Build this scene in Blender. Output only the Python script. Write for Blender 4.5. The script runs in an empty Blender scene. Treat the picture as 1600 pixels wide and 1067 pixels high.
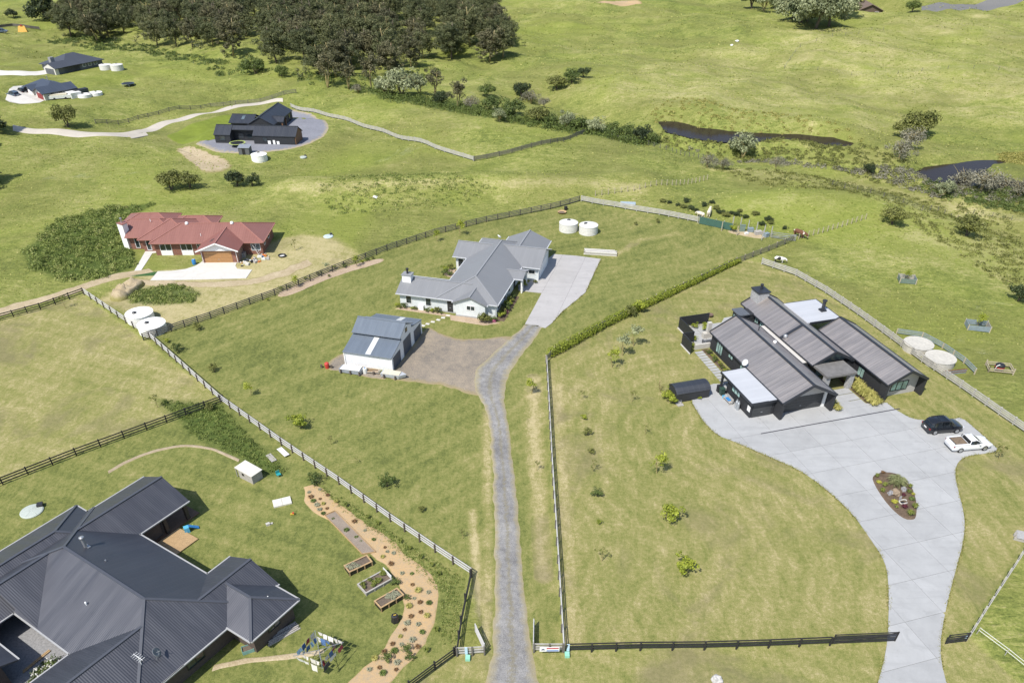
import bpy, bmesh, math, random
import numpy as np
from mathutils import Vector, Matrix, noise as mnoise

# ------------------------------------------------------------------ camera, sky, sun, exposure
S = bpy.context.scene
COL = S.collection
R = math.radians
CAM_H, CAM_T, CAM_F, CAM_CY = 53.0, R(39.0), 1170.0, 740.0
cam = bpy.data.objects.new('camera', bpy.data.cameras.new('camera'))
COL.objects.link(cam)
cam.location = (0, 0, CAM_H)
cam.rotation_euler = (R(90) - CAM_T, 0, 0)
cam.data.sensor_width = 36.0
cam.data.lens = CAM_F * 36.0 / 1600.0
cam.data.shift_y = (CAM_CY - 533.5) / 1600.0
cam.data.clip_start = 0.5
cam.data.clip_end = 12000
S.camera = cam

SUN_EL, SHADOW_AZ = R(54), R(53)          # shadows run to the right and away from the camera
world = bpy.data.worlds.new('World'); S.world = world
world.use_nodes = True
wn = world.node_tree.nodes; wl = world.node_tree.links
sky = wn.new('ShaderNodeTexSky'); sky.sky_type = 'NISHITA'; sky.sun_disc = False
sky.sun_elevation = SUN_EL
ld = Vector((math.cos(SHADOW_AZ) * math.cos(SUN_EL), math.sin(SHADOW_AZ) * math.cos(SUN_EL), -math.sin(SUN_EL)))
sky.sun_rotation = math.atan2(-ld.x, -ld.y)
sky.air_density = 1.0; sky.dust_density = 1.0; sky.altitude = 60
wl.new(sky.outputs[0], wn['Background'].inputs[0])
wn['Background'].inputs[1].default_value = 0.115
sun = bpy.data.objects.new('sun', bpy.data.lights.new('sun', 'SUN')); COL.objects.link(sun)
sun.data.energy = 4.1; sun.data.angle = R(0.55); sun.data.color = (1.0, 0.955, 0.88)
sun.rotation_euler = ld.to_track_quat('-Z', 'Y').to_euler()
sun.location = (0, 0, 120)
S.view_settings.view_transform = 'Standard'; S.view_settings.look = 'None'
S.view_settings.exposure = 0.50; S.view_settings.gamma = 1.0
S.render.engine = 'CYCLES'

rnd = random.Random(11)

# ------------------------------------------------------------------ places: photo pixel -> ground
def ray(px, py):
    u = (px - 800.0) / CAM_F; v = (py - CAM_CY) / CAM_F
    return (u, math.cos(CAM_T) - v * math.sin(CAM_T), -(math.sin(CAM_T) + v * math.cos(CAM_T)))
def Wz(px, py, z=0.0):
    d = ray(px, py); t = (z - CAM_H) / d[2]
    return Vector((d[0] * t, d[1] * t, z))
def flat(pts): return [tuple(Wz(*p)[:2]) for p in pts]
def smooth01(t):
    t = np.clip(t, 0, 1); return t * t * (3 - 2 * t)
def dist_line(x, y, pts):
    best = np.full(np.shape(x), 1e9)
    for (ax, ay), (bx, by) in zip(pts[:-1], pts[1:]):
        dx, dy = bx - ax, by - ay; L = dx * dx + dy * dy + 1e-9
        t = np.clip(((x - ax) * dx + (y - ay) * dy) / L, 0, 1)
        best = np.minimum(best, np.hypot(x - ax - t * dx, y - ay - t * dy))
    return best
def sdist(x, y, poly):
    """signed distance to a polygon, negative inside"""
    d = dist_line(x, y, list(poly) + [poly[0]])
    ins = np.zeros(np.shape(x), bool)
    n = len(poly)
    for i in range(n):
        x1, y1 = poly[i]; x2, y2 = poly[(i + 1) % n]
        if y1 == y2: continue
        c = ((y1 > y) != (y2 > y)) & (x < (x2 - x1) * (y - y1) / (y2 - y1) + x1)
        ins ^= c
    return np.where(ins, -d, d)

CREEK = flat([(850, 150), (905, 160), (960, 190), (1030, 212), (1090, 222), (1180, 228), (1260, 240), (1350, 262), (1420, 275), (1500, 300), (1620, 330)])
POND1 = flat([(1026, 184), (1060, 184), (1095, 193), (1140, 199), (1200, 203), (1250, 204), (1300, 208), (1338, 218), (1330, 223), (1290, 221), (1255, 214), (1225, 211), (1180, 216), (1125, 216), (1080, 210), (1040, 200)])
POND2 = flat([(1436, 250), (1452, 242), (1480, 238), (1520, 233), (1560, 230), (1592, 234), (1560, 238), (1548, 249), (1560, 258), (1600, 263), (1640, 268), (1640, 280), (1590, 277), (1540, 272), (1500, 270), (1460, 265)])
def ragged(poly, step=2.0, amp=0.9):
    out = []
    for (ax, ay), (bx, by) in zip(poly, poly[1:] + poly[:1]):
        n = max(1, int(math.hypot(bx - ax, by - ay) / step))
        for k in range(n):
            x, y = ax + (bx - ax) * k / n, ay + (by - ay) * k / n; w = mnoise.noise_vector(Vector((x * 0.35, y * 0.35, 7.1))); out.append((x + w.x * amp, y + w.y * amp))
    return out
POND1, POND2 = ragged(POND1), ragged(POND2)
KNOLL = Wz(1270, 335); BANK = flat([(470, 300), (620, 300), (760, 292), (900, 300), (1000, 292)])
RIDGE_R = flat([(1180, 300), (1300, 300), (1420, 330), (1500, 372), (1600, 405)])
PADS = [(-62, 203, 16, 24), (-143, 281, 12, 22), (-132, 243, 12, 20), (163, 403, 14, 24)]
def hz1(x, y):
    x = np.asarray(x, float); y = np.asarray(y, float)
    far = smooth01((y - 150) / 70)
    h = far * (1.9 * np.sin(x * 0.031 + 0.7) * np.cos(y * 0.027 + 0.3) + 1.1 * np.sin(x * 0.058 + y * 0.043) + 0.95 * np.sin(x * 0.14 + 1.1 * np.sin(y * 0.06)) * np.cos(y * 0.11 + 0.8 * np.sin(x * 0.05)) + 0.40 * np.sin(x * 0.33 + y * 0.21) * np.sin(y * 0.29 - x * 0.12))
    h = h + 9.0 * smooth01((y - 270) / 300) * smooth01((x - 20) / 150)
    h = h - 3.6 * np.exp(-(dist_line(x, y, CREEK) / 10.5) ** 2)
    h = h + 3.0 * np.exp(-(((x - KNOLL.x) / 22) ** 2 + ((y - KNOLL.y - 3) / 9) ** 2))
    h = h + 2.8 * np.exp(-(dist_line(x, y, BANK) / 7.0) ** 2)
    fall = smooth01((x - 62 - 0.12 * (y - 80)) / 45) * smooth01((y - 55) / 40) * smooth01((230 - y) / 60)
    h = h - 3.0 * fall
    h = h + 60 * smooth01((y - 520) / 1600) * (0.6 + 0.4 * np.sin(x * 0.004))
    return h
PADZ = [0.0] * len(PADS)          # level building platforms
def hz0(x, y):
    h = hz1(x, y)
    for (px, py, r0, r1), z in zip(PADS, PADZ):
        w = smooth01((r1 - np.hypot(np.asarray(x, float) - px, np.asarray(y, float) - py)) / (r1 - r0)); h = h * (1 - w) + z * w
    return h
PL1 = float(np.mean(hz0(np.array([p[0] for p in POND1]), np.array([p[1] for p in POND1])))) - 0.55
PL2 = float(np.mean(hz0(np.array([p[0] for p in POND2]), np.array([p[1] for p in POND2])))) - 0.5
def hz(x, y):
    h = hz0(x, y)
    for P, L in ((POND1, PL1), (POND2, PL2)):
        xs = [p[0] for p in P]; ys = [p[1] for p in P]
        if np.ndim(x) == 0 and not (min(xs) - 8 < x < max(xs) + 8 and min(ys) - 8 < y < max(ys) + 8): continue
        s = sdist(np.asarray(x, float), np.asarray(y, float), P)
        w = smooth01((3.0 - s) / 3.5)
        h = h * (1 - w) + (L - 0.7 + 0.80 * np.clip(s + 1.0, -1, 1)) * w
    return h
def H(x, y): return float(hz(x, y))
def G(px, py):
    p = Wz(px, py, 0)
    for _ in range(12):
        p = Wz(px, py, H(p.x, p.y))
    return p

def flat(pts): return [tuple(G(*p)[:2]) for p in pts]

# ------------------------------------------------------------------ small builders
def tag(o, label=None, cat=None, group=None, kind=None):
    if label: o['label'] = label
    if cat: o['category'] = cat
    if group: o['group'] = group
    if kind: o['kind'] = kind
    return o
def empty(name, loc=(0, 0, 0), rz=0.0, label=None, cat=None, group=None):
    o = bpy.data.objects.new(name, None); COL.objects.link(o)
    o.empty_display_size = 0.5
    o.location = loc; o.rotation_euler = (0, 0, rz)
    return tag(o, label, cat, group)
def link(name, me, parent=None, loc=None, rz=None, scale=None):
    o = bpy.data.objects.new(name, me); COL.objects.link(o)
    if parent is not None: o.parent = parent
    if loc is not None: o.location = loc
    if rz is not None: o.rotation_euler = (0, 0, rz)
    if scale is not None: o.scale = scale if hasattr(scale, '__len__') else (scale,) * 3
    return o
class MB:
    def __init__(s): s.v = []; s.f = []; s.uv = {}; s.m = {}
    def add(s, vs, fs):
        n = len(s.v); s.v += [tuple(p) for p in vs]; s.f += [tuple(i + n for i in f) for f in fs]; return s
    def box(s, x0, x1, y0, y1, z0, z1):
        return s.add([(x0, y0, z0), (x1, y0, z0), (x1, y1, z0), (x0, y1, z0), (x0, y0, z1), (x1, y0, z1), (x1, y1, z1), (x0, y1, z1)],
                     [(3, 2, 1, 0), (4, 5, 6, 7), (0, 1, 5, 4), (1, 2, 6, 5), (2, 3, 7, 6), (3, 0, 4, 7)])
    def cbox(s, c, w, d, h, rz=0.0):
        ca, sa = math.cos(rz), math.sin(rz); pts = []
        for z in (0, h):
            for sx, sy in ((-1, -1), (1, -1), (1, 1), (-1, 1)):
                x, y = sx * w / 2, sy * d / 2
                pts.append((c[0] + x * ca - y * sa, c[1] + x * sa + y * ca, c[2] + z))
        return s.add(pts, [(3, 2, 1, 0), (4, 5, 6, 7), (0, 1, 5, 4), (1, 2, 6, 5), (2, 3, 7, 6), (3, 0, 4, 7)])
    def bar(s, a, b, w, h):
        a, b = Vector(a), Vector(b); d = (b - a).normalized()
        up = Vector((0, 0, 1)) if abs(d.z) < 0.95 else Vector((0, 1, 0))
        n = d.cross(up).normalized(); k = n.cross(d).normalized(); pts = []
        for p in (a, b):
            for sx, sy in ((-1, -1), (1, -1), (1, 1), (-1, 1)): pts.append(p + n * (sx * w / 2) + k * (sy * h / 2))
        return s.add(pts, [(3, 2, 1, 0), (4, 5, 6, 7), (0, 1, 5, 4), (1, 2, 6, 5), (2, 3, 7, 6), (3, 0, 4, 7)])
    def prism(s, poly, z0, z1):
        n = len(poly); a = sum(poly[i][0] * poly[(i + 1) % n][1] - poly[(i + 1) % n][0] * poly[i][1] for i in range(n))
        if a < 0: poly = poly[::-1]
        return s.add([(x, y, z0) for x, y in poly] + [(x, y, z1) for x, y in poly],
                     [tuple(range(n))[::-1], tuple(range(n, 2 * n))] + [(i, (i + 1) % n, n + (i + 1) % n, n + i) for i in range(n)])
    def tube(s, pts, rad, n=8, cap=True):
        pts = [Vector(p) for p in pts]; rings = []
        if not hasattr(rad, '__len__'): rad = [rad] * len(pts)
        base = len(s.v); fs = []
        for i, p in enumerate(pts):
            d = (pts[min(i + 1, len(pts) - 1)] - pts[max(i - 1, 0)]).normalized()
            up = Vector((0, 0, 1)) if abs(d.z) < 0.9 else Vector((1, 0, 0))
            a = d.cross(up).normalized(); b = d.cross(a).normalized()
            for k in range(n):
                t = 2 * math.pi * k / n
                s.v.append(tuple(p + (a * math.cos(t) + b * math.sin(t)) * rad[i]))
        for i in range(len(pts) - 1):
            for k in range(n):
                s.f.append((base + i * n + k, base + i * n + (k + 1) % n, base + (i + 1) * n + (k + 1) % n, base + (i + 1) * n + k))
        if cap:
            s.f.append(tuple(base + k for k in range(n))[::-1]); e = base + (len(pts) - 1) * n
            s.f.append(tuple(e + k for k in range(n)))
        return s
    def lathe(s, prof, n=24, c=(0, 0, 0)):
        base = len(s.v)
        for r, z in prof:
            for k in range(n):
                t = 2 * math.pi * k / n; s.v.append((c[0] + r * math.cos(t), c[1] + r * math.sin(t), c[2] + z))
        for i in range(len(prof) - 1):
            for k in range(n):
                s.f.append((base + i * n + k, base + i * n + (k + 1) % n, base + (i + 1) * n + (k + 1) % n, base + (i + 1) * n + k))
        s.f.append(tuple(base + k for k in range(n))[::-1]); e = base + (len(prof) - 1) * n
        s.f.append(tuple(e + k for k in range(n)))
        return s
    def slab(s, pts, t):
        """roof plane: pts ccw from above, thickness t straight down, UV with u along the eave and v up the slope"""
        P = [Vector(p) for p in pts]; n = len(P); b = len(s.v)
        s.v += [tuple(p) for p in P] + [(p.x, p.y, p.z - t) for p in P]
        nr = (P[1] - P[0]).cross(P[2] - P[0]).normalized()
        if nr.z < 0: nr = -nr
        e = Vector((0, 0, 1)).cross(nr)
        e = e.normalized() if e.length > 1e-4 else Vector((1, 0, 0))
        g = nr.cross(e)
        s.uv[len(s.f)] = [(p.dot(e), p.dot(g)) for p in P]
        s.f.append(tuple(range(b, b + n))); s.f.append(tuple(range(b + n, b + 2 * n))[::-1])
        s.f += [(b + i, b + n + i, b + n + (i + 1) % n, b + (i + 1) % n) for i in range(n)]
        return s
    def mesh(s, name, mat, smooth=False):
        me = bpy.data.meshes.new(name); me.from_pydata(s.v, [], s.f); me.update()
        if s.uv:
            L = me.uv_layers.new(name='UVMap')
            for fi, uvs in s.uv.items():
                for k, li in enumerate(me.polygons[fi].loop_indices): L.data[li].uv = uvs[k]
        if mat is not None: me.materials.append(mat)
        if smooth:
            for p in me.polygons: p.use_smooth = True
        return me
    def build(s, name, mat, parent=None, smooth=False, loc=None, rz=None):
        return link(name, s.mesh(name, mat, smooth), parent, loc, rz)
def fix_normals(me):
    bm = bmesh.new(); bm.from_mesh(me); bmesh.ops.recalc_face_normals(bm, faces=bm.faces); bm.to_mesh(me); bm.free()

# ------------------------------------------------------------------ materials
MATS = {}
class NT:
    def __init__(s, name):
        s.m = bpy.data.materials.new(name); s.m.use_nodes = True
        s.t = s.m.node_tree; s.n = s.t.nodes; s.b = s.n['Principled BSDF']; s.out = s.n['Material Output']
        s.tc = None
    def l(s, a, b): s.t.links.new(a, b)
    def node(s, k, **kw):
        n = s.n.new(k)
        for a, b in kw.items(): setattr(n, a, b)
        return n
    def coord(s, which='Object'):
        if s.tc is None: s.tc = s.n.new('ShaderNodeTexCoord')
        return s.tc.outputs[which]
    def noise(s, scale, detail=3, rough=0.55, vec=None, dist=0.0, which='Object'):
        n = s.n.new('ShaderNodeTexNoise'); n.inputs['Scale'].default_value = scale; n.inputs['Detail'].default_value = detail
        n.inputs['Roughness'].default_value = rough; n.inputs['Distortion'].default_value = dist
        s.l(vec if vec is not None else s.coord(which), n.inputs['Vector']); return n.outputs[0]
    def ramp(s, fac, stops):
        r = s.n.new('ShaderNodeValToRGB'); e = r.color_ramp.elements
        while len(e) < len(stops): e.new(0.5)
        for i, (p, c) in enumerate(stops):
            e[i].position = p; e[i].color = (c, c, c, 1) if not hasattr(c, '__len__') else (*c[:3], 1)
        s.l(fac, r.inputs[0]); return r.outputs[0]
    def mix(s, fac, a, b, mode='MIX'):
        m = s.n.new('ShaderNodeMix'); m.data_type = 'RGBA'; m.blend_type = mode; m.clamp_factor = True
        for sock, val in ((m.inputs[0], fac), (m.inputs[6], a), (m.inputs[7], b)):
            if isinstance(val, (int, float)): sock.default_value = val
            elif hasattr(val, '__len__'): sock.default_value = (*val[:3], 1)
            else: s.l(val, sock)
        return m.outputs[2]
    def math(s, op, a, b=0.5, c=None, clamp=False):
        m = s.n.new('ShaderNodeMath'); m.operation = op; m.use_clamp = clamp
        for i, val in enumerate((a, b) if c is None else (a, b, c)):
            if isinstance(val, (int, float)): m.inputs[i].default_value = val
            else: s.l(val, m.inputs[i])
        return m.outputs[0]
    def bump(s, h, strength=0.4, dist=0.05):
        b = s.n.new('ShaderNodeBump'); b.inputs['Strength'].default_value = strength; b.inputs['Distance'].default_value = dist
        s.l(h, b.inputs['Height']); s.l(b.outputs[0], s.b.inputs['Normal']); return b
    def col(s, c):
        if hasattr(c, '__len__'): s.b.inputs['Base Color'].default_value = (*c[:3], 1)
        else: s.l(c, s.b.inputs['Base Color'])
    def rough(s, r):
        if isinstance(r, (int, float)): s.b.inputs['Roughness'].default_value = r
        else: s.l(r, s.b.inputs['Roughness'])
def mat(name, c, rough=0.7, var=0.18, scale=3.0, bump=0.0, bscale=30.0, metal=0.0, spec=0.5, wear=None):
    if name in MATS: return MATS[name]
    t = NT(name)
    n1 = t.noise(scale, 4, 0.6); n2 = t.noise(scale * 9, 3, 0.6)
    f = t.math('ADD', t.math('MULTIPLY', n1, 0.65), t.math('MULTIPLY', n2, 0.35))
    lo = tuple(x * (1 - var) for x in c); hi = tuple(min(1, x * (1 + var)) for x in c)
    cc = t.ramp(f, [(0.3, lo), (0.7, hi)])
    if wear: cc = t.mix(t.ramp(t.noise(scale * 2.3, 5, 0.7), [(0.5, 0.0), (0.72, 0.8)]), cc, wear)
    t.col(cc); t.rough(rough); t.b.inputs['Metallic'].default_value = metal
    t.b.inputs['Specular IOR Level'].default_value = spec
    if bump: t.bump(t.noise(bscale, 3), bump, 0.03)
    MATS[name] = t.m; return t.m
def roof_mat(name, c, period=0.19, rough=0.45, lap=0.76, var=0.12, bump=0.5, lapc=0.18, tile=0.0, metal=0.0):
    """long run metal roofing: ribs run up the slope, sheet laps as fine lines"""
    if name in MATS: return MATS[name]
    t = NT(name); uv = t.coord('UV')
    sep = t.node('ShaderNodeSeparateXYZ'); t.l(uv, sep.inputs[0]); u, v = sep.outputs[0], sep.outputs[1]
    rib = t.math('PINGPONG', t.math('DIVIDE', u, period), 0.5)
    ribh = t.math('MULTIPLY', rib, 2.0)
    lapf = t.math('LESS_THAN', t.math('FRACT', t.math('DIVIDE', u, lap)), 0.10)
    mp = t.node('ShaderNodeMapping'); mp.inputs['Scale'].default_value = (1.2, 0.12, 1); t.l(uv, mp.inputs[0])
    streak = t.noise(1.0, 4, 0.65, vec=mp.outputs[0])
    n1 = t.noise(0.35, 3)
    f = t.math('ADD', t.math('MULTIPLY', streak, 0.6), t.math('MULTIPLY', n1, 0.4))
    cc = t.ramp(f, [(0.3, tuple(x * (1 - var) for x in c)), (0.7, tuple(min(1, x * (1 + var)) for x in c))])
    cc = t.mix(t.math('MULTIPLY', lapf, lapc), cc, tuple(min(1, x * 1.9 + 0.03) for x in c))
    if tile:
        course = t.math('LESS_THAN', t.math('FRACT', t.math('DIVIDE', v, tile)), 0.16)
        cc = t.mix(t.math('MULTIPLY', course, 0.35), cc, tuple(x * 0.55 for x in c))
    t.col(cc); t.rough(t.ramp(streak, [(0.3, rough - 0.08), (0.7, rough + 0.1)]))
    t.b.inputs['Specular IOR Level'].default_value = 0.5; t.b.inputs['Metallic'].default_value = metal
    t.bump(ribh, bump, 0.03)
    MATS[name] = t.m; return t.m
def glass_mat(name, c=(0.03, 0.04, 0.045), rough=0.06):
    if name in MATS: return MATS[name]
    t = NT(name); t.col(t.ramp(t.noise(0.9, 2), [(0.35, tuple(x * 0.6 for x in c)), (0.65, tuple(min(1, x * 1.3) for x in c))])); t.rough(rough)
    t.b.inputs['Specular IOR Level'].default_value = 0.8
    MATS[name] = t.m; return t.m
def leaf_mat(name, c1, c2, c3=None, trans=0.25, rough=0.6):
    if name in MATS: return MATS[name]
    t = NT(name)
    at = t.node('ShaderNodeAttribute', attribute_name='tint')
    oi = t.node('ShaderNodeObjectInfo')
    f = t.math('ADD', t.math('MULTIPLY', at.outputs['Fac'], 0.75), t.math('MULTIPLY', oi.outputs['Random'], 0.3))
    st = [(0.1, c1), (0.9, c2)] if c3 is None else [(0.1, c1), (0.7, c2), (1.0, c3)]
    cc = t.ramp(f, st); t.col(cc); t.rough(rough); t.b.inputs['Specular IOR Level'].default_value = 0.3
    tr = t.node('ShaderNodeBsdfTranslucent'); t.l(cc, tr.inputs[0])
    mx = t.node('ShaderNodeMixShader'); mx.inputs[0].default_value = trans
    t.l(t.b.outputs[0], mx.inputs[1]); t.l(tr.outputs[0], mx.inputs[2]); t.l(mx.outputs[0], t.out.inputs[0])
    MATS[name] = t.m; return t.m
def soil_mat(name, c, c2, edge=(0.17, 0.16, 0.05), scale=1.2, bump=0.6, thr=(0.15, 0.5), strip=None):
    """loose ground with a ragged edge that fades into dry grass (attribute edge: 0 at the rim, 1 inside)"""
    if name in MATS: return MATS[name]
    t = NT(name)
    n1 = t.noise(scale, 6, 0.72); n2 = t.noise(scale * 9, 4, 0.75); n3 = t.noise(scale * 0.2, 3)
    f = t.math('ADD', t.math('ADD', t.math('MULTIPLY', n1, 0.28), t.math('MULTIPLY', n2, 0.52)), t.math('MULTIPLY', n3, 0.2))
    cc = t.ramp(f, [(0.40, c), (0.62, c2)])
    ed = t.node('ShaderNodeAttribute', attribute_name='edge')
    if strip:   # grassy centre and worn wheel lines
        ce = t.node('ShaderNodeAttribute', attribute_name='centre')
        g = t.ramp(t.math('ADD', ce.outputs['Fac'], t.math('MULTIPLY', t.math('SUBTRACT', t.noise(3.5, 6, 0.8), 0.5), 2.6)), [(0.65, 0.0), (1.3, 0.55)])
        cc = t.mix(g, cc, strip)
    e = t.math('ADD', ed.outputs['Fac'], t.math('MULTIPLY', t.math('SUBTRACT', t.noise(1.5, 5, 0.7), 0.5), 0.9))
    cc = t.mix(t.ramp(e, [(thr[0], 0.0), (thr[1], 1.0)]), t.mix(t.noise(3.0, 4), edge, tuple(x * 1.5 for x in edge)), cc)
    t.col(cc); t.rough(0.95); t.b.inputs['Specular IOR Level'].default_value = 0.15
    t.bump(n2, bump, 0.04)
    MATS[name] = t.m; return t.m

# ------------------------------------------------------------------ ground
Z_D = flat([(853, 560), (862, 552), (1020, 470), (1155, 405), (1190, 410), (1240, 428), (1390, 525), (1600, 668), (1700, 740), (1600, 852), (1512, 990), (1385, 1003), (880, 1015)])
Z_B = flat([(232, 523), (420, 460), (600, 387), (760, 342), (905, 312), (1090, 343), (1238, 371), (862, 550), (853, 560), (880, 1015), (760, 1018), (735, 893), (345, 622)])
Z_NW = flat([(-200, 560), (0, 500), (130, 460), (345, 622), (0, 755), (-200, 830)])
Z_A = flat([(-200, 830), (0, 755), (350, 622), (735, 893), (715, 1015), (620, 1090), (-200, 1090)])
Z_S = flat([(620, 1090), (715, 1015), (880, 1015), (1385, 1003), (1512, 990), (1620, 1090), (1620, 1250), (600, 1250)])
Z_C = flat([(225, 425), (330, 415), (440, 372), (470, 366), (525, 372), (572, 402), (480, 440), (330, 492), (245, 520), (190, 485), (150, 470)])
Z_E = flat([(240, 205), (330, 178), (420, 166), (345, 222), (315, 228), (262, 222)])
Z_R = flat([(1195, 402), (1340, 345), (1470, 380), (1560, 440), (1620, 500), (1700, 740), (1600, 664), (1390, 522), (1240, 426)])
WEED = [flat(p) for p in ([(35, 395), (90, 345), (170, 325), (240, 318), (200, 345), (205, 390), (215, 415), (170, 435), (100, 440), (50, 420)],
        [(195, 462), (225, 450), (280, 445), (312, 458), (300, 472), (250, 476), (205, 474)],
        [(248, 625), (345, 632), (395, 690), (450, 735), (420, 745), (370, 712), (300, 680)])]
FIELD = flat([(860, 160), (960, 110), (1180, 60), (1260, 45), (1700, 0), (1700, 215), (1450, 190), (1340, 205), (1160, 195), (1030, 180)])
GULLY = flat([(1110, 262), (1230, 268), (1330, 285), (1440, 310), (1600, 325), (1600, 470), (1500, 400), (1420, 340), (1320, 300), (1200, 292)])

DRIVE_D = [(1366, 1085), (1371, 1067), (1384, 1020), (1388, 972), (1388, 906), (1382, 876), (1362, 845), (1331, 801), (1288, 762), (1249, 734), (1200, 713), (1140, 687), (1122, 681), (1101, 662), (1083, 633), (1080, 626), (1090, 616), (1108, 600),
           (1135, 600), (1175, 615), (1230, 622), (1300, 622), (1352, 632), (1384, 628), (1391, 634), (1402, 642), (1419, 652), (1438, 657), (1470, 657), (1489, 655), (1502, 652), (1525, 671), (1546, 690), (1562, 705), (1537, 709), (1515, 712), (1502, 717), (1494, 727), (1492, 744), (1498, 771), (1504, 793), (1508, 819), (1504, 852), (1495, 884), (1482, 933), (1473, 976), (1469, 1007), (1471, 1038), (1479, 1067), (1484, 1085)]
def axis_lists():
    ys = [-160, -110, -70, -40, -15, 0, 12, 20, 26]
    y = 30.0
    while y < 520: ys.append(y); y += 0.26 + y * 0.0031
    while y < 6000: ys.append(y); y *= 1.06
    us = list(np.linspace(-1, 1, 601))
    o = []; s = 1.0
    while s < 14: s *= 1.13; o.append(s)
    return np.array(ys), np.array([-a for a in o[::-1]] + us + o)
GY, GU = axis_lists()
def make_ground():
    yy, uu = np.meshgrid(GY, GU, indexing='ij')
    xx = uu * (0.60 * np.maximum(yy, 0) + 24)
    zz = hz(xx, yy)
    nr, nc = xx.shape
    co = np.stack([xx, yy, zz], -1).reshape(-1, 3).astype(np.float32)
    idx = np.arange(nr * nc).reshape(nr, nc)
    q = np.stack([idx[:-1, :-1], idx[:-1, 1:], idx[1:, 1:], idx[1:, :-1]], -1).reshape(-1, 4)
    me = bpy.data.meshes.new('ground')
    me.vertices.add(len(co)); me.vertices.foreach_set('co', co.ravel())
    me.loops.add(q.size); me.loops.foreach_set('vertex_index', q.ravel().astype(np.int32))
    me.polygons.add(len(q)); me.polygons.foreach_set('loop_start', np.arange(0, q.size, 4, dtype=np.int32))
    me.polygons.foreach_set('use_smooth', np.ones(len(q), bool))
    me.update(calc_edges=True)
    x, y = co[:, 0].astype(float), co[:, 1].astype(float)
    near = (np.abs(x) < 420) & (y < 560) & (y > 15)
    xs, ys = x[near], y[near]
    zone = np.zeros((len(x), 4), np.float32); zone[:, 3] = 1
    mown = np.zeros(len(xs)); dry = np.full(len(xs), 0.25); weed = np.zeros(len(xs))
    def put(poly, m, d, soft=0.35):
        s = sdist(xs, ys, poly); w = smooth01((soft - s) / (2 * soft))
        nonlocal mown, dry
        mown = mown * (1 - w) + m * w; dry = dry * (1 - w) + d * w
    put(FIELD, 0.0, 0.78, 6); put(GULLY, 0.0, 0.9, 5)
    put(Z_R, 0.0, 0.22, 1.5)
    put(Z_NW, 0.85, 0.60); put(Z_A, 0.95, 0.17); put(Z_S, 0.9, 0.52)
    put(Z_B, 1.0, 0.23); put(Z_D, 1.0, 0.47); put(Z_C, 0.8, 1.0, 1.2); put(Z_E, 0.6, 0.22, 0.8)
    def trail(px, width, d, m=None):
        nonlocal dry, mown
        w = smooth01((width - dist_line(xs, ys, flat(px))) / width); dry = dry * (1 - w) + d * w
        if m is not None: mown = mown * (1 - w) + m * w
    trail([(470, 302), (560, 288), (650, 284), (740, 283), (850, 293), (1000, 297)], 3.0, 1.25)
    trail([(1110, 264), (1230, 272), (1330, 288), (1420, 305), (1520, 330), (1610, 345)], 2.5, 1.2)
    trail([(1440, 372), (1500, 385), (1560, 395), (1620, 420)], 5.0, 1.5); trail([(1180, 318), (1240, 312), (1300, 322)], 4.0, 0.9); trail([(560, 262), (640, 258), (735, 256)], 3.0, 0.7)
    trail([(738, 800), (744, 870), (746, 960)], 0.9, 1.0); trail([(834, 590), (836, 700), (842, 800), (850, 900)], 1.6, 0.85); trail([(760, 640), (762, 760), (762, 900), (758, 1010)], 1.0, 0.75); trail([(870, 600), (880, 760), (892, 1000)], 1.2, 0.75)
    trail([(960, 400), (1000, 375), (1060, 365)], 1.5, 0.7); trail([(600, 385), (700, 362), (800, 345)], 2.0, 0.15); trail([(1250, 190), (1320, 170), (1440, 165), (1600, 150)], 4.0, 0.1)
    dD = dist_line(xs, ys, flat(DRIVE_D[:12])); dB = dist_line(xs, ys, flat([(232, 523), (420, 460), (600, 387), (760, 342), (905, 312)])); dN = xs * 0.36 + ys * 0.93
    sD = sdist(xs, ys, Z_D) < 0; sB = sdist(xs, ys, Z_B) < 0
    zone[near, 3] = np.where(sD, dD, np.where(sB, dB, dN))
    for p in WEED:
        s = sdist(xs, ys, p); weed = np.maximum(weed, smooth01((1.0 - s) / 2.0))
    zone[near, 0] = mown; zone[near, 1] = dry; zone[near, 2] = weed
    at = me.color_attributes.new('zone', 'FLOAT_COLOR', 'POINT'); at.data.foreach_set('color', zone.ravel())
    o = link('ground', me); tag(o, kind='structure')
    t = NT('ground_grass')
    za = t.node('ShaderNodeAttribute', attribute_name='zone')
    sp = t.node('ShaderNodeSeparateColor'); t.l(za.outputs['Color'], sp.inputs[0])
    mo, dr, we = sp.outputs[0], sp.outputs[1], sp.outputs[2]
    nA = t.noise(0.018, 4, 0.55); nB = t.noise(0.10, 4, 0.6, dist=0.6); nC = t.noise(0.55, 4, 0.65, dist=0.5)
    nD = t.noise(2.6, 4, 0.65); nE = t.noise(11.0, 3, 0.7)
    mp = t.node('ShaderNodeMapping'); mp.inputs['Scale'].default_value = (0.5, 1.5, 1); mp.inputs['Rotation'].default_value = (0, 0, 0.5)
    t.l(t.coord(), mp.inputs[0]); nS = t.noise(0.55, 5, 0.75, vec=mp.outputs[0], dist=2.2)
    mpm = t.node('ShaderNodeMapping'); mpm.inputs['Scale'].default_value = (1.0, 0.32, 1); mpm.inputs['Rotation'].default_value = (0, 0, R(-28)); t.l(t.coord(), mpm.inputs[0]); nM = t.noise(1.1, 5, 0.7, vec=mpm.outputs[0], dist=0.8)
    def mixf(*pairs):
        r = None
        for n, w in pairs:
            k = t.math('MULTIPLY', t.math('SUBTRACT', n, 0.5), w)
            r = k if r is None else t.math('ADD', r, k)
        return r
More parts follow.
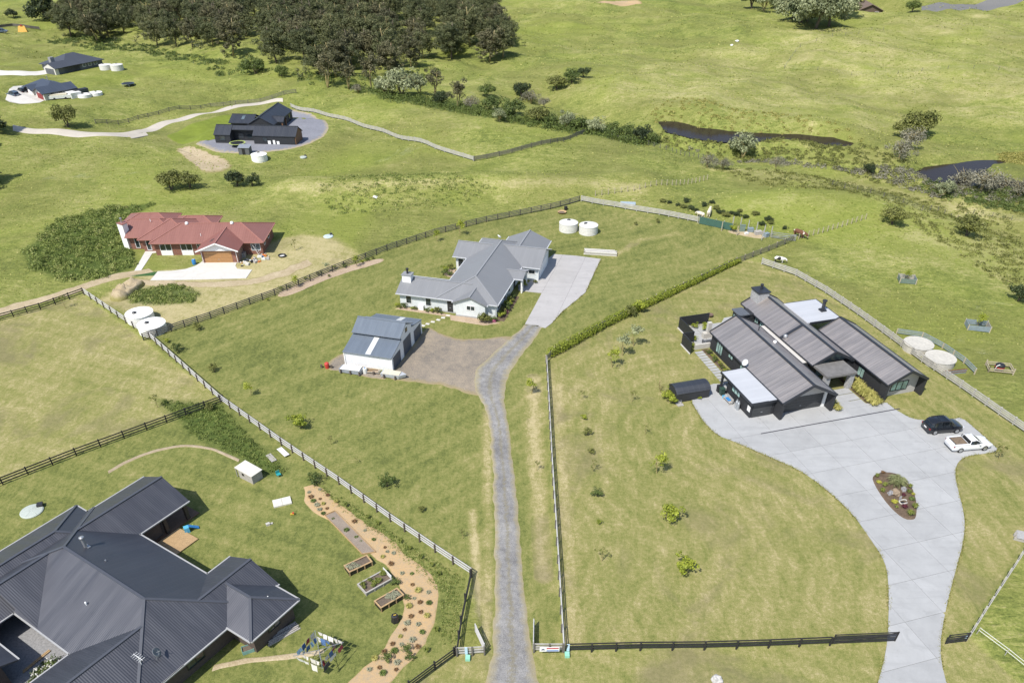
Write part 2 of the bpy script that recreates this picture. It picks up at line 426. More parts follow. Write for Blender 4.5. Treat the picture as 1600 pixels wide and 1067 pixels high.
    fp = t.math('ADD', t.math('ADD', mixf((nA, 0.7), (nB, 0.85), (nC, 0.75), (nS, 1.2), (nD, 1.1), (nE, 0.9)), 0.37), t.math('MULTIPLY', dr, 0.36))
    pad = t.ramp(fp, [(0.0, (0.068, 0.090, 0.027)), (0.22, (0.140, 0.170, 0.042)), (0.46, (0.212, 0.236, 0.060)), (0.70, (0.300, 0.296, 0.104)), (1.0, (0.44, 0.39, 0.20))])
    big = t.ramp(t.noise(0.030, 5, 0.6, dist=1.2), [(0.42, 0.0), (0.60, 1.0)]); pad = t.mix(t.math('MULTIPLY', big, 0.55), pad, t.mix(nS, (0.105, 0.120, 0.034), (0.235, 0.225, 0.075)))
    lime = t.ramp(t.noise(0.022, 4, 0.55, dist=0.8), [(0.52, 0.0), (0.66, 1.0)]); pad = t.mix(t.math('MULTIPLY', lime, 0.5), pad, t.mix(nD, (0.165, 0.205, 0.035), (0.26, 0.30, 0.058)))
    fm = t.math('ADD', t.math('ADD', mixf((nA, 0.35), (nB, 0.60), (nC, 0.50), (nM, 0.85), (nD, 0.95), (nE, 1.3)), 0.17), t.math('MULTIPLY', dr, 0.78))
    # mower passes
    wob = t.math('ADD', za.outputs['Alpha'], t.math('MULTIPLY', t.noise(0.25, 2), 0.9))
    band = t.math('SINE', t.math('MULTIPLY', wob, 3.6)); band2 = t.math('SINE', t.math('MULTIPLY', wob, 1.27))
    fm = t.math('ADD', fm, t.math('MULTIPLY', t.math('ADD', band, band2), t.math('MULTIPLY', t.noise(0.06, 2), 0.085)))
    mow = t.ramp(fm, [(0.0, (0.090, 0.106, 0.033)), (0.25, (0.150, 0.168, 0.048)), (0.50, (0.214, 0.211, 0.072)), (0.72, (0.283, 0.254, 0.110)), (1.0, (0.43, 0.365, 0.205))])
    # thin brownish patches in the mown lawns
    nP = t.noise(0.085, 4, 0.6, dist=1.0)
    br = t.math('MULTIPLY', t.ramp(nP, [(0.52, 0.0), (0.66, 1.0)]), t.ramp(dr, [(0.40, 0.0), (0.50, 0.8)]))
    mow = t.mix(br, mow, t.mix(nD, (0.150, 0.132, 0.070), (0.215, 0.190, 0.100)))
    c = t.mix(mo, pad, mow)
    wc = t.ramp(t.math('ADD', mixf((nC, 0.8), (nD, 1.0), (nE, 0.5)), 0.5), [(0.2, (0.03, 0.05, 0.014)), (0.6, (0.075, 0.11, 0.025)), (0.95, (0.16, 0.18, 0.05))])
    c = t.mix(t.math('MULTIPLY', we, 0.9), c, wc)
    # white flower drifts in the long grass
    fl = t.math('MULTIPLY', t.ramp(t.noise(0.05, 4, 0.7, dist=1.5), [(0.64, 0.0), (0.74, 1.0)]), t.ramp(nE, [(0.50, 0.0), (0.62, 0.8)]))
    fl = t.math('MULTIPLY', fl, t.math('SUBTRACT', 1.0, mo))
    c = t.mix(fl, c, (0.55, 0.53, 0.40))
    # worn soil on the flats by the creek
    t.col(c); t.rough(0.95); t.b.inputs['Specular IOR Level'].default_value = 0.08
    hgt = t.math('ADD', t.math('MULTIPLY', t.math('ADD', nC, nS), t.math('MULTIPLY', t.math('SUBTRACT', 1.05, mo), 2.6)), t.math('ADD', t.math('MULTIPLY', nD, 0.5), t.math('MULTIPLY', nE, 0.25)))
    t.bump(hgt, 0.75, 0.13)
    me.materials.append(t.m)
    return o
make_ground()

# ------------------------------------------------------------------ loose sheets: gravel, dirt, beds, water
def resample(pts, step):
    out = []
    for (ax, ay), (bx, by) in zip(pts[:-1], pts[1:]):
        n = max(1, int(math.hypot(bx - ax, by - ay) / step))
        out += [(ax + (bx - ax) * i / n, ay + (by - ay) * i / n) for i in range(n)]
    return out + [pts[-1]]
def soften(pts, it=2, closed=True):
    for _ in range(it):
        o = []
        n = len(pts)
        for i in range(n if closed else n - 1):
            a, b = pts[i], pts[(i + 1) % n]
            o += [(a[0] * 0.75 + b[0] * 0.25, a[1] * 0.75 + b[1] * 0.25), (a[0] * 0.25 + b[0] * 0.75, a[1] * 0.25 + b[1] * 0.75)]
        if not closed: o = [pts[0]] + o + [pts[-1]]
        pts = o
    return pts
def attr(me, name, vals):
    a = me.attributes.new(name, 'FLOAT', 'POINT'); a.data.foreach_set('value', np.array(vals, np.float32))
def jit(x, y, amp, sc=0.7):
    n = mnoise.noise_vector(Vector((x * sc, y * sc, 3.3))); return (x + n.x * amp, y + n.y * amp)
def sheet(name, poly, m, lift=0.02, jitter=0.0, step=0.5, centre=None, kind='structure', parent=None, rim=0.05, dome=0.0, level=None, it=2, bumps=0.0):
    poly = soften(list(poly), it); poly = resample(poly + [poly[0]], step)[:-1]
    if jitter: poly = [jit(x, y, jitter) for x, y in poly]
    cx, cy = centre if centre else (sum(p[0] for p in poly) / len(poly), sum(p[1] for p in poly) / len(poly))
    rings = [1.0, 0.97, 0.93, 0.87, 0.79, 0.69, 0.57, 0.44, 0.3, 0.15]
    n = len(poly); v = []; f = []; ed = []
    for k, r in enumerate(rings):
        for x, y in poly:
            X, Y = cx + (x - cx) * r, cy + (y - cy) * r
            z = (H(X, Y) if level is None else level) + lift + dome * (1 - r * r) ** 0.5 * (1 if k else 0)
            if bumps and k: z += bumps * (mnoise.noise(Vector((X * 0.9, Y * 0.9, 1.7))) + 0.6 * mnoise.noise(Vector((X * 2.7, Y * 2.7, 4.7))) + 0.5) * min(1, (1 - r) * 5)
            if k == 0: z -= lift + rim
            v.append((X, Y, z)); ed.append(min(1.0, (1 - r) * 3.2))
    v.append((cx, cy, (H(cx, cy) if level is None else level) + lift + dome + bumps * 0.5)); ed.append(1.0)
    for k in range(len(rings) - 1):
        for i in range(n):
            f.append((k * n + i, k * n + (i + 1) % n, (k + 1) * n + (i + 1) % n, (k + 1) * n + i))
    e = (len(rings) - 1) * n
    for i in range(n): f.append((e + i, e + (i + 1) % n, len(v) - 1))
    me = bpy.data.meshes.new(name); me.from_pydata(v, [], f); me.update(); fix_normals(me)
    if me.polygons[0].normal.z < 0 or sum(p.normal.z for p in me.polygons) < 0: me.flip_normals()
    for p in me.polygons: p.use_smooth = True
    attr(me, 'edge', ed); me.materials.append(m)
    o = link(name, me, parent)
    if kind: o['kind'] = kind
    return o
def ribbon(name, left, right, m, lift=0.02, jitter=0.1, step=0.6, cols=13, rim=0.05, edge_w=0.18):
    """strip between two edge lines (world points), same direction"""
    L = soften(left, 2, False); Rr = soften(right, 2, False)
    def even(pts, n):
        d = [0]
        for a, b in zip(pts[:-1], pts[1:]): d.append(d[-1] + math.hypot(b[0] - a[0], b[1] - a[1]))
        t = np.linspace(0, d[-1], n)
        return list(zip(np.interp(t, d, [p[0] for p in pts]), np.interp(t, d, [p[1] for p in pts])))
    ln = sum(math.hypot(b[0] - a[0], b[1] - a[1]) for a, b in zip(L[:-1], L[1:]))
    n = max(8, int(ln / step)); L = even(L, n); Rr = even(Rr, n)
    v = []; f = []; ed = []; ce = []
    for i in range(n):
        a = jit(*L[i], jitter); b = jit(*Rr[i], jitter)
        for k in range(cols):
            t = k / (cols - 1); x = a[0] + (b[0] - a[0]) * t; y = a[1] + (b[1] - a[1]) * t
            e = min(t, 1 - t); z = H(x, y) + (lift + 0.05 * min(1, e * 4) if 0 < k < cols - 1 else -rim)
            v.append((x, y, z)); ed.append(min(1, e / edge_w)); ce.append(max(0.0, 1 - abs(t - 0.5) / 0.26))
    for i in range(n - 1):
        for k in range(cols - 1): f.append((i * cols + k, i * cols + k + 1, (i + 1) * cols + k + 1, (i + 1) * cols + k))
    me = bpy.data.meshes.new(name); me.from_pydata(v, [], f); me.update()
    if sum(p.normal.z for p in me.polygons) < 0: me.flip_normals()
    for p in me.polygons: p.use_smooth = True
    attr(me, 'edge', ed); attr(me, 'centre', ce); me.materials.append(m)
    o = link(name, me); o['kind'] = 'structure'; return o

GRAVEL = soil_mat('gravel_grey', (0.115, 0.113, 0.115), (0.37, 0.36, 0.345), edge=(0.25, 0.215, 0.125), scale=1.4, bump=0.8, thr=(0.1, 0.75), strip=(0.20, 0.175, 0.10))
GRAVEL_Y = soil_mat('gravel_brown', (0.14, 0.13, 0.12), (0.37, 0.305, 0.225), edge=(0.22, 0.18, 0.10), scale=0.8, bump=0.8)
GRAVEL_E = soil_mat('gravel_blue', (0.17, 0.175, 0.20), (0.26, 0.265, 0.30), edge=(0.30, 0.25, 0.15), scale=1.2, thr=(0.05, 0.3))
DIRT = soil_mat('dirt_pale', (0.30, 0.235, 0.14), (0.50, 0.42, 0.29), edge=(0.20, 0.18, 0.07), scale=0.9)
ORANGE = soil_mat('clay_orange', (0.36, 0.28, 0.185), (0.50, 0.335, 0.165), edge=(0.19, 0.16, 0.06), scale=0.55, thr=(0.05, 0.4))
MULCH = soil_mat('bark_mulch', (0.060, 0.044, 0.032), (0.20, 0.145, 0.10), edge=(0.11, 0.08, 0.05), scale=5.0, thr=(-0.6, -0.3))
TANBED = soil_mat('bark_pale', (0.30, 0.22, 0.15), (0.50, 0.40, 0.30), edge=(0.24, 0.20, 0.09), scale=3.0, thr=(0.0, 0.2))

LE = [(752, 1085), (764, 1030), (769, 960), (771, 880), (770, 800), (768, 730), (764, 675), (758, 640), (745, 618), (735, 600), (745, 570), (775, 545), (805, 520), (817, 508)]
RE = [(852, 1085), (836, 1030), (826, 960), (818, 880), (811, 800), (804, 730), (797, 675), (792, 640), (790, 620), (792, 605), (800, 580), (815, 556), (835, 532), (851, 510)]
ribbon('gravel_driveway', flat(LE), flat(RE), GRAVEL, jitter=0.3, edge_w=0.34)
sheet('gravel_yard', flat([(598, 592), (640, 598), (700, 604), (745, 622), (775, 612), (795, 560), (815, 530), (790, 524), (740, 530), (702, 527), (680, 516), (664, 508), (640, 540), (612, 575)]), GRAVEL_Y, lift=0.012, jitter=0.5)
sheet('gravel_verge', flat([(500, 574), (545, 545), (556, 560), (600, 585), (606, 596), (545, 583)]), GRAVEL_Y, lift=0.022, jitter=0.3)
ribbon('farm_track', flat([(-40, 506), (40, 482), (120, 458), (170, 440), (212, 432), (240, 428)]), flat([(-40, 490), (40, 470), (110, 450), (160, 432), (200, 424), (232, 420)]), DIRT, jitter=0.4)
sheet('dirt_patch', flat([(172, 470), (176, 455), (200, 445), (230, 440), (222, 452), (200, 466), (188, 472)]), DIRT, lift=0.02, jitter=0.5, dome=0.7, bumps=0.7)
sheet('dirt_patch', flat([(270, 232), (290, 228), (318, 236), (360, 250), (364, 262), (345, 272), (315, 270), (300, 255), (285, 243)]), DIRT, lift=0.02, jitter=0.7)
ribbon('dirt_patch', flat([(205, 446), (260, 448), (330, 452), (400, 447), (450, 432), (490, 415)]), flat([(205, 434), (260, 438), (330, 440), (395, 436), (440, 420), (480, 404)]), DIRT, jitter=0.6, lift=0.008, edge_w=0.4)
sheet('clay_scrape', flat([(925, 8), (940, 2), (985, 1), (1012, 6), (975, 11)]), ORANGE, lift=0.05, jitter=1.0)
sheet('planting_strip', flat([(424, 462), (446, 466), (520, 432), (600, 410), (604, 402), (560, 410), (480, 437)]), TANBED, lift=0.03, jitter=0.15, step=0.4)
def water(name, poly, lv):
    t = NT(name); t.col((0.026, 0.019, 0.018)); t.rough(0.14); t.b.inputs['Specular IOR Level'].default_value = 0.035
    t.bump(t.noise(1.4, 3), 0.06, 0.05)
    poly = soften(poly, 2); me = bpy.data.meshes.new(name)
    bm = bmesh.new(); f = bm.faces.new([bm.verts.new((x, y, lv)) for x, y in poly])
    bmesh.ops.triangulate(bm, faces=[f]); bmesh.ops.recalc_face_normals(bm, faces=bm.faces)
    if sum(q.normal.z for q in bm.faces) < 0: bmesh.ops.reverse_faces(bm, faces=bm.faces)
    bm.to_mesh(me); bm.free(); me.materials.append(t.m); o = link(name, me); o['kind'] = 'structure'
def grow(poly, d):
    cx = sum(p[0] for p in poly) / len(poly); cy = sum(p[1] for p in poly) / len(poly)
    return poly
water('pond_water', POND1, PL1 + 0.05); water('pond_water', POND2, PL2 + 0.05)
POND1b = POND1

# ------------------------------------------------------------------ concrete
def conc_mat(name, c, var=0.1):
    if name in MATS: return MATS[name]
    t = NT(name)
    oi = t.node('ShaderNodeObjectInfo')
    n1 = t.noise(0.5, 5, 0.6); n2 = t.noise(6, 4, 0.6); n3 = t.noise(0.12, 3)
    f = t.math('ADD', t.math('ADD', t.math('MULTIPLY', n1, 0.45), t.math('MULTIPLY', n2, 0.15)), t.math('ADD', t.math('MULTIPLY', n3, 0.25), t.math('MULTIPLY', oi.outputs['Random'], 0.15)))
    cc = t.ramp(f, [(0.3, tuple(x * (1 - var) for x in c)), (0.7, tuple(min(1, x * (1 + var)) for x in c))])
    st = t.ramp(t.noise(0.28, 6, 0.72, dist=2.5), [(0.54, 0.0), (0.72, 0.5)])
    cc = t.mix(st, cc, tuple(x * 0.72 for x in c))
    mpk = t.node('ShaderNodeMapping'); mpk.inputs['Rotation'].default_value = (0, 0, -R(105.9)); mpk.inputs['Scale'].default_value = (0.10, 1.1, 1); t.l(t.coord(), mpk.inputs[0])
    cc = t.mix(t.ramp(t.noise(0.9, 5, 0.7, vec=mpk.outputs[0], dist=0.6), [(0.52, 0.0), (0.70, 0.38)]), cc, tuple(x * 0.74 for x in c))
    sp = t.ramp(t.noise(1.9, 3, 0.6, dist=1.0), [(0.70, 0.0), (0.76, 0.45)]); cc = t.mix(sp, cc, tuple(x * 0.5 for x in c))
    t.col(cc); t.rough(0.85)
    t.b.inputs['Specular IOR Level'].default_value = 0.3
    t.bump(n2, 0.15, 0.01); MATS[name] = t.m; return t.m
CONC = conc_mat('concrete_blue_grey', (0.352, 0.356, 0.358), 0.15); CONC_B = conc_mat('concrete_warm', (0.385, 0.372, 0.366), 0.12); CONC_W = conc_mat('concrete_new', (0.56, 0.54, 0.50), 0.08)
CONC_T = conc_mat('concrete_old', (0.46, 0.44, 0.40), 0.2); CONC_P = conc_mat('concrete_track', (0.46, 0.42, 0.36), 0.1)
def slabs(name, poly, m, cuts, top=0.07, gap=0.016, it=1, label=None):
    """concrete paving: outline cut along joint lines (point, direction); each panel is a slab of its own"""
    root = empty(name); root['kind'] = 'structure'
    bm = bmesh.new(); pts = soften(list(poly), it)
    bm.faces.new([bm.verts.new((x, y, 0)) for x, y in pts])
    for (px, py), (dx, dy) in cuts:
        bmesh.ops.bisect_plane(bm, geom=bm.verts[:] + bm.edges[:] + bm.faces[:], plane_co=(px, py, 0), plane_no=(-dy, dx, 0), clear_inner=False, clear_outer=False)
    bmesh.ops.recalc_face_normals(bm, faces=bm.faces)
    r = bmesh.ops.inset_individual(bm, faces=bm.faces[:], thickness=gap, use_even_offset=True)
    bmesh.ops.delete(bm, geom=[f for f in r['faces']], context='FACES')
    for f in list(bm.faces):
        P = [(v.co.x, v.co.y) for v in f.verts]
        if f.calc_area() < 0.05: continue
        mb = MB(); n = len(P); a = sum(P[i][0] * P[(i + 1) % n][1] - P[(i + 1) % n][0] * P[i][1] for i in range(n))
        if a < 0: P = P[::-1]
        mb.add([(x, y, H(x, y) - 0.15) for x, y in P] + [(x, y, H(x, y) + top) for x, y in P],
               [tuple(range(n, 2 * n))] + [(i, (i + 1) % n, n + (i + 1) % n, n + i) for i in range(n)])
        mb.build('slab', m, root)
    bm.free(); return root
def grid_cuts(o, ang, us, vs):
    e = (math.cos(ang), math.sin(ang)); n = (-e[1], e[0])
    return [((o[0] + e[0] * u, o[1] + e[1] * u), n) for u in us] + [((o[0] + n[0] * v, o[1] + n[1] * v), e) for v in vs]
D_O, D_A = (32.83, 76.02), R(105.9)
slabs('concrete_driveway', flat(DRIVE_D), CONC, grid_cuts(D_O, D_A, [-2.1, -6.2, -10.4, -14.6, -18.8, -23.0, -27.2, -31.4, -35.5], [6.2, 2.1, -2.0, -6.1, -10.2, -14.3, -18.4, -22.5]))
B_O, B_A = (-17.82, 106.4), R(-15.2)
def loc2w(o, a, pts): return [(o[0] + u * math.cos(a) - v * math.sin(a), o[1] + u * math.sin(a) + v * math.cos(a)) for u, v in pts]
APRON = [(600 + x / 4.444, 340 + y / 4.444) for x, y in ((978, 742), (1122, 768), (1165, 735), (1240, 652), (1330, 580), (1400, 520), (1432, 445), (1470, 365), (1506, 290), (1340, 268), (1180, 256), (1120, 300), (1060, 425), (1030, 430), (1000, 455), (930, 470), (935, 508), (1015, 518), (1095, 526))]
slabs('concrete_apron', flat(APRON), CONC_B, grid_cuts(B_O, B_A, [20.5, 24.6, 28.7], [1.0, 5.8, 10.7, 15.4, 20.1]), it=0, gap=0.012)
PADC = [(160 + x / 5.517, 320 + y / 5.517) for x, y in ((412, 655), (478, 576), (600, 572), (720, 556), (800, 530), (850, 500), (880, 470), (1160, 470), (1165, 490), (1148, 530), (1165, 555), (1292, 562), (1240, 636), (900, 645), (600, 652))]
slabs('concrete_driveway', flat(PADC), CONC_W, [], it=0)
slabs('concrete_path', flat([(160 + x / 5.517, 320 + y / 5.517) for x, y in ((365, 412), (395, 370), (470, 385), (465, 415), (432, 420), (325, 584), (268, 584))]), CONC_W, [], it=0, top=0.05)
ribbon('concrete_track', flat([(20, 205), (80, 210), (150, 216), (205, 216), (230, 206), (300, 184), (370, 168), (425, 160), (442, 160)]), flat([(20, 195), (80, 201), (150, 207), (200, 208), (225, 199), (300, 178), (370, 163), (425, 154), (442, 153)]), CONC_P, jitter=0.05, cols=7, edge_w=0.03, lift=0.05)
slabs('concrete_pad', flat([(196, 208), (226, 205), (232, 212), (206, 217)]), CONC_P, [], it=0)
ribbon('concrete_track', flat([(-60, 118), (0, 118), (40, 120), (75, 116)]), flat([(-60, 110), (0, 110), (40, 112), (78, 108)]), CONC_W, jitter=0.05, cols=7, edge_w=0.03, lift=0.05)
slabs('concrete_pad', flat([(6, 158), (14, 148), (28, 144), (60, 140), (72, 148), (70, 160), (40, 163)]), CONC_W, [], it=1)
sheet('gravel_circle', flat([(330, 238), (318, 232), (300, 226), (320, 222), (340, 216), (400, 190), (430, 172), (458, 168), (492, 178), (512, 190), (516, 202), (505, 216), (480, 228), (445, 236), (400, 241), (360, 242)]), GRAVEL_E, lift=0.03, jitter=0.3)
ribbon('asphalt_road', flat([(1440, 18), (1520, 14), (1620, 16)]), flat([(1440, 10), (1520, 7), (1620, 9)]), mat('asphalt_far', (0.15, 0.148, 0.145), 0.9), jitter=0.0, edge_w=0.01)

def verge(name, px, label, n, seed, closed=False):
    # grass creeping over the edge of the paving
    pts = resample(soften(flat(px), 1, False), 0.12); rg = np.random.default_rng(seed); V = []; F = []; T = []
    for x, y in pts:
        if mnoise.noise(Vector((x * 0.5, y * 0.5, 2.0))) < -0.15: continue
        for k in range(n):
            a = rg.uniform(0, 6.28); X, Y = x + rg.normal() * 0.10, y + rg.normal() * 0.10; z = H(X, Y); h = rg.uniform(0.06, 0.2); w = 0.05; d = np.array([math.cos(a), math.sin(a)])
            i = len(V); V += [(X - d[1] * w, Y + d[0] * w, z), (X + d[1] * w, Y - d[0] * w, z), (X + d[0] * 0.1, Y + d[1] * 0.1, z + h)]; F.append((i, i + 1, i + 2)); T += [rg.uniform(0, 1)] * 3
    me = bpy.data.meshes.new(name); me.from_pydata(V, [], F); me.update(); attr(me, 'tint', T)
    me.materials.append(leaf_mat('leaf_verge', (0.15, 0.17, 0.035), (0.33, 0.31, 0.11), None, 0.3)); o = link(name, me); tag(o, label, 'grass', None, 'stuff')
verge('verge_grass', DRIVE_D[:18], 'grass creeping over the left edge of the concrete driveway', 7, 3)
verge('verge_grass', DRIVE_D[22:], 'grass creeping over the right edge of the concrete driveway', 7, 4)
verge('verge_grass', APRON[:9], 'grass along the edge of the grey house apron', 6, 5)

sheet('lawn', flat([(252, 212), (300, 193), (345, 180), (392, 173), (400, 180), (345, 212), (328, 223), (278, 226)]), mat('lawn_green', (0.165, 0.205, 0.034), 0.95, 0.22, 0.6, 0.4, 6, spec=0.1), lift=0.05, jitter=0.3)

# ------------------------------------------------------------------ buildings
def gable_planes(u0, u1, v0, v1, ze, p, axis='u'):
    if axis == 'u':
        c = (v0 + v1) / 2; zr = ze + p * (v1 - v0) / 2
        return [[(u0, v0, ze), (u1, v0, ze), (u1, c, zr), (u0, c, zr)], [(u1, v1, ze), (u0, v1, ze), (u0, c, zr), (u1, c, zr)]], [((u0, c, zr), (u1, c, zr))]
    c = (u0 + u1) / 2; zr = ze + p * (u1 - u0) / 2
    return [[(u0, v1, ze), (u0, v0, ze), (c, v0, zr), (c, v1, zr)], [(u1, v0, ze), (u1, v1, ze), (c, v1, zr), (c, v0, zr)]], [((c, v0, zr), (c, v1, zr))]
def hip_planes(u0, u1, v0, v1, ze, p, axis='u', h0=True, h1=True):
    if axis == 'v':
        pl, rd = hip_planes(v0, v1, u0, u1, ze, p, 'u', h0, h1)
        sw = lambda q: (q[1], q[0], q[2])
        return [[sw(q) for q in f][::-1] for f in pl], [tuple(sw(q) for q in r) for r in rd]
    hv = (v1 - v0) / 2; c = (v0 + v1) / 2; zr = ze + p * hv
    a = u0 + hv if h0 else u0; b = u1 - hv if h1 else u1
    A, B = (a, c, zr), (b, c, zr)
    c00, c10, c11, c01 = (u0, v0, ze), (u1, v0, ze), (u1, v1, ze), (u0, v1, ze)
    same = abs(b - a) < 0.05
    pl = [[c00, c10, B] + ([] if same else [A]), [c11, c01, A] + ([] if same else [B])]
    rd = [] if same else [(A, B)]
    if h0: pl.append([c01, c00, A]); rd += [(c00, A), (c01, A)]
    if h1: pl.append([c10, c11, B]); rd += [(c10, B), (c11, B)]
    return pl, rd
def roof(root, planes, ridges, m, cap=None, t=0.14, gut=None, cw=0.24):
    mb = MB()
    for p in planes: mb.slab(p, t)
    r = mb.build('roof', m, root)
    if cap and ridges:
        mb = MB()
        for a, b in ridges:
            a, b = Vector(a), Vector(b); mb.bar(a + Vector((0, 0, 0.03)), b + Vector((0, 0, 0.03)), cw, 0.09)
        mb.build('ridge_cap', cap, r)
    if gut:
        for p in planes:
            n = len(p)
            for i in range(n):
                a, b = Vector(p[i]), Vector(p[(i + 1) % n])
                zmin = min(q[2] for q in p)
                if abs(a.z - zmin) < 1e-3 and abs(b.z - zmin) < 1e-3:
                    d = (b - a).normalized(); o = Vector((d.y, -d.x, 0)) * 0.07
                    MB().bar(a + o - Vector((0, 0, 0.05)), b + o - Vector((0, 0, 0.05)), 0.13, 0.12).build('gutter', gut, r)
    return r
def gwall(mb, u0, u1, v0, v1, ze, p, axis='u', oh=0.45, e0=None, e1=None, drop=0.2, base=-0.6):
    """walls under a gable roof; oh = eave overhang"""
    e0 = oh if e0 is None else e0; e1 = oh if e1 is None else e1
    if axis == 'v':
        a, b, x0, x1 = u0 + oh, u1 - oh, v0 + e0, v1 - e1
    else:
        a, b, x0, x1 = v0 + oh, v1 - oh, u0 + e0, u1 - e1
    c = (a + b) / 2; zs = ze + p * oh - drop; zt = zs + p * (b - a) / 2
    prof = [(a, base), (b, base), (b, zs), (c, zt), (a, zs)]
    f = (lambda x, y, z: (x, y, z)) if axis == 'u' else (lambda x, y, z: (y, x, z))
    vs = [f(x0, q[0], q[1]) for q in prof] + [f(x1, q[0], q[1]) for q in prof]
    fs = [(0, 1, 2, 3, 4), (9, 8, 7, 6, 5)] + [(i, 5 + i, 5 + (i + 1) % 5, (i + 1) % 5) for i in range(5)]
    if axis == 'u': fs = [q[::-1] for q in fs]
    mb.add(vs, fs); return mb
WHITE = mat('paint_white', (0.78, 0.78, 0.77), 0.6, 0.04); BLACK = mat('paint_black', (0.022, 0.024, 0.028), 0.55, 0.15, bump=0.1)
DARKFR = mat('frame_dark', (0.03, 0.03, 0.032), 0.4, 0.1); GLASS = glass_mat('glass_dark'); GLASS_T = glass_mat('glass_teal', (0.30, 0.44, 0.40), 0.12); GLASS_S = glass_mat('glass_sky', (0.10, 0.13, 0.15))
FLUE = mat('flue_steel', (0.45, 0.46, 0.47), 0.35, 0.1, metal=0.7); STEEL = mat('steel_dull', (0.42, 0.44, 0.46), 0.45, 0.12, metal=0.6)
def window(root, c, face, w, h, fm=WHITE, gm=GLASS, mull=1, name='window', fw=0.07, depth=0.06, rows=1):
    """c = centre on the wall plane, face = outward direction angle in the house frame"""
    n = Vector((math.cos(face), math.sin(face), 0)); s = Vector((-n.y, n.x, 0)); z = Vector((0, 0, 1)); c = Vector(c)
    mb = MB()
    def rect(mb, a0, a1, b0, b1, d0, d1):
        pts = [c + s * a + z * b + n * d for d in (d0, d1) for a, b in ((a0, b0), (a1, b0), (a1, b1), (a0, b1))]
        mb.add(pts, [(0, 3, 2, 1), (4, 5, 6, 7), (0, 1, 5, 4), (1, 2, 6, 5), (2, 3, 7, 6), (3, 0, 4, 7)])
    rect(mb, -w / 2, w / 2, h / 2 - fw, h / 2, -0.02, depth); rect(mb, -w / 2, w / 2, -h / 2, -h / 2 + fw, -0.02, depth)
    rect(mb, -w / 2, -w / 2 + fw, -h / 2 + fw, h / 2 - fw, -0.02, depth); rect(mb, w / 2 - fw, w / 2, -h / 2 + fw, h / 2 - fw, -0.02, depth)
    for k in range(1, mull + 1):
        x = -w / 2 + w * k / (mull + 1); rect(mb, x - fw * 0.45, x + fw * 0.45, -h / 2 + fw, h / 2 - fw, -0.02, depth - 0.005)
    o = mb.build(name, fm, root)
    for k in range(mull + 1):
        g = MB(); x0 = -w / 2 + w * k / (mull + 1) + fw * 0.6; x1 = -w / 2 + w * (k + 1) / (mull + 1) - fw * 0.6
        rect(g, x0, x1, -h / 2 + fw, h / 2 - fw, -0.01, 0.018); g.build('pane', gm, o)
    return o
def door(root, c, face, w, h, m, name='garage_door', panels=4, handle=True):
    n = Vector((math.cos(face), math.sin(face), 0)); s = Vector((-n.y, n.x, 0)); c = Vector(c)
    first = None
    for k in range(panels):
        z0 = c.z + h * k / panels + 0.012; z1 = c.z + h * (k + 1) / panels - 0.012; mb = MB()
        pts = [Vector((c.x, c.y, 0)) + s * a + n * d + Vector((0, 0, b)) for d in (-0.03, 0.035) for a, b in ((-w / 2, z0), (w / 2, z0), (w / 2, z1), (-w / 2, z1))]
        mb.add(pts, [(0, 3, 2, 1), (4, 5, 6, 7), (0, 1, 5, 4), (1, 2, 6, 5), (2, 3, 7, 6), (3, 0, 4, 7)])
        if first is None: first = mb.build(name, m, root)
        else: mb.build('door_panel', m, first)
    if handle: MB().bar(Vector((c.x, c.y, c.z + h * 0.35)) + n * 0.05 - s * 0.12, Vector((c.x, c.y, c.z + h * 0.35)) + n * 0.05 + s * 0.12, 0.05, 0.05).build('handle', STEEL, first)
    return first
def pipe(root, p, h, r, m, name='flue', cowl=True, skirt=0.0):
    f = MB().tube([p, (p[0], p[1], p[2] + h)], r, 12).build(name, m, root)
    if cowl: MB().lathe([(r * 1.35, 0), (r * 1.45, 0.06), (r * 1.45, 0.2), (r * 0.6, 0.27)], 12, (p[0], p[1], p[2] + h + 0.003)).build('cowl', m, f)
    if skirt: MB().box(p[0] - skirt, p[0] + skirt, p[1] - skirt, p[1] + skirt, p[2] - 0.1, p[2] + 0.22).build('flashing', m, f)
    return f
def dish(root, p, m, az=0.0, r=0.4):
    mb = MB().tube([p, (p[0], p[1], p[2] + 0.7)], 0.03, 6)
    o = mb.build('satellite_mast', STEEL, root)
    d = MB(); n = Vector((math.cos(az) * 0.8, math.sin(az) * 0.8, 0.6)); c = Vector((p[0], p[1], p[2] + 0.75)) + n * 0.12
    q = n.to_track_quat('Z', 'Y')
    prof = [(0.02, -0.02), (r * 0.5, 0.02), (r, 0.11), (r, 0.13), (r * 0.5, 0.045), (0.02, 0.0)]
    d.lathe(prof, 16); d.v = [tuple(c + q @ Vector(v)) for v in d.v]; ob = d.build('dish', m, o, True)
    MB().bar(c, c + n * r * 1.2 + Vector((0, 0, -0.1)), 0.03, 0.03).build('feed_arm', STEEL, o)
    return o

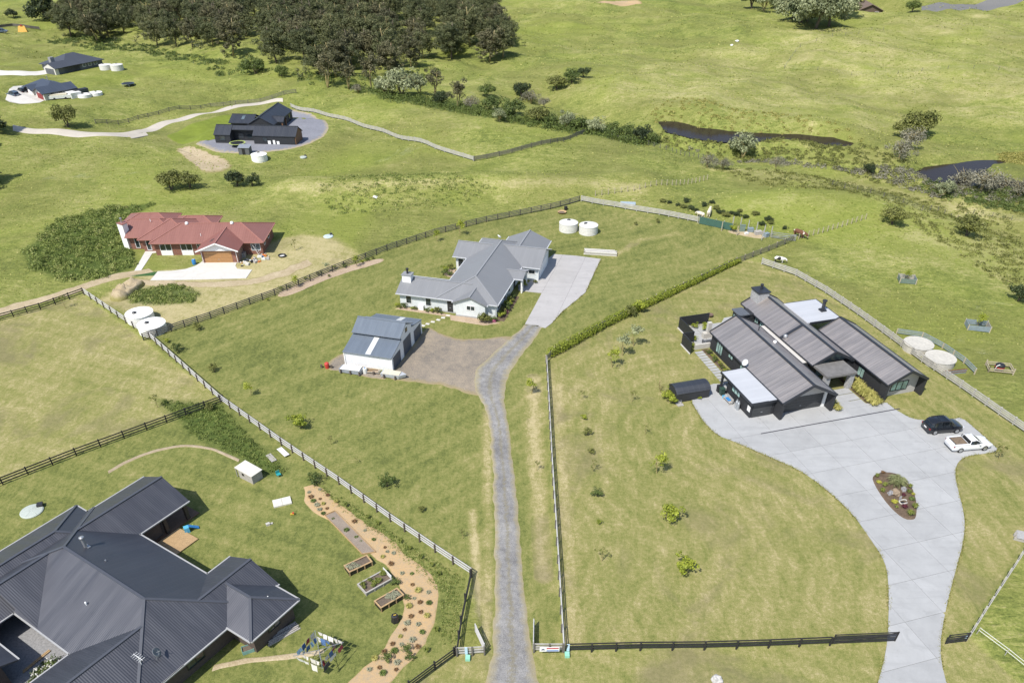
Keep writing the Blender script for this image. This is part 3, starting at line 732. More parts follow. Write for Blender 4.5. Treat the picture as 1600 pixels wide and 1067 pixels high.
# ---- house A: dark hip and gable roofs at the lower left
RA = roof_mat('roof_ironsand', (0.108, 0.111, 0.126), 0.19, 0.46, bump=0.32, lapc=0.08, metal=0.72)
CAPA = mat('ridge_ironsand', (0.07, 0.075, 0.09), 0.4, 0.1); GUTA = mat('gutter_pale', (0.36, 0.36, 0.36), 0.5, 0.1)
WALLA = mat('brick_dark', (0.085, 0.065, 0.055), 0.85, 0.3, 6, 0.2)
A_O, A_A = (-36.34, 53.11), R(-32.7)
ha = empty('house', (A_O[0], A_O[1], 0), A_A, 'large house with dark charcoal hipped metal roofs, cut off by the lower left corner', 'house')
PA, ZA = 0.436, 2.35
for pl in (hip_planes(-7.40, 16.25, -12.15, 0, ZA, PA),
           gable_planes(-7.36, -0.10, -3.66, 5.92, ZA, PA, 'v'),
           gable_planes(-7.38, 2.72, -12.13, -7.1, ZA, PA, 'v'),
           gable_planes(9.77, 16.21, -3.26, 2.75, ZA, PA, 'v'),
           gable_planes(7.45, 16.20, -27.0, -7.77, ZA, PA, 'v'),
           hip_planes(13.0, 19.14, -3.22, 2.36, ZA + 0.02, PA, 'u', False, True),
           hip_planes(-9.2, -0.8, -26.0, -0.8, ZA, PA, 'v', False, True)):
    roof(ha, pl[0], pl[1], RA, CAPA, 0.16, GUTA)
roof(ha, *gable_planes(-3.4, 4.4, -24.0, -14.8, ZA, PA, 'u'), RA, CAPA, 0.16, GUTA)
mb = MB(); mb.box(-6.9, 15.7, -11.6, -0.5, -0.6, 2.55); mb.box(-6.85, -0.6, -1, 2.4, -0.6, 2.55)
mb.box(10.3, 15.72, -1, 2.25, -0.6, 2.55); mb.box(8.0, 15.71, -26.5, -11, -0.6, 2.55); mb.box(15, 18.62, -2.7, 1.85, -0.6, 2.5)
mb.box(-8.7, -6.5, -25.5, -1.3, -0.6, 2.5); mb.build('wall', WALLA, ha)
mb = MB(); mb.box(-3.0, 4.0, -24, -16.0, -0.5, 2.4); mb.build('garage_wall', WALLA, ha)
POST_A = mat('post_timber_dark', (0.06, 0.045, 0.035), 0.8)
for u, v in ((-0.5, 5.4), (-6.8, 5.4), (-0.5, 2.9)): MB().box(u - 0.18, u + 0.18, v - 0.18, v + 0.18, -0.3, 2.4).build('post', POST_A, ha)
pipe(ha, (-0.35, -4.75, 4.2), 1.25, 0.16, FLUE, skirt=0.3)
pipe(ha, (2.9, -4.9, 4.3), 0.35, 0.07, FLUE, 'vent_pipe', False)
pipe(ha, (17.2, 0.7, 2.6), 0.6, 0.05, WHITE, 'vent_pipe', False)
pipe(ha, (5.4, -8.7, 3.6), 0.35, 0.06, WHITE, 'vent_pipe', True)
dish(ha, (14.6, -8.8, 3.0), mat('dish_grey', (0.18, 0.19, 0.2), 0.5), R(40), 0.42)
mb = MB(); mb.tube([(14.2, -9.9, 2.9), (14.2, -9.9, 4.3)], 0.03, 6); mb.bar((13.6, -9.9, 4.2), (14.8, -9.9, 4.25), 0.03, 0.03)
for k in range(5): mb.bar((13.7 + k * 0.24, -10.2, 4.22), (13.7 + k * 0.24, -9.6, 4.22), 0.02, 0.02)
mb.build('aerial', WHITE, ha)
window(ha, (10.2, -0.5, 1.3), R(90), 1.8, 1.2, DARKFR, GLASS); window(ha, (5.0, -0.5, 1.1), R(90), 2.6, 2.0, DARKFR, GLASS, 2)
window(ha, (15.72, -6.5, 1.3), 0, 1.8, 1.2, DARKFR, GLASS); window(ha, (15.72, -10.5, 1.3), 0, 1.6, 1.2, DARKFR, GLASS)
window(ha, (18.62, -0.4, 1.4), 0, 1.4, 0.9, DARKFR, GLASS)
window(ha, (4.8, -11.6, 1.1), R(-90), 1.6, 2.0, DARKFR, GLASS)

# ---- house B: grey metal roof, pale weatherboards, in the middle
RB = roof_mat('roof_grey', (0.195, 0.20, 0.21), 0.19, 0.5, bump=0.45, lapc=0.06, var=0.06)
CAPB = mat('ridge_grey', (0.25, 0.255, 0.265), 0.45, 0.06); GUTB = mat('gutter_offwhite', (0.5, 0.51, 0.53), 0.5, 0.05)
def board_mat(name, c, period=0.17, axis=2, bump=0.5):
    if name in MATS: return MATS[name]
    t = NT(name); sep = t.node('ShaderNodeSeparateXYZ'); t.l(t.coord(), sep.inputs[0])
    fr = t.math('FRACT', t.math('DIVIDE', sep.outputs[axis], period))
    n = t.noise(2.5, 4)
    cc = t.mix(t.math('MULTIPLY', t.math('LESS_THAN', fr, 0.14), 0.35), t.ramp(n, [(0.3, tuple(x * 0.93 for x in c)), (0.7, tuple(min(1, x * 1.05) for x in c))]), tuple(x * 0.55 for x in c))
    t.col(cc); t.rough(0.65); t.bump(fr, bump, 0.02); MATS[name] = t.m; return t.m
WALLB = board_mat('weatherboard_pale', (0.62, 0.655, 0.66))
hb = empty('house', (B_O[0], B_O[1], 0), B_A, 'pale weatherboard house with sprawling mid grey metal roof in the centre', 'house')
PB, ZB = 0.41, 2.35
for pl in (hip_planes(6.5, 16.2, 0.02, 24.4, ZB, PB, 'v', True, True), gable_planes(0.0, 11.3, 0.0, 6.6, ZB - 0.005, PB, 'u'),
           gable_planes(3.9, 11.0, 15.5, 22.3, ZB, PB, 'u'), gable_planes(11.5, 19.3, 14.5, 22.7, ZB, PB, 'u'),
           gable_planes(10.8, 18.35, 18.6, 26.4, ZB, PB, 'v'), gable_planes(9.35, 14.75, -0.6, 3.6, ZB, PB, 'v'),
           gable_planes(14.3, 17.65, 9.6, 13.4, ZB + 0.04, 0.32, 'u')):
    roof(hb, pl[0], pl[1], RB, CAPB, 0.13, GUTB)
mb = MB(); gwall(mb, 0, 11, 0, 6.6, ZB, PB, 'u'); gwall(mb, 3.9, 11, 15.5, 22.3, ZB, PB, 'u'); gwall(mb, 11.5, 19.3, 14.5, 22.7, ZB, PB, 'u')
gwall(mb, 10.8, 18.35, 18.6, 26.4, ZB, PB, 'v'); gwall(mb, 9.35, 14.75, -0.6, 3.6, ZB, PB, 'v', 0.4, 0.35); mb.box(6.95, 15.75, 0.47, 23.9, -0.6, 2.5)
mb.build('wall', WALLB, hb)
fb = MB(); fb.box(0.4, 11.2, 0.43, 6.2, -0.6, 0.22); fb.box(9.7, 14.4, -0.3, 2, -0.6, 0.22); fb.build('foundation', mat('foundation_grey', (0.33, 0.33, 0.33), 0.9), hb)
ch = MB().box(0.35, 1.75, 2.2, 3.4, -0.4, 4.35).build('chimney', WHITE, hb); MB().box(0.25, 1.85, 2.1, 3.5, 4.353, 4.47).build('chimney_cap', CAPB, ch)
pipe(hb, (1.05, 2.8, 4.47), 0.6, 0.16, DARKFR, 'chimney_pot')
for u in (1.9, 5.1): window(hb, (u, 0.45, 1.35), R(-90), 0.95, 1.35, WHITE, GLASS, 0, rows=2)
window(hb, (12.1, -0.25, 1.55), R(-90), 1.35, 0.8, WHITE, GLASS, 1); door(hb, (8.6, 0.45, 0.15), R(-90), 0.9, 1.95, DARKFR, 'door', 1)
window(hb, (17.2, 14.95, 1.45), R(-90), 2.3, 0.75, WHITE, GLASS, 1); window(hb, (5.2, 15.95, 1.2), R(-90), 1.0, 1.5, WHITE, GLASS, 0); window(hb, (6.0, 15.95, 1.05), R(-90), 0.5, 1.9, WHITE, GLASS, 0)
for v in (2.2, 5.6, 8.2): window(hb, (15.75, v, 1.3), 0, 1.2, 1.1, WHITE, GLASS, 0)
door(hb, (18.85, 18.6, -0.02), 0, 4.8, 2.0, WHITE, 'garage_door'); door(hb, (15.75, 11.4, 0.0), 0, 1.0, 2.0, DARKFR, 'door', 1)
for v in (9.9, 10.5, 13.1): MB().box(17.25, 17.45, v - 0.1, v + 0.1, -0.2, 2.28).build('porch_post', WHITE, hb)
MB().box(3.55, 4.35, 0.02, 0.4, -0.2, 0.75).build('heat_pump', WHITE, hb)
dish(hb, (10.9, 19.3, 4.1), WHITE, R(60), 0.38)
MB().tube([(15.9, 0.35, 2.2), (15.9, 0.35, -0.1)], 0.05, 8).build('downpipe', WHITE, hb)
MB().tube([(18.9, 14.8, 2.2), (18.9, 14.8, -0.1)], 0.05, 8).build('downpipe', WHITE, hb)

# ---- barn
RS = roof_mat('roof_barn_blue', (0.125, 0.15, 0.185), 0.19, 0.42, bump=0.5, lapc=0.07)
CAPS = mat('ridge_barn', (0.17, 0.195, 0.23), 0.4, 0.08); WALLS = board_mat('cladding_white', (0.72, 0.73, 0.74), 0.2, 0)
SKYL = mat('skylight_sheet', (0.55, 0.56, 0.56), 0.4, 0.15, 1.5)
hs = empty('barn', (-22.9, 89.15, 0), R(-15.2), 'white barn with blue grey stepped roof and three roller doors beside gravel yard', 'barn')
roof(hs, [[(0, 0, 2.15), (7.1, 0, 2.15), (7.1, 3.7, 3.0), (0, 3.7, 3.0)], [(7.1, 11.25, 2.15), (0, 11.25, 2.15), (0, 7.55, 3.0), (7.1, 7.55, 3.0)]], [], RS, None, 0.1, CAPS)
roof(hs, *gable_planes(-0.02, 7.12, 3.35, 7.9, 3.36, 0.5, 'u'), RS, CAPS, 0.1, CAPS, 0.2)
mb = MB()
for x0, x1, prof in ((0.06, 7.04, [(0.12, -0.4), (11.13, -0.4), (11.13, 2.05), (7.5, 2.9), (7.5, 3.38), (5.62, 4.28), (3.75, 3.38), (3.75, 2.9), (0.12, 2.05)]),):
    n = len(prof); vs = [(x0, a, b) for a, b in prof] + [(x1, a, b) for a, b in prof]
    mb.add(vs, [tuple(range(n))[::-1], tuple(range(n, 2 * n))] + [(i, (i + 1) % n, n + (i + 1) % n, n + i) for i in range(n)])
q_ = mb.build('wall', WALLS, hs); fix_normals(q_.data)
DOORS = mat('roller_door_blue', (0.07, 0.085, 0.11), 0.5, 0.1)
for v, w, h in ((1.75, 2.5, 1.85), (5.6, 2.7, 2.35), (9.5, 2.6, 1.85)): door(hs, (7.04, v, 0.02), 0, w, h, DOORS, 'roller_door', 6, False)
window(hs, (7.04, 5.62, 3.45), 0, 0.6, 0.6, DARKFR, mat('loft_amber', (0.30, 0.22, 0.10), 0.4), 0, 'loft_window')
for u, a in ((3.3, 0),):
    MB().slab([(3.25, 0.05, 2.18), (4.0, 0.05, 2.18), (4.0, 3.4, 2.95), (3.25, 3.4, 2.95)], 0.02).build('skylight', SKYL, hs)
    MB().slab([(4.7, 11.2, 2.18), (3.95, 11.2, 2.18), (3.95, 7.9, 2.95), (4.7, 7.9, 2.95)], 0.02).build('skylight', SKYL, hs)
for p in ((0.1, 0.08), (7.0, 0.08), (0.1, 11.17), (7.0, 11.17)): MB().box(p[0] - 0.07, p[0] + 0.07, p[1] - 0.07, p[1] + 0.07, -0.2, 2.1).build('corner_trim', WHITE, hs)

# ---- house C: red roof
RC = roof_mat('roof_red', (0.235, 0.104, 0.084), 0.40, 0.5, lap=0.42, bump=0.5, lapc=0.10, var=0.10, tile=0.37); RC2 = roof_mat('roof_red_rib', (0.215, 0.086, 0.068), 0.42, 0.5, lap=0.42, bump=0.9, lapc=0.22, var=0.10)
CAPC = mat('ridge_red', (0.33, 0.15, 0.12), 0.5, 0.08); BRICK = NT('brick_red')
_b = BRICK.node('ShaderNodeTexBrick'); _b.inputs['Color1'].default_value = (0.24, 0.085, 0.05, 1); _b.inputs['Color2'].default_value = (0.16, 0.06, 0.04, 1); _b.inputs['Mortar'].default_value = (0.33, 0.28, 0.24, 1)
_b.inputs['Scale'].default_value = 4.0; _b.inputs['Mortar Size'].default_value = 0.012
_m = BRICK.node('ShaderNodeMapping'); _m.inputs['Rotation'].default_value = (R(90), 0, 0); BRICK.l(BRICK.coord(), _m.inputs[0]); BRICK.l(_m.outputs[0], _b.inputs[0]); BRICK.col(_b.outputs[0]); BRICK.rough(0.9); BRICK = BRICK.m
hc = empty('house', (-62.84, 125.81, 0), R(1.6), 'brick house with red tile pattern metal roof and wooden garage door', 'house')
PC, ZC = 0.39, 2.35
for k, pl in enumerate((hip_planes(0.0, 19.6, 0.0, 9.2, ZC, PC), hip_planes(-2.65, 7.0, 1.74, 11.4, ZC, PC + 0.01), hip_planes(-5.3, 4.0, 2.85, 11.3, ZC, PC + 0.02, 'u', False, True), hip_planes(-8.3, 1.0, 8.6, 14.6, ZC, PC),
           hip_planes(1.0, 9.05, 8.0, 13.0, ZC, PC))):
    roof(hc, pl[0], pl[1], RC, CAPC, 0.13, CAPC, 0.18)
roof(hc, *gable_planes(9.05, 16.25, -3.85, 4.5, ZC, PC, 'v'), RC2, CAPC, 0.13, None, 0.18)
mb = MB(); mb.box(0.5, 19.1, 0.55, 8.7, -0.5, 2.5); mb.box(-2.2, 6, 2.3, 11, -0.5, 2.5); mb.box(-4.8, 4, 3.4, 10.8, -0.5, 2.5); mb.box(-7.8, 0, 9, 14.1, -0.5, 2.5); mb.box(1.5, 8.6, 8, 12.5, -0.5, 2.5)
mb.box(9.55, 15.75, -3.0, 2.0, -0.5, 2.38); mb.build('wall', BRICK, hc)
g = MB(); g.add([(9.5, -3.35, 2.25), (15.8, -3.35, 2.25), (15.8, -3.35, 2.42), (12.65, -3.35, 3.6), (9.5, -3.35, 2.42), (9.5, -3.02, 2.25), (15.8, -3.02, 2.25), (15.8, -3.02, 2.42), (12.65, -3.02, 3.6), (9.5, -3.02, 2.42)],
          [(4, 3, 2, 1, 0)[::-1], (5, 6, 7, 8, 9)[::-1]] + [(i, 5 + i, 5 + (i + 1) % 5, (i + 1) % 5) for i in range(5)])
q_ = g.build('gable_panel', WHITE, hc); fix_normals(q_.data)
MB().bar((9.05, -3.9, 2.32), (12.65, -3.9, 3.72), 0.06, 0.2).build('barge_board', WHITE, hc); MB().bar((16.25, -3.9, 2.32), (12.65, -3.9, 3.72), 0.06, 0.2).build('barge_board', WHITE, hc)
door(hc, (12.4, -3.0, -0.1), R(-90), 4.7, 2.1, mat('cedar_door', (0.36, 0.19, 0.075), 0.5, 0.15), 'garage_door', 4)
for u in (9.75, 15.6): MB().tube([(u, -3.2, 2.3), (u, -3.2, -0.1)], 0.05, 8).build('downpipe', WHITE, hc)
ch = MB().prism([(-6.6, 4.4), (-5.3, 3.5), (-4.9, 4.6), (-5.7, 5.3)], -0.5, 4.3).build('chimney', WHITE, hc); MB().prism([(-6.7, 4.4), (-5.25, 3.38), (-4.75, 4.65), (-5.7, 5.45)], 4.303, 4.4).build('chimney_cap', RC2, ch)
pipe(hc, (-5.7, 4.5, 4.4), 0.6, 0.14, FLUE, 'chimney_pot')
for u, w in ((2.4, 2.0), (6.0, 2.0), (8.3, 0.9)): window(hc, (u, 0.55, 1.45), R(-90), w, 1.3, WHITE, GLASS, 1)
for u in (2.4, 6.0): MB().box(u - 1.0, u + 1.0, 0.47, 0.56, 0.0, 0.78).build('window_panel', WHITE, hc)
window(hc, (-3.6, 3.4, 1.2), R(-90), 0.8, 1.9, WHITE, GLASS, 0); window(hc, (-1.2, 2.3, 1.2), R(-90), 0.8, 1.9, WHITE, GLASS, 0); window(hc, (18.0, 0.55, 1.35), R(-90), 1.6, 1.3, WHITE, GLASS_S, 1)
for v in (2.4, 5.4): window(hc, (19.1, v, 1.5), 0, 1.0, 0.9, WHITE, GLASS, 0)
MB().slab([(11.0, -1.6, 3.12), (11.6, -1.6, 3.36), (11.6, -0.4, 3.36), (11.0, -0.4, 3.12)], 0.05).build('skylight', GLASS, hc)
for p in ((5.6, 4.4), (13.5, 4.4)): MB().lathe([(0.3, 0), (0.3, 0.2), (0.22, 0.35), (0.05, 0.42)], 14, (p[0], p[1], 4.05)).build('roof_vent', WHITE, hc)
for p in ((-1.4, 6.2, 3.9), (8.6, 1.6, 2.95)): pipe(hc, p, 0.45, 0.05, WHITE, 'vent_pipe', False)

# ---- house D: long dark gables on the right
RD = roof_mat('roof_brown_profile', (0.39, 0.355, 0.335), 0.40, 0.46, lap=0.8, bump=0.5, lapc=0.3, var=0.14, metal=0.7)
RD2 = roof_mat('roof_flat_white', (0.43, 0.445, 0.475), 0.5, 0.6, lap=2.0, bump=0.05, lapc=0.05, var=0.05)
TRIM = mat('trim_navy_black', (0.026, 0.029, 0.036), 0.45, 0.12); WALLD = board_mat('vertical_black_boards', (0.026, 0.027, 0.031), 0.18, 0, 0.6)
PLAST = mat('plaster_grey', (0.40, 0.385, 0.37), 0.85, 0.05); STONE = mat('stone_schist', (0.34, 0.34, 0.34), 0.9, 0.35, 4, 0.5, 12)
hd = empty('house', (D_O[0], D_O[1], 0), D_A, 'modern black house of three parallel gables with ribbed brown grey roofs', 'house')
ZD, PD = 2.5, 0.52
def dgable(u0, u1, v0, v1):
    pl, rd = gable_planes(u0, u1, v0, v1, ZD, PD, 'u')
    r = roof(hd, pl, rd, RD, TRIM, 0.16, TRIM, 0.34)
    c = (v0 + v1) / 2; zr = ZD + PD * (v1 - v0) / 2
    for u in (u0 - 0.06, u1 + 0.06):
        for v in (v0, v1): MB().bar((u, v, ZD - 0.05), (u, c, zr - 0.02), 0.14, 0.34).build('barge_board', TRIM, r)
dgable(-0.2, 18.6, -7.5, 0.0); dgable(6.6, 25.2, -14.6, -8.55); dgable(-0.15, 14.85, -20.85, -14.95)
mb = MB(); mb.box(1.2, 18.3, -7.15, -0.25, -0.5, ZD); mb.box(7.6, 24.8, -14.3, -8.85, -0.5, ZD); mb.box(0.95, 14.5, -20.5, -15.2, -0.5, ZD)
mb.box(7.8, 18.0, -9, -7, -0.5, 2.2); mb.box(6.8, 14, -15.5, -14, -0.5, 2.2)
mb.build('wall', WALLD, hd)
mb = MB(); gwall(mb, 1.0, 18.2, -7.5, 0, ZD, PD, 'u', 0.4, 0.15, 0.1, 0.2, 2.1); gwall(mb, 0.75, 14.5, -20.85, -14.95, ZD, PD, 'u', 0.4, 0.15, 0.1, 0.2, -0.4); mb.build('gable_wall', PLAST, hd)
mb = MB(); gwall(mb, 7.4, 25.0, -14.6, -8.55, ZD, PD, 'u', 0.35, 0.15, 0.1, 0.2, 2.1); mb.build('gable_glazing', GLASS_S, hd)
for u0, u1, v0, v1 in ((-0.2, 1.4, -0.32, -0.02), (-0.2, 1.4, -7.48, -7.18), (-0.15, 1.1, -20.83, -20.53), (-0.15, 1.1, -15.25, -14.97)):
    MB().box(u0, u1, v0, v1, -0.4, ZD - 0.16).build('fin_wall', WALLD, hd)
MB().box(1.0, 1.3, -7.1, -6.75, -0.3, 2.4).build('pier', WHITE, hd)
door(hd, (1.14, -3.6, 0.05), R(180), 5.9, 2.05, mat('garage_grey', (0.045, 0.047, 0.05), 0.5), 'garage_door', 5)
roof(hd, [[(0.95, 0.12, 2.42), (8.7, 0.12, 2.42), (8.7, 3.55, 2.36), (0.95, 3.55, 2.36)]], [], RD2, None, 0.22, None)
mb = MB(); mb.box(1.25, 7.2, 0.05, 3.3, -0.4, 2.13); mb.build('carport_wall', WALLD, hd)
MB().box(0.9, 8.75, 3.5, 3.62, 2.1, 2.38).build('fascia', TRIM, hd); MB().box(0.88, 1.0, 0.1, 3.5, 2.1, 2.4).build('fascia', TRIM, hd); MB().box(8.66, 8.78, 0.1, 3.5, 2.1, 2.4).build('fascia', TRIM, hd)
door(hd, (1.24, 1.75, 0.05), R(180), 2.6, 1.95, mat('garage_grey', (0.045, 0.047, 0.05), 0.5), 'garage_door', 4)
MB().box(8.35, 8.6, 3.2, 3.45, -0.1, 2.1).build('carport_post', TRIM, hd); MB().box(7.25, 8.6, 3.2, 3.45, -0.1, 0.3).build('post_base', TRIM, hd)
window(hd, (5.0, 3.3, 1.55), R(90), 2.0, 0.7, DARKFR, GLASS_T, 2)
roof(hd, [[(16.7, -19.6, 2.8), (22.9, -19.6, 2.8), (22.9, -14.2, 2.8), (16.7, -14.2, 2.8)][::-1][::-1]], [], RD2, None, 0.2, None)
for u, v in ((22.7, -19.4), (16.9, -19.4)): MB().box(u - 0.15, u + 0.15, v - 0.15, v + 0.15, -0.3, 2.6).build('patio_post', TRIM, hd)
MB().box(16.64, 22.96, -19.72, -19.6, 2.5, 2.82).build('fascia', TRIM, hd); MB().box(16.58, 16.7, -19.6, -14.6, 2.5, 2.82).build('fascia', TRIM, hd); MB().box(22.9, 23.02, -19.6, -14.6, 2.5, 2.82).build('fascia', TRIM, hd)
pipe(hd, (19.4, -18.4, 2.8), 1.45, 0.24, TRIM, skirt=0.42)
roof(hd, [[(7.9, -8.6, 2.3), (18.5, -8.6, 2.3), (18.5, -7.45, 2.3), (7.9, -7.45, 2.3)]], [], conc_mat('gutter_light', (0.5, 0.48, 0.45)), None, 0.08, None)
roof(hd, [[(6.7, -14.98, 2.26), (16.7, -14.98, 2.26), (16.7, -14.56, 2.26), (6.7, -14.56, 2.26)]], [], conc_mat('gutter_light', (0.5, 0.48, 0.45)), None, 0.08, None)
roof(hd, [[(3.5, -13.05, 2.6), (6.6, -13.05, 2.6), (6.6, -8.6, 2.6), (3.5, -8.6, 2.6)]], [], mat('porch_roof', (0.16, 0.155, 0.15), 0.7, 0.3, 1.2), None, 0.28, None)
for v in (-9.0, -12.65): MB().box(3.7, 4.3, v - 0.35, v + 0.35, -0.4, 2.32).build('stone_pier', STONE, hd)
door(hd, (7.58, -10.9, 0.05), R(180), 1.6, 2.1, mat('door_blue_grey', (0.09, 0.13, 0.15), 0.3), 'door', 1)
roof(hd, [[(21.4, -7.8, 2.72), (23.7, -7.8, 2.72), (23.7, -6.1, 2.72), (21.4, -6.1, 2.72)]], [], mat('canopy_grey', (0.10, 0.11, 0.125), 0.5), None, 0.16, None)
MB().box(21.6, 23.5, -8.86, -6.3, -0.4, 2.55).build('bay_wall', WALLD, hd); window(hd, (22.5, -6.3, 1.3), R(90), 1.6, 1.9, DARKFR, GLASS_T, 2)
ch = MB().box(23.2, 25.3, -11.6, -9.9, 2.6, 4.75).build('chimney', STONE, hd); MB().box(23.1, 25.4, -11.75, -9.75, 4.753, 4.9).build('chimney_cap', TRIM, ch); pipe(hd, (24.3, -10.8, 4.9), 0.6, 0.17, TRIM, 'chimney_pot')
window(hd, (15.9, -0.25, 1.25), R(90), 1.7, 1.6, DARKFR, GLASS_T, 2); window(hd, (12.9, -0.25, 1.65), R(90), 1.2, 0.6, DARKFR, GLASS_T, 1); window(hd, (9.6, -0.25, 1.25), R(90), 1.5, 1.6, DARKFR, GLASS_T, 2)
window(hd, (0.89, -17.75, 1.35), R(180), 2.5, 1.35, DARKFR, GLASS_T, 2, fw=0.09); window(hd, (5.2, -15.2, 1.3), R(90), 1.3, 1.35, DARKFR, GLASS_T, 1)
for u in (19.6, 21.0): window(hd, (u, -8.85, 1.2), R(90), 1.0, 2.0, DARKFR, GLASS_T, 1)
window(hd, (20.0, -14.3, 1.2), R(-90), 4.2, 2.1, DARKFR, GLASS, 2)
mb = MB(); mb.slab([(14.05, -8.5, 2.56), (14.55, -8.5, 2.56), (14.55, -11.55, 4.14), (14.05, -11.55, 4.14)][::-1], 0.03); mb.build('skylight_strip', TRIM, hd)
MB().lathe([(0.25, 0), (0.25, 0.25), (0.3, 0.3), (0.12, 0.45)], 14, (13.9, -8.9, 2.75)).build('roof_vent', STEEL, hd)
MB().lathe([(0.22, 0), (0.24, 0.2), (0.1, 0.33)], 14, (12.3, -6.2, 3.2)).build('roof_vent', WHITE, hd)
pipe(hd, (15.3, -5.4, 3.6), 0.4, 0.07, TRIM, 'vent_pipe', True); dish(hd, (8.8, 0.1, 2.3), mat('dish_pale', (0.55, 0.57, 0.58), 0.5), R(100), 0.45)
# house number board on the garage corner
pn = MB().box(1.4, 2.0, 3.3, 3.34, 0.8, 1.5).build('number_board', WHITE, hd)

# ---- house E: two black barn-like buildings far left
RE_ = roof_mat('roof_black_far', (0.028, 0.032, 0.042), 0.4, 0.45, lap=0.4, bump=0.5, lapc=0.3); WALLE = board_mat('black_boards_far', (0.022, 0.024, 0.028), 0.3, 0); CEDAR = mat('cedar_brown', (0.16, 0.085, 0.045), 0.7, 0.2)
ez = H(-63, 197)
he = empty('house', (-63.19, 191.36, ez - 0.15), R(-5.0), 'low black house with long front roof and cedar gable on the gravel circle', 'house')
roof(he, *gable_planes(-10.4, -6.2, 2.8, 8.4, 2.15, 0.58, 'u'), RE_, TRIM, 0.15, None); roof(he, *gable_planes(-0.6, 10.3, 2.8, 8.4, 2.15, 0.58, 'u'), RE_, TRIM, 0.15, None)
roof(he, [[(-6.4, 4.5, 3.0), (-0.4, 4.5, 3.0), (-0.4, 5.6, 3.66), (-6.4, 5.6, 3.66)], [(-0.4, 8.4, 2.13), (-6.4, 8.4, 2.13), (-6.4, 5.6, 3.66), (-0.4, 5.6, 3.66)]], [], RE_, None, 0.15, None)
mb = MB(); gwall(mb, -10.4, -6.2, 2.8, 8.4, 2.15, 0.58, 'u', 0.15); gwall(mb, -0.6, 10.0, 2.8, 8.4, 2.15, 0.58, 'u', 0.15); mb.box(-6.5, -0.5, 5.6, 8.2, -0.6, 2.6); mb.build('wall', WALLE, he)
mb = MB(); gwall(mb, 9.9, 10.4, 2.8, 8.4, 2.15, 0.58, 'u', 0.25, 0.02, 0.3); mb.build('cedar_gable', CEDAR, he)
roof(he, *gable_planes(-5.3, 1.75, 12.0, 27.0, 2.3, 0.52, 'v'), RE_, TRIM, 0.15, None); mb = MB(); gwall(mb, -5.3, 1.75, 12.0, 27.0, 2.3, 0.52, 'v', 0.2); mb.box(-5, 0, 7, 13, -0.5, 2.2); mb.build('rear_wall', WALLE, he)
roof(he, *gable_planes(-0.8, 3.2, 15.0, 18.4, 2.35, 0.55, 'u'), RE_, TRIM, 0.15, None); MB().box(2.6, 2.9, 15.2, 15.5, -0.5, 2.3).build('porch_post', CEDAR, he); MB().box(2.6, 2.9, 17.9, 18.2, -0.5, 2.3).build('porch_post', CEDAR, he)
roof(he, *gable_planes(-11.0, -4.6, 14.0, 21.0, 2.1, 0.36, 'u'), RE_, TRIM, 0.15, None); MB().box(-10.6, -5, 14.5, 20.5, -0.5, 2.0).build('wing_wall', WALLE, he)
MB().slab([(-8.0, 15.4, 2.66), (-7.2, 15.4, 2.66), (-7.2, 17.0, 3.24), (-8.0, 17.0, 3.24)], 0.03).build('skylight', GLASS_S, he)
for u, w in ((-8.4, 1.6), (-4.6, 1.4), (-2.4, 1.4), (2.4, 1.2)): window(he, (u, 2.95 if (u < -6.2 or u > -0.6) else 5.6, 1.3), R(-90), w, 1.1, DARKFR, GLASS, 0)
window(he, (1.55, 21.0, 1.2), 0, 1.0, 1.9, DARKFR, GLASS, 0); window(he, (1.55, 24.5, 1.2), 0, 1.0, 1.9, DARKFR, GLASS, 0)
for k, (u, w, h) in enumerate(((3.4, 0.9, 1.0), (4.6, 0.7, 1.2), (5.6, 0.8, 0.9))): door(he, (u, 2.94, 0.2), R(-90), w * 0.8, h * 0.8, WHITE, 'hatch', 1, False)  # white wall panels stand in for loose chairs and items along the front
MB().box(-1, 10.2, 1.4, 2.9, -0.5, 0.16).build('terrace', CONC_W, he)

# ---- houses F: far left
RF = roof_mat('roof_charcoal_far', (0.055, 0.062, 0.078), 0.4, 0.55, tile=0.37, bump=0.3); RF2 = roof_mat('roof_navy_far', (0.045, 0.058, 0.085), 0.4, 0.55, tile=0.37, bump=0.3)
WALLF = mat('brick_far_grey', (0.12, 0.125, 0.13), 0.85, 0.2); WALLF2 = mat('brick_far_cream', (0.58, 0.56, 0.52), 0.85, 0.1)
hf = empty('house', (-148.3, 273.1, H(-148, 280) - 0.1), R(60.6), 'grey brick house with charcoal hip roof and white garage gable at the far left', 'house')
roof(hf, *hip_planes(2.0, 17.6, 0, 12.6, 2.0, 0.40), RF, None, 0.2, CAPA); roof(hf, *gable_planes(-1.0, 9, 0.0, 6.6, 2.0, 0.42, 'u'), RF, None, 0.2, CAPA)
mb = MB(); mb.box(2.5, 17.1, 0.6, 12, -1, 2.2); gwall(mb, -0.8, 9, 0, 6.6, 2.0, 0.42, 'u', 0.6); mb.build('wall', WALLF, hf)
mb = MB(); gwall(mb, -0.95, 0.6, 0, 6.6, 2.0, 0.42, 'u', 0.5, 0.1, 0.2); mb.build('garage_front', WALLF2, hf); door(hf, (-0.86, 3.3, -0.1), R(180), 4.4, 1.9, mat('garage_far', (0.11, 0.115, 0.125), 0.6), 'garage_door', 4, False)
for u in (10.0, 12.2, 14.4): window(hf, (u, 0.6, 1.3), R(-90), 1.2, 1.0, WHITE, GLASS_S, 0)
MB().box(1.8, 3.2, 5.2, 6.4, 0, 4.4).build('chimney', mat('schist_far', (0.25, 0.25, 0.25), 0.9), hf)
for u in (4.5, 7.0): window(hf, (u, 0.62, 1.3), R(-90), 1.4, 1.1, DARKFR, GLASS, 1)
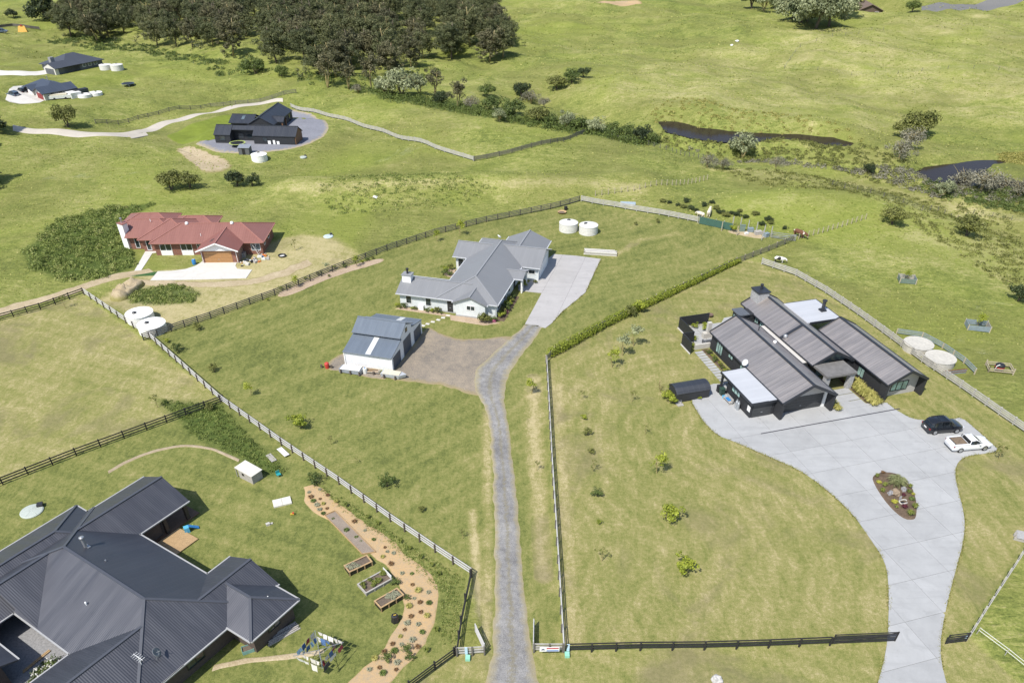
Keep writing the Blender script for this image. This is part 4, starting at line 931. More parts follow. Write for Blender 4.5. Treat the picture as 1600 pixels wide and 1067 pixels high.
hf2 = empty('house', (-135.7, 237.8, H(-136, 245) - 0.1), R(50.8), 'cream house with navy hip roof beside pale parking area at the far left', 'house')
roof(hf2, *hip_planes(0.4, 9.8, 0.6, 15.0, 2.0, 0.42, 'v'), RF2, None, 0.2, CAPA); roof(hf2, *gable_planes(-0.6, 10, 0, 6.4, 2.0, 0.42, 'u'), RF2, None, 0.2, CAPA); roof(hf2, *gable_planes(-0.5, 6, 7.2, 12.2, 2.0, 0.42, 'u'), RF2, None, 0.2, CAPA)
mb = MB(); mb.box(0.9, 9.3, 1.2, 14.5, -1, 2.2); gwall(mb, -0.4, 10, 0, 6.4, 2.0, 0.42, 'u', 0.5); gwall(mb, -0.3, 6, 7.2, 12.2, 2.0, 0.42, 'u', 0.5); mb.build('wall', WALLF2, hf2)
door(hf2, (0.05, 3.1, -0.1), R(180), 3.6, 1.9, mat('red_roller', (0.22, 0.03, 0.03), 0.6), 'garage_door', 4, False); door(hf2, (0.15, 9.6, -0.1), R(180), 2.4, 1.9, WHITE, 'garage_door', 4, False)
for u in (2.6, 4.9, 7.6, 8.8): window(hf2, (u, 0.5, 1.3), R(-90), 1.0, 1.1, DARKFR, GLASS, 0)
pipe(hf2, (5.2, 7.0, 3.9), 0.9, 0.12, FLUE)

# ---- house G: brown roof among the trees, top right
RG = roof_mat('roof_brown_far', (0.145, 0.105, 0.08), 0.4, 0.8, tile=0.4, bump=0.3)
gz = H(163, 402)
hg = empty('house', (163.5, 396.0, gz), R(-8), 'small brown roofed cottage among trees at the upper right', 'house')
roof(hg, *gable_planes(-6.5, 5.5, 0, 15, 2.2, 0.42, 'v'), RG, None, 0.2, None); roof(hg, *gable_planes(-16, -5, 6, 14, 2.1, 0.4, 'u'), RG, None, 0.2, None)
mb = MB(); gwall(mb, -6.5, 5.5, 0, 15, 2.2, 0.42, 'v', 0.7); mb.box(-15.4, -5, 6.7, 13.3, -2, 2.2); mb.build('wall', mat('wall_far_brown', (0.11, 0.08, 0.06), 0.9), hg)
for u in (-3.6, 2.2): window(hg, (u, 0.7, 1.2), R(-90), 1.6, 1.3, WHITE, GLASS, 1)
window(hg, (-11, 6.7, 1.2), R(-90), 1.8, 1.2, WHITE, GLASS, 1)

# ------------------------------------------------------------------ fences
FB = mat('fence_black', (0.022, 0.021, 0.022), 0.75, 0.3, 4); FG = mat('fence_weathered', (0.40, 0.385, 0.355), 0.85, 0.22, 3, 0.2); FPOST = mat('fence_post_brown', (0.10, 0.08, 0.065), 0.85, 0.25, 4); FW = mat('fence_pale', (0.50, 0.49, 0.48), 0.8, 0.12, 3)
FD = mat('fence_dark_grey', (0.13, 0.12, 0.105), 0.85, 0.25, 4); FT = mat('fence_tan', (0.42, 0.36, 0.26), 0.85, 0.2, 4); WIRE = mat('wire', (0.30, 0.30, 0.30), 0.5, 0.05, metal=0.5)
UNIT = {}
def unit_box(w, d, h, m, key):
    k = (key, w, d, h, m.name)
    if k not in UNIT: UNIT[k] = MB().box(-w / 2, w / 2, -d / 2, d / 2, 0, h).mesh(key, m)
    return UNIT[k]
def unit_rail(d, h, m, key='rail'):
    k = (key, d, h, m.name)
    if k not in UNIT: UNIT[k] = MB().box(0, 1, -d / 2, d / 2, -h / 2, h / 2).mesh(key, m)
    return UNIT[k]
def span(root, me, a, b, name='rail'):
    a, b = Vector(a), Vector(b); d = b - a; L = d.length
    o = link(name, me, root); o.location = a - root.location
    o.rotation_euler = (0, -math.asin(max(-1, min(1, d.z / L))), math.atan2(d.y, d.x)); o.scale = (L, 1, 1); return o
def fence(label, pts, pm, rm, hgt=1.15, spacing=2.2, rails=3, side=1, top=1.02, bottom=0.35, rail_h=0.14, pw=0.13, group=None, cap=False, name='fence', jitter=0.02, railname='rail', rd=0.05):
    P = [G(*p) for p in pts]; root = empty(name, P[0], 0, label, 'fence', group)
    d = [0]
    for a, b in zip(P[:-1], P[1:]): d.append(d[-1] + math.hypot(b.x - a.x, b.y - a.y))
    posts = []
    for i in range(len(P) - 1):
        n = max(1, round((d[i + 1] - d[i]) / spacing))
        posts += [P[i].lerp(P[i + 1], k / n) for k in range(n)]
    posts.append(P[-1]); posts = [Vector((p.x, p.y, H(p.x, p.y))) for p in posts]
    pm_ = unit_box(pw, pw, hgt + 0.25, pm, 'post'); rl = unit_rail(rd, rail_h, rm, railname) if rails else None
    for i, p in enumerate(posts):
        nx = posts[min(i + 1, len(posts) - 1)] - posts[max(i - 1, 0)]
        o = link('post', pm_, root, p - root.location - Vector((0, 0, 0.25)), math.atan2(nx.y, nx.x)); o.rotation_euler.x = rnd.uniform(-jitter, jitter)
        if i:
            a = posts[i - 1]; dd = (p - a); nrm = Vector((-dd.y, dd.x, 0)).normalized() * side * (pw / 2 + rd / 2 + 0.003)
            for k in range(rails):
                z = Vector((0, 0, bottom + (top - bottom) * k / max(1, rails - 1) + rnd.uniform(-0.012, 0.012)))
                e = dd.normalized() * 0.012
                span(root, rl, a + nrm + z + e, p + nrm + z - e, railname)
    return root
def wire_fence(label, pts, pm, hgt=1.1, spacing=3.0, wires=4, group=None, pw=0.11):
    return fence(label, pts, pm, WIRE, hgt, spacing, wires, 1, hgt * 0.92, 0.25, 0.012, pw, group, railname='wire', rd=0.012, name='wire_fence')
fence('black post and rail fence between the farm track and the dry paddock', [(-20, 507), (0, 501), (64, 484), (131, 460)], FB, FB, side=-1)
fence('long pale railed fence with dark posts running from the water tanks to the gravel driveway', [(132, 461), (185, 497), (235, 530), (345, 628), (440, 696), (530, 757), (610, 815), (680, 863), (737, 901)], FPOST, FW, side=1, rails=3, rail_h=0.15)
fence('black post and rail fence between the dry paddock and the lower left house lawn', [(-20, 768), (5, 757), (120, 712), (230, 672), (350, 628)], FB, FB, side=-1, spacing=2.3)
fence('dark railed fence curving behind the two white tanks and round the grey house lawn', [(225, 532), (330, 498), (430, 462), (520, 425), (605, 392), (680, 367), (760, 347), (830, 333), (905, 315)], FB, FD, side=-1, rails=4, top=1.1, bottom=0.3, rail_h=0.13)
fence('weathered grey rail fence at the back of the grey house lawn', [(908, 315), (960, 324), (1030, 336), (1090, 348)], FG, FG, side=-1, rails=4, top=1.1, rail_h=0.16)
fence('grey railed fence running behind the clipped hedge', [(1238, 377), (1200, 393), (1150, 412), (1080, 445), (1010, 477), (940, 513), (866, 552), (853, 566)], FT, FD, side=1, rails=4, spacing=2.4, rail_h=0.1)
fence('pale topped rail fence along the right side of the gravel driveway', [(853, 567), (857, 640), (861, 720), (866, 800), (871, 880), (879, 1018)], FD, FW, side=1, rails=3, top=1.05, spacing=2.3)
fence('black post and rail fence across the bottom of the right hand lawn', [(886, 1019), (1000, 1016), (1100, 1015), (1200, 1012), (1296, 1008)], FB, FB, side=1, spacing=2.3)
fence('black corner fence beside the left gate wing', [(735, 903), (727, 940), (720, 975), (713, 1022)], FB, FB, side=1, spacing=2.1)
fence('black fence running out of frame at the bottom left of the driveway', [(710, 1024), (680, 1046), (640, 1076)], FB, FB, side=1)
fence('weathered rail fence between the black house and the bright green paddock', [(1190, 413), (1243, 431), (1290, 458), (1340, 492), (1392, 530), (1440, 566), (1500, 606), (1560, 648), (1630, 696)], FG, FG, side=-1, rails=4, top=1.08, bottom=0.32, rail_h=0.15, pw=0.15)
fence('pale rail fence at the lower right edge', [(1510, 1000), (1535, 960), (1565, 914), (1615, 838)], FG, FG, side=-1, rails=2, spacing=1.6, bottom=0.6, rail_h=0.1)
fence('pale timber boundary fence running down from the gravel circle', [(455, 168), (520, 185), (600, 208), (680, 233), (740, 252)], FG, FG, side=-1, rails=4, spacing=3.0, rail_h=0.16)
fence('dark weathered boundary fence meeting the shrubs by the creek', [(741, 252), (800, 240), (860, 225), (920, 209)], FD, FD, side=-1, rails=4, spacing=3.0, rail_h=0.16)
fence('thin dark fence above the concrete farm track', [(150, 194), (232, 184), (330, 168), (463, 146)], FD, FD, side=-1, rails=3, spacing=3.4)
wire_fence('post and wire fence along the bank behind the grey house', [(930, 308), (990, 300), (1050, 290), (1105, 281)], FT, spacing=1.3)
wire_fence('post and wire fence climbing the green knoll beside the brown cow', [(1240, 376), (1285, 364), (1330, 350), (1352, 343)], FT, spacing=1.1)
wire_fence('post and wire fence below the shrub belt', [(925, 210), (985, 222), (1050, 238), (1120, 255)], FD, spacing=1.8)
wire_fence('wire fence along the rough creek flat at right', [(1300, 290), (1380, 310), (1440, 330), (1520, 335), (1610, 350)], FD, spacing=3.4, pw=0.09)
wire_fence('wire fence crossing the far field below the big pale tree', [(1225, 108), (1250, 75), (1300, 58), (1380, 48)], FD, spacing=9, pw=0.09)
wire_fence('wire fence across the middle of the far right field', [(1225, 108), (1330, 118), (1440, 112), (1560, 110), (1620, 118)], FD, spacing=9, pw=0.09)
fence('white tape fence at the lower right edge', [(1526, 990), (1570, 1023), (1612, 1057)], FG, WHITE, 0.9, 5.0, 2, 1, 0.8, 0.5, 0.06, 0.05, None, name='tape_fence', railname='tape', rd=0.01)

# gate wings, gates and post boxes
def gate(label, px, w, az, m, hgt=1.1, bars=5, z=0.08, name='gate'):
    p = G(*px); root = empty(name, p, az, label, 'gate')
    for x in (0.0, w): MB().box(x - 0.05, x + 0.05, -0.04, 0.04, z, z + hgt).build('gate_stile', m, root)
    for k in range(bars): MB().box(0.06, w - 0.06, -0.025, 0.025, z + 0.04 + (hgt - 0.16) * k / (bars - 1), z + 0.14 + (hgt - 0.16) * k / (bars - 1)).build('gate_bar', m, root)
    MB().bar((0.08, -0.05, z + 0.1), (w - 0.08, -0.05, z + hgt - 0.1), 0.05, 0.09).build('gate_brace', m, root)
    return root
fence('short pale gate wing left of the gravel driveway', [(714, 1025), (738, 1024), (757, 1023)], FD, FG, rails=3, side=1, spacing=1.6, rail_h=0.17)
fence('short pale gate wing with sign right of the gravel driveway', [(834, 1019), (858, 1019), (881, 1019)], FD, FG, rails=3, side=1, spacing=1.6, rail_h=0.17)
gate('open pale timber gate standing left of the gravel driveway', (757, 1018), 2.3, R(112), FW)
gate('open pale timber gate standing right of the gravel driveway', (833, 1014), 2.4, R(88), FW)
gate('long black sliding gate at the concrete driveway', (1300, 1006), 5.6, R(3), FB, 1.25, 6)
gate('short black gate panel right of the concrete driveway', (1477, 1006), 1.9, R(8), FB, 1.2, 5)
p = G(858, 1022)
sg = empty('sale_sign', p + Vector((0, -0.14, 0.62)), R(1), 'white estate sign with red and blue panels on the right gate wing', 'sign')
MB().box(-0.85, 0.85, -0.02, 0.02, 0, 0.55).build('board', WHITE, sg)
MB().box(-0.25, 0.78, -0.028, -0.021, 0.36, 0.5).build('red_panel', mat('sign_red', (0.45, 0.03, 0.05), 0.5), sg); MB().box(-0.25, 0.78, -0.028, -0.021, 0.05, 0.18).build('blue_panel', mat('sign_blue', (0.08, 0.2, 0.5), 0.5), sg)
lg = MB().prism([(-0.75, 0), (-0.35, 0), (-0.55, 0.2)], 0, 0.007).build('logo', mat('sign_navy', (0.02, 0.03, 0.12), 0.5), sg)
lg.rotation_euler = (R(90), 0, 0); lg.location = (0, -0.021, 0.2)
def letterbox(px, label, c=(0.25, 0.55, 0.42)):
    p = G(*px); o = empty('marker_box', p, 0, label, 'box'); MB().box(-0.2, 0.2, -0.25, 0.25, 0, 0.28).build('lid', mat('green_plastic', c, 0.5), o); MB().box(-0.16, 0.16, -0.2, 0.2, -0.1, 0.0).build('base', FD, o)
letterbox((731, 1029), 'small green service box below the left gate wing'); letterbox((886, 1024), 'small green service box below the right gate wing')
for px, lb in (((729, 1023), 'pale blue number plate fixed to the left gate wing'), ((887, 1018), 'pale blue number plate fixed beside the right gate post'), ((1506, 1000), 'pale blue number plate fixed beside the short black gate')):
    p = G(*px); o = MB().box(-0.12, 0.12, -0.02, 0.02, 0.3, 1.2).build('number_plate', mat('plate_blue', (0.45, 0.6, 0.72), 0.4), None, loc=p + Vector((0, -0.12, 0))); tag(o, lb, 'plate')

# ------------------------------------------------------------------ water tanks
TANKW = mat('tank_white', (0.78, 0.77, 0.73), 0.6, 0.05); TANKC = mat('tank_cream', (0.62, 0.61, 0.57), 0.6, 0.07); TANKG = mat('tank_concrete', (0.47, 0.45, 0.40), 0.9, 0.2, 2.0)
def tank(px, r, h, m, label, cone=0.35, lid=True, ribs=True, top=True, name='water_tank', group=None):
    c = G(*px); o = empty(name, c, rnd.uniform(0, 3), label, 'tank', group)
    prof = [(r, -0.4)]
    if ribs:
        for k in range(6): prof += [(r, h * k / 6 + 0.03), (r + 0.03, h * k / 6 + h / 12)]
    prof += [(r, h), (r + 0.05, h + 0.02), (r + 0.05, h + 0.09), (r * 0.5, h + cone * 0.6), (0.25, h + cone)]
    MB().lathe(prof, 36).build('shell', m, o)
    if lid: l = MB().lathe([(0.32, 0), (0.32, 0.16), (0.28, 0.2)], 16, (r * 0.2, r * 0.25, h + cone * 0.62)).build('lid', DARKFR, o)
    MB().tube([(r + 0.05, 0, h * 0.9), (r + 0.05, 0, 0.0)], 0.05, 8).build('pipe', m, o)
    return o
tank((221, 500), 1.95, 1.15, TANKW, 'low white concrete tank, the upper of the pair by the fence corner', 0.14, True, False); tank((240, 517), 1.95, 1.15, TANKW, 'low white concrete tank, the lower of the pair by the fence corner', 0.14, True, False)
tank((888, 360), 1.72, 1.45, TANKC, 'cream ribbed water tank, left of the pair behind the grey house'); tank((919, 364), 1.72, 1.45, TANKC, 'cream ribbed water tank, right of the pair behind the grey house')
tank((1432, 546), 1.95, 0.95, TANKG, 'round concrete tank, the upper one beside the right hand rail fence', 0.06, False, False); tank((1466, 568), 1.95, 0.95, TANKG, 'round concrete tank, the lower one beside the right hand rail fence', 0.06, False, False)
tank((406, 250), 1.8, 1.2, TANKW, 'small white tank below the black house on the gravel circle', 0.3)
tank((184, 110), 2.0, 1.6, TANKC, 'pale tank at the right end of the far charcoal roofed house', 0.3); tank((166, 109), 1.9, 1.4, TANKC, 'smaller pale tank beside the far charcoal roofed house', 0.3)
tank((150, 149), 1.9, 0.7, TANKW, 'pale low tank right of the far navy roofed house', 0.15); tank((133, 152), 1.9, 0.7, TANKW, 'pale low tank nearest the far navy roofed house', 0.15)
def cover(px, r, m, label, box=True):
    c = G(*px); o = empty('septic_cover', c, 0.4, label, 'cover'); MB().lathe([(r, -0.1), (r, 0.1), (r * 0.92, 0.16), (r * 0.3, 0.24), (0.05, 0.25)], 28).build('dome', m, o)
    for k in range(6):
        a = k * math.pi / 3; MB().bar((0.15, 0, 0.25), (r * 0.9 * 1, 0, 0.17), 0.05, 0.03).build('rib', m, o).rotation_euler = (0, 0, a)
    if box: MB().box(r * 0.45, r * 0.95, r * 0.2, r * 0.75, 0.1, 0.4).build('hatch', DARKFR, o)
GREENC = mat('cover_green', (0.40, 0.44, 0.40), 0.6, 0.1)
cover((50, 799), 1.15, GREENC, 'pale green domed septic cover on the lower left lawn'); cover((513, 370), 0.9, mat('cover_blue', (0.45, 0.53, 0.56), 0.6), 'pale blue septic cover above the dry grass by the red house'); cover((474, 246), 0.8, GREENC, 'pale green septic cover below the gravel circle')

# ------------------------------------------------------------------ vehicles
TYRE = mat('tyre', (0.018, 0.018, 0.019), 0.9, 0.1); RIM = mat('alloy', (0.5, 0.51, 0.52), 0.3, 0.05, metal=0.8); CGLASS = glass_mat('car_glass', (0.012, 0.015, 0.018), 0.05)
LAMPW = mat('lamp_clear', (0.6, 0.62, 0.65), 0.1, 0.05); LAMPR = mat('lamp_red', (0.22, 0.012, 0.016), 0.2, 0.05); PLATE = mat('plate', (0.7, 0.7, 0.7), 0.5, 0.02)
def car_paint(name, c, metal=0.0):
    if name in MATS: return MATS[name]
    t = NT(name); t.col(c); t.rough(0.28); t.b.inputs['Coat Weight'].default_value = 0.6; t.b.inputs['Coat Roughness'].default_value = 0.05; t.b.inputs['Metallic'].default_value = metal
    MATS[name] = t.m; return t.m
def loft(secs, mat_, name, parent, close=True):
    """secs: list of (x, [(y,z)...]) half-free full rings, same count"""
    mb = MB(); n = len(secs[0][1])
    for x, ring in secs: mb.v += [(x, y, z) for y, z in ring]
    for i in range(len(secs) - 1):
        for k in range(n): mb.f.append((i * n + k, i * n + (k + 1) % n, (i + 1) * n + (k + 1) % n, (i + 1) * n + k))
    mb.f.append(tuple(range(n))); e = (len(secs) - 1) * n; mb.f.append(tuple(range(e, e + n))[::-1])
    o = mb.build(name, mat_, parent, True); fix_normals(o.data)
    m = o.modifiers.new('edge', 'EDGE_SPLIT'); m.split_angle = R(38)
    return o
def ring(w, z0, z1, tw=0.92, bw=0.9):
    zm = z0 + (z1 - z0) * 0.55
    return [(-w * bw, z0), (w * bw, z0), (w, z0 + 0.16), (w, zm), (w * tw, z1 - 0.02), (w * tw * 0.8, z1), (-w * tw * 0.8, z1), (-w * tw, z1 - 0.02), (-w, zm), (-w, z0 + 0.16)]
def wheel(parent, x, y, r=0.34, w=0.22):
    s = 1 if y > 0 else -1
    mb = MB().tube([(x, y - w / 2, r), (x, y + w / 2, r)], r, 20); t = mb.build('tyre', TYRE, parent, True); t.modifiers.new('e', 'EDGE_SPLIT').split_angle = R(40)
    rm = MB().tube([(x, y + s * 0.06, r), (x, y + s * (w / 2 + 0.012), r)], r * 0.66, 16)
    rm.build('rim', RIM, t)
def car(px, az, paint, label, kind='suv', name='parked_car', cat='car', group=None):
    o = empty(name, G(*px) + Vector((0, 0, 0.075)), az, label, cat, group); hw = 0.92
    if kind == 'suv':
        secs = [(-2.26, ring(0.70, 0.38, 0.80)), (-2.2, ring(0.86, 0.28, 0.98)), (-1.9, ring(hw, 0.24, 1.04)), (-0.6, ring(hw, 0.22, 1.02)), (0.7, ring(hw, 0.22, 1.0)), (1.05, ring(hw, 0.23, 1.0)), (1.7, ring(0.9, 0.24, 0.93)), (2.1, ring(0.82, 0.28, 0.80)), (2.26, ring(0.66, 0.34, 0.64))]
        loft(secs, paint, 'body', o)
        def cab(w, z0, z1): return [(-w, z0), (w, z0), (w * 0.80, z1), (-w * 0.80, z1)]
        loft([(-2.12, cab(0.80, 0.95, 1.02)), (-1.72, cab(0.86, 0.95, 1.52)), (-0.9, cab(0.87, 0.95, 1.62)), (0.1, cab(0.87, 0.95, 1.62)), (0.45, cab(0.86, 0.95, 1.55)), (1.2, cab(0.82, 0.93, 0.99))], CGLASS, 'glasshouse', o)
        loft([(-2.0, [(-0.70, 1.36), (0.70, 1.36), (0.62, 1.42), (-0.62, 1.42)]), (-1.65, [(-0.72, 1.53), (0.72, 1.53), (0.62, 1.60), (-0.62, 1.60)]), (-0.8, [(-0.71, 1.60), (0.71, 1.60), (0.6, 1.665), (-0.6, 1.665)]), (0.2, [(-0.71, 1.60), (0.71, 1.60), (0.6, 1.65), (-0.6, 1.65)]), (0.42, [(-0.7, 1.55), (0.7, 1.55), (0.6, 1.58), (-0.6, 1.58)])], paint, 'roof', o)
        MB().box(-0.9, 0.1, -0.5, 0.5, 1.64, 1.675).build('sunroof', CGLASS, o)
        for y in (-0.66, 0.66): MB().bar((-1.5, y, 1.66), (0.1, y, 1.68), 0.05, 0.05).build('roof_rail', DARKFR, o)
        for y in (-0.62, 0.62):
            for a, b in (((-1.72, y * 1.27, 1.0), (-1.62, y * 1.13, 1.52)), ((-0.55, y * 1.38, 1.0), (-0.5, y * 1.15, 1.6)), ((0.42, y * 1.36, 1.0), (0.40, y * 1.14, 1.55))): MB().bar(a, b, 0.07, 0.1).build('pillar', paint, o)
        zt, zl = 0.78, 0.72
    else:
        secs = [(-2.55, ring(0.80, 0.36, 0.86)), (-2.5, ring(0.90, 0.30, 1.0)), (-2.2, ring(hw, 0.24, 1.03)), (-0.62, ring(hw, 0.22, 1.02)), (0.7, ring(hw, 0.22, 0.98)), (1.1, ring(hw, 0.22, 0.96)), (1.9, ring(0.89, 0.24, 0.86)), (2.35, ring(0.80, 0.28, 0.72)), (2.52, ring(0.62, 0.34, 0.58))]
        loft(secs, paint, 'body', o)
        MB().box(-2.38, -0.72, -0.76, 0.76, 1.0, 1.045).build('tray_liner', DARKFR, o)
        MB().box(-2.2, -0.8, -0.68, 0.68, 1.04, 1.08).build('tray_load', mat('tray_soil', (0.17, 0.125, 0.085), 0.95, 0.4, 4, 0.6), o)
        for a, b in (((-2.44, -0.82, 1.07), (-0.66, -0.82, 1.07)), ((-2.44, 0.82, 1.07), (-0.66, 0.82, 1.07)), ((-2.46, -0.82, 1.07), (-2.46, 0.82, 1.07))): MB().bar(a, b, 0.14, 0.1).build('tray_side', paint, o)
        def cab(w, z0, z1): return [(-w, z0), (w, z0), (w * 0.80, z1), (-w * 0.80, z1)]
        loft([(-0.62, cab(0.86, 0.95, 1.0)), (-0.45, cab(0.86, 0.95, 1.40)), (0.1, cab(0.86, 0.95, 1.43)), (0.35, cab(0.85, 0.95, 1.38)), (1.15, cab(0.80, 0.9, 0.96))], CGLASS, 'glasshouse', o)
        loft([(-0.5, [(-0.72, 1.36), (0.72, 1.36), (0.62, 1.43), (-0.62, 1.43)]), (-0.1, [(-0.72, 1.41), (0.72, 1.41), (0.6, 1.48), (-0.6, 1.48)]), (0.36, [(-0.7, 1.37), (0.7, 1.37), (0.6, 1.42), (-0.6, 1.42)])], paint, 'roof', o)
        for y in (-0.6, 0.6):
            MB().bar((-0.6, y * 1.38, 1.0), (-0.45, y * 1.18, 1.4), 0.07, 0.14).build('pillar', paint, o); MB().bar((0.38, y * 1.18, 1.38), (1.12, y * 1.32, 0.96), 0.07, 0.07).build('pillar', paint, o)
        MB().tube([(-0.75, -0.8, 1.0), (-0.8, -0.68, 1.45), (-0.8, 0.68, 1.45), (-0.75, 0.8, 1.0)], 0.04, 8).build('sports_bar', DARKFR, o)
        zt, zl = 0.82, 0.66
    xb, xf = (-2.2, 2.1) if kind == 'suv' else (-2.48, 2.3)
    for y in (-0.74, 0.74):
        MB().cbox((xb + 0.02, y * 1.06, zt - 0.06), 0.14, 0.2, 0.16).build('tail_light', LAMPR, o); MB().cbox((xf, y * 0.92, zl - 0.08), 0.2, 0.3, 0.14).build('headlight', LAMPW, o)
    for y in (-1.0, 1.0): MB().cbox((0.62, y, 0.98), 0.16, 0.2, 0.14).build('wing_mirror', paint, o)
    MB().box(xb - 0.1, xb - 0.06, -0.25, 0.25, 0.62, 0.75).build('number_plate', PLATE, o)
    for x in ((-1.4, 1.36) if kind == 'suv' else (-1.55, 1.5)):
        for y in (-0.84, 0.84): wheel(o, x, y)
    return o
SUVP = car_paint('paint_black_car', (0.012, 0.014, 0.018)); UTEP = car_paint('paint_white_car', (0.75, 0.76, 0.78)); SILV = car_paint('paint_blue_car', (0.07, 0.10, 0.14))
car((1470, 672), R(6.5), SUVP, 'black hatchback SUV parked on the concrete driveway', 'suv', 'parked_suv')
car((1511, 699), R(7.5), UTEP, 'white utility pickup with soil in its tray on the concrete driveway', 'ute', 'utility_vehicle', 'utility vehicle')
car((22, 152), R(150), SILV, 'dark blue car parked at the left edge of the far pale parking area'); car((36, 147), R(140), SUVP, 'dark car parked nearest the far navy roofed house')
car((4, 52), R(10), SILV, 'small dark car at the far left edge of the field')

# ------------------------------------------------------------------ vegetation
def leaf_mesh(name, m, pos, nrm, size, tint, seed=0, aspect=0.62):
    rg = np.random.default_rng(seed); n = len(pos)
    nrm = nrm / (np.linalg.norm(nrm, axis=1, keepdims=True) + 1e-9)
    a = rg.normal(size=(n, 3)); a -= nrm * np.sum(a * nrm, 1, keepdims=True); a /= np.linalg.norm(a, axis=1, keepdims=True) + 1e-9
    b = np.cross(nrm, a); s = size[:, None] / 2
    v = np.stack([pos - a * s, pos - b * s * aspect, pos + a * s, pos + b * s * aspect], 1).reshape(-1, 3).astype(np.float32)
    me = bpy.data.meshes.new(name); me.vertices.add(4 * n); me.vertices.foreach_set('co', v.ravel())
    me.loops.add(4 * n); me.loops.foreach_set('vertex_index', np.arange(4 * n, dtype=np.int32))
    me.polygons.add(n); me.polygons.foreach_set('loop_start', np.arange(0, 4 * n, 4, dtype=np.int32)); me.update(calc_edges=True)
    at = me.attributes.new('tint', 'FLOAT', 'POINT'); at.data.foreach_set('value', np.repeat(tint, 4).astype(np.float32))
    me.materials.append(m); return me
def crown(name, m, seed, rx, rz, zc, clumps, leaves, leaf, cr=0.38, flatb=0.5, lop=0.25, shape='round', up=0.5):
    rg = np.random.default_rng(seed); P = []; N = []; T = []
    for k in range(clumps):
        d = rg.normal(size=3); d /= np.linalg.norm(d)
        if d[2] < -flatb: d[2] *= -0.4
        rr = rg.uniform(0.45, 0.95) * (1 + rg.uniform(-lop, lop))
        c = d * rr * np.array([rx, rx, rz])
        if shape == 'cone':
            t = rg.uniform(0, 1) ** 1.3; a = rg.uniform(0, 6.28); w = rx * (1 - t) ** 0.8 * rg.uniform(0.55, 1.05)
            c = np.array([w * math.cos(a), w * math.sin(a), rz * (2 * t - 1)]); R_ = rx * cr * (1.1 - 0.8 * t)
        else: R_ = rx * cr * rg.uniform(0.65, 1.25)
        n = int(leaves / clumps); q = rg.normal(size=(n, 3)); q /= np.linalg.norm(q, axis=1, keepdims=True)
        r = R_ * rg.uniform(0.25, 1.0, size=(n, 1)) ** 0.45
        P.append(c + q * r * np.array([1, 1, 0.75])); N.append(q + rg.normal(size=(n, 3)) * 0.55 + np.array([0, 0, up]))
        T.append(np.clip(rg.uniform(0.2, 0.8) + rg.normal(size=n) * 0.16, 0, 1))
    P = np.concatenate(P); N = np.concatenate(N); T = np.concatenate(T); P[:, 2] += zc
    sz = leaf * rg.uniform(0.6, 1.35, size=len(P))
    return leaf_mesh(name, m, P, N, sz, T, seed)
BARK = mat('bark', (0.12, 0.095, 0.07), 0.95, 0.3, 5, 0.4); BARKP = mat('bark_pale', (0.30, 0.27, 0.23), 0.95, 0.25, 5, 0.3)
def trunk(name, seed, h, r, top, limbs=5, m=BARK, spread=0.5, stems=1):
    rg = random.Random(seed); mb = MB()
    for st in range(stems):
        lean = (rg.uniform(-0.12, 0.12) * h * (1 + stems * 0.4), rg.uniform(-0.12, 0.12) * h * (1 + stems * 0.4)); pts = []
        for k in range(6):
            t = k / 5; pts.append((lean[0] * t + rg.uniform(-1, 1) * r * 0.5, lean[1] * t + rg.uniform(-1, 1) * r * 0.5, -0.3 + (top + 0.3) * t))
        mb.tube(pts, [r * (1.15 - 0.8 * k / 5) for k in range(6)], 7)
        for l in range(limbs):
            k = rg.randint(2, 4); a = rg.uniform(0, 6.28); L = h * spread * rg.uniform(0.5, 1.0); b = Vector(pts[k])
            e = b + Vector((math.cos(a) * L * 0.7, math.sin(a) * L * 0.7, L * rg.uniform(0.35, 0.8))); mid = b.lerp(e, 0.5) + Vector((0, 0, L * 0.08))
            mb.tube([b, mid, e], [r * 0.5, r * 0.3, r * 0.1], 5)
    return mb.mesh(name, m, True)
L_FOR = leaf_mat('leaf_forest', (0.048, 0.062, 0.026), (0.135, 0.146, 0.060), (0.19, 0.18, 0.085), 0.2)
L_FOR2 = leaf_mat('leaf_forest_brown', (0.056, 0.062, 0.030), (0.145, 0.138, 0.068), (0.205, 0.185, 0.105), 0.2)
L_DARK = leaf_mat('leaf_dark', (0.018, 0.030, 0.012), (0.060, 0.083, 0.027), None, 0.12); L_SHRUB = leaf_mat('leaf_shrub', (0.045, 0.072, 0.021), (0.158, 0.203, 0.048), None, 0.2)
L_BRIGHT = leaf_mat('leaf_bright', (0.13, 0.18, 0.02), (0.42, 0.46, 0.06), None, 0.3); L_PALE = leaf_mat('leaf_pale', (0.128, 0.150, 0.075), (0.405, 0.435, 0.240), None, 0.2)
L_YEL = leaf_mat('leaf_yellow', (0.149, 0.172, 0.017), (0.437, 0.437, 0.046), None, 0.3); L_GREY = leaf_mat('leaf_grey', (0.112, 0.112, 0.075), (0.285, 0.270, 0.195), None, 0.12)
L_OLIVE = leaf_mat('leaf_olive', (0.083, 0.098, 0.024), (0.240, 0.247, 0.068), None, 0.2); L_TUS = leaf_mat('leaf_tussock', (0.240, 0.240, 0.053), (0.495, 0.450, 0.150), None, 0.3); L_WEED = leaf_mat('leaf_weed', (0.085, 0.125, 0.028), (0.25, 0.30, 0.075), (0.46, 0.44, 0.18), 0.3)
L_GRASS = leaf_mat('leaf_longgrass', (0.173, 0.225, 0.042), (0.315, 0.338, 0.075), (0.540, 0.488, 0.195), 0.3); L_MAR = leaf_mat('leaf_maroon', (0.057, 0.014, 0.023), (0.127, 0.034, 0.046), None, 0.2)
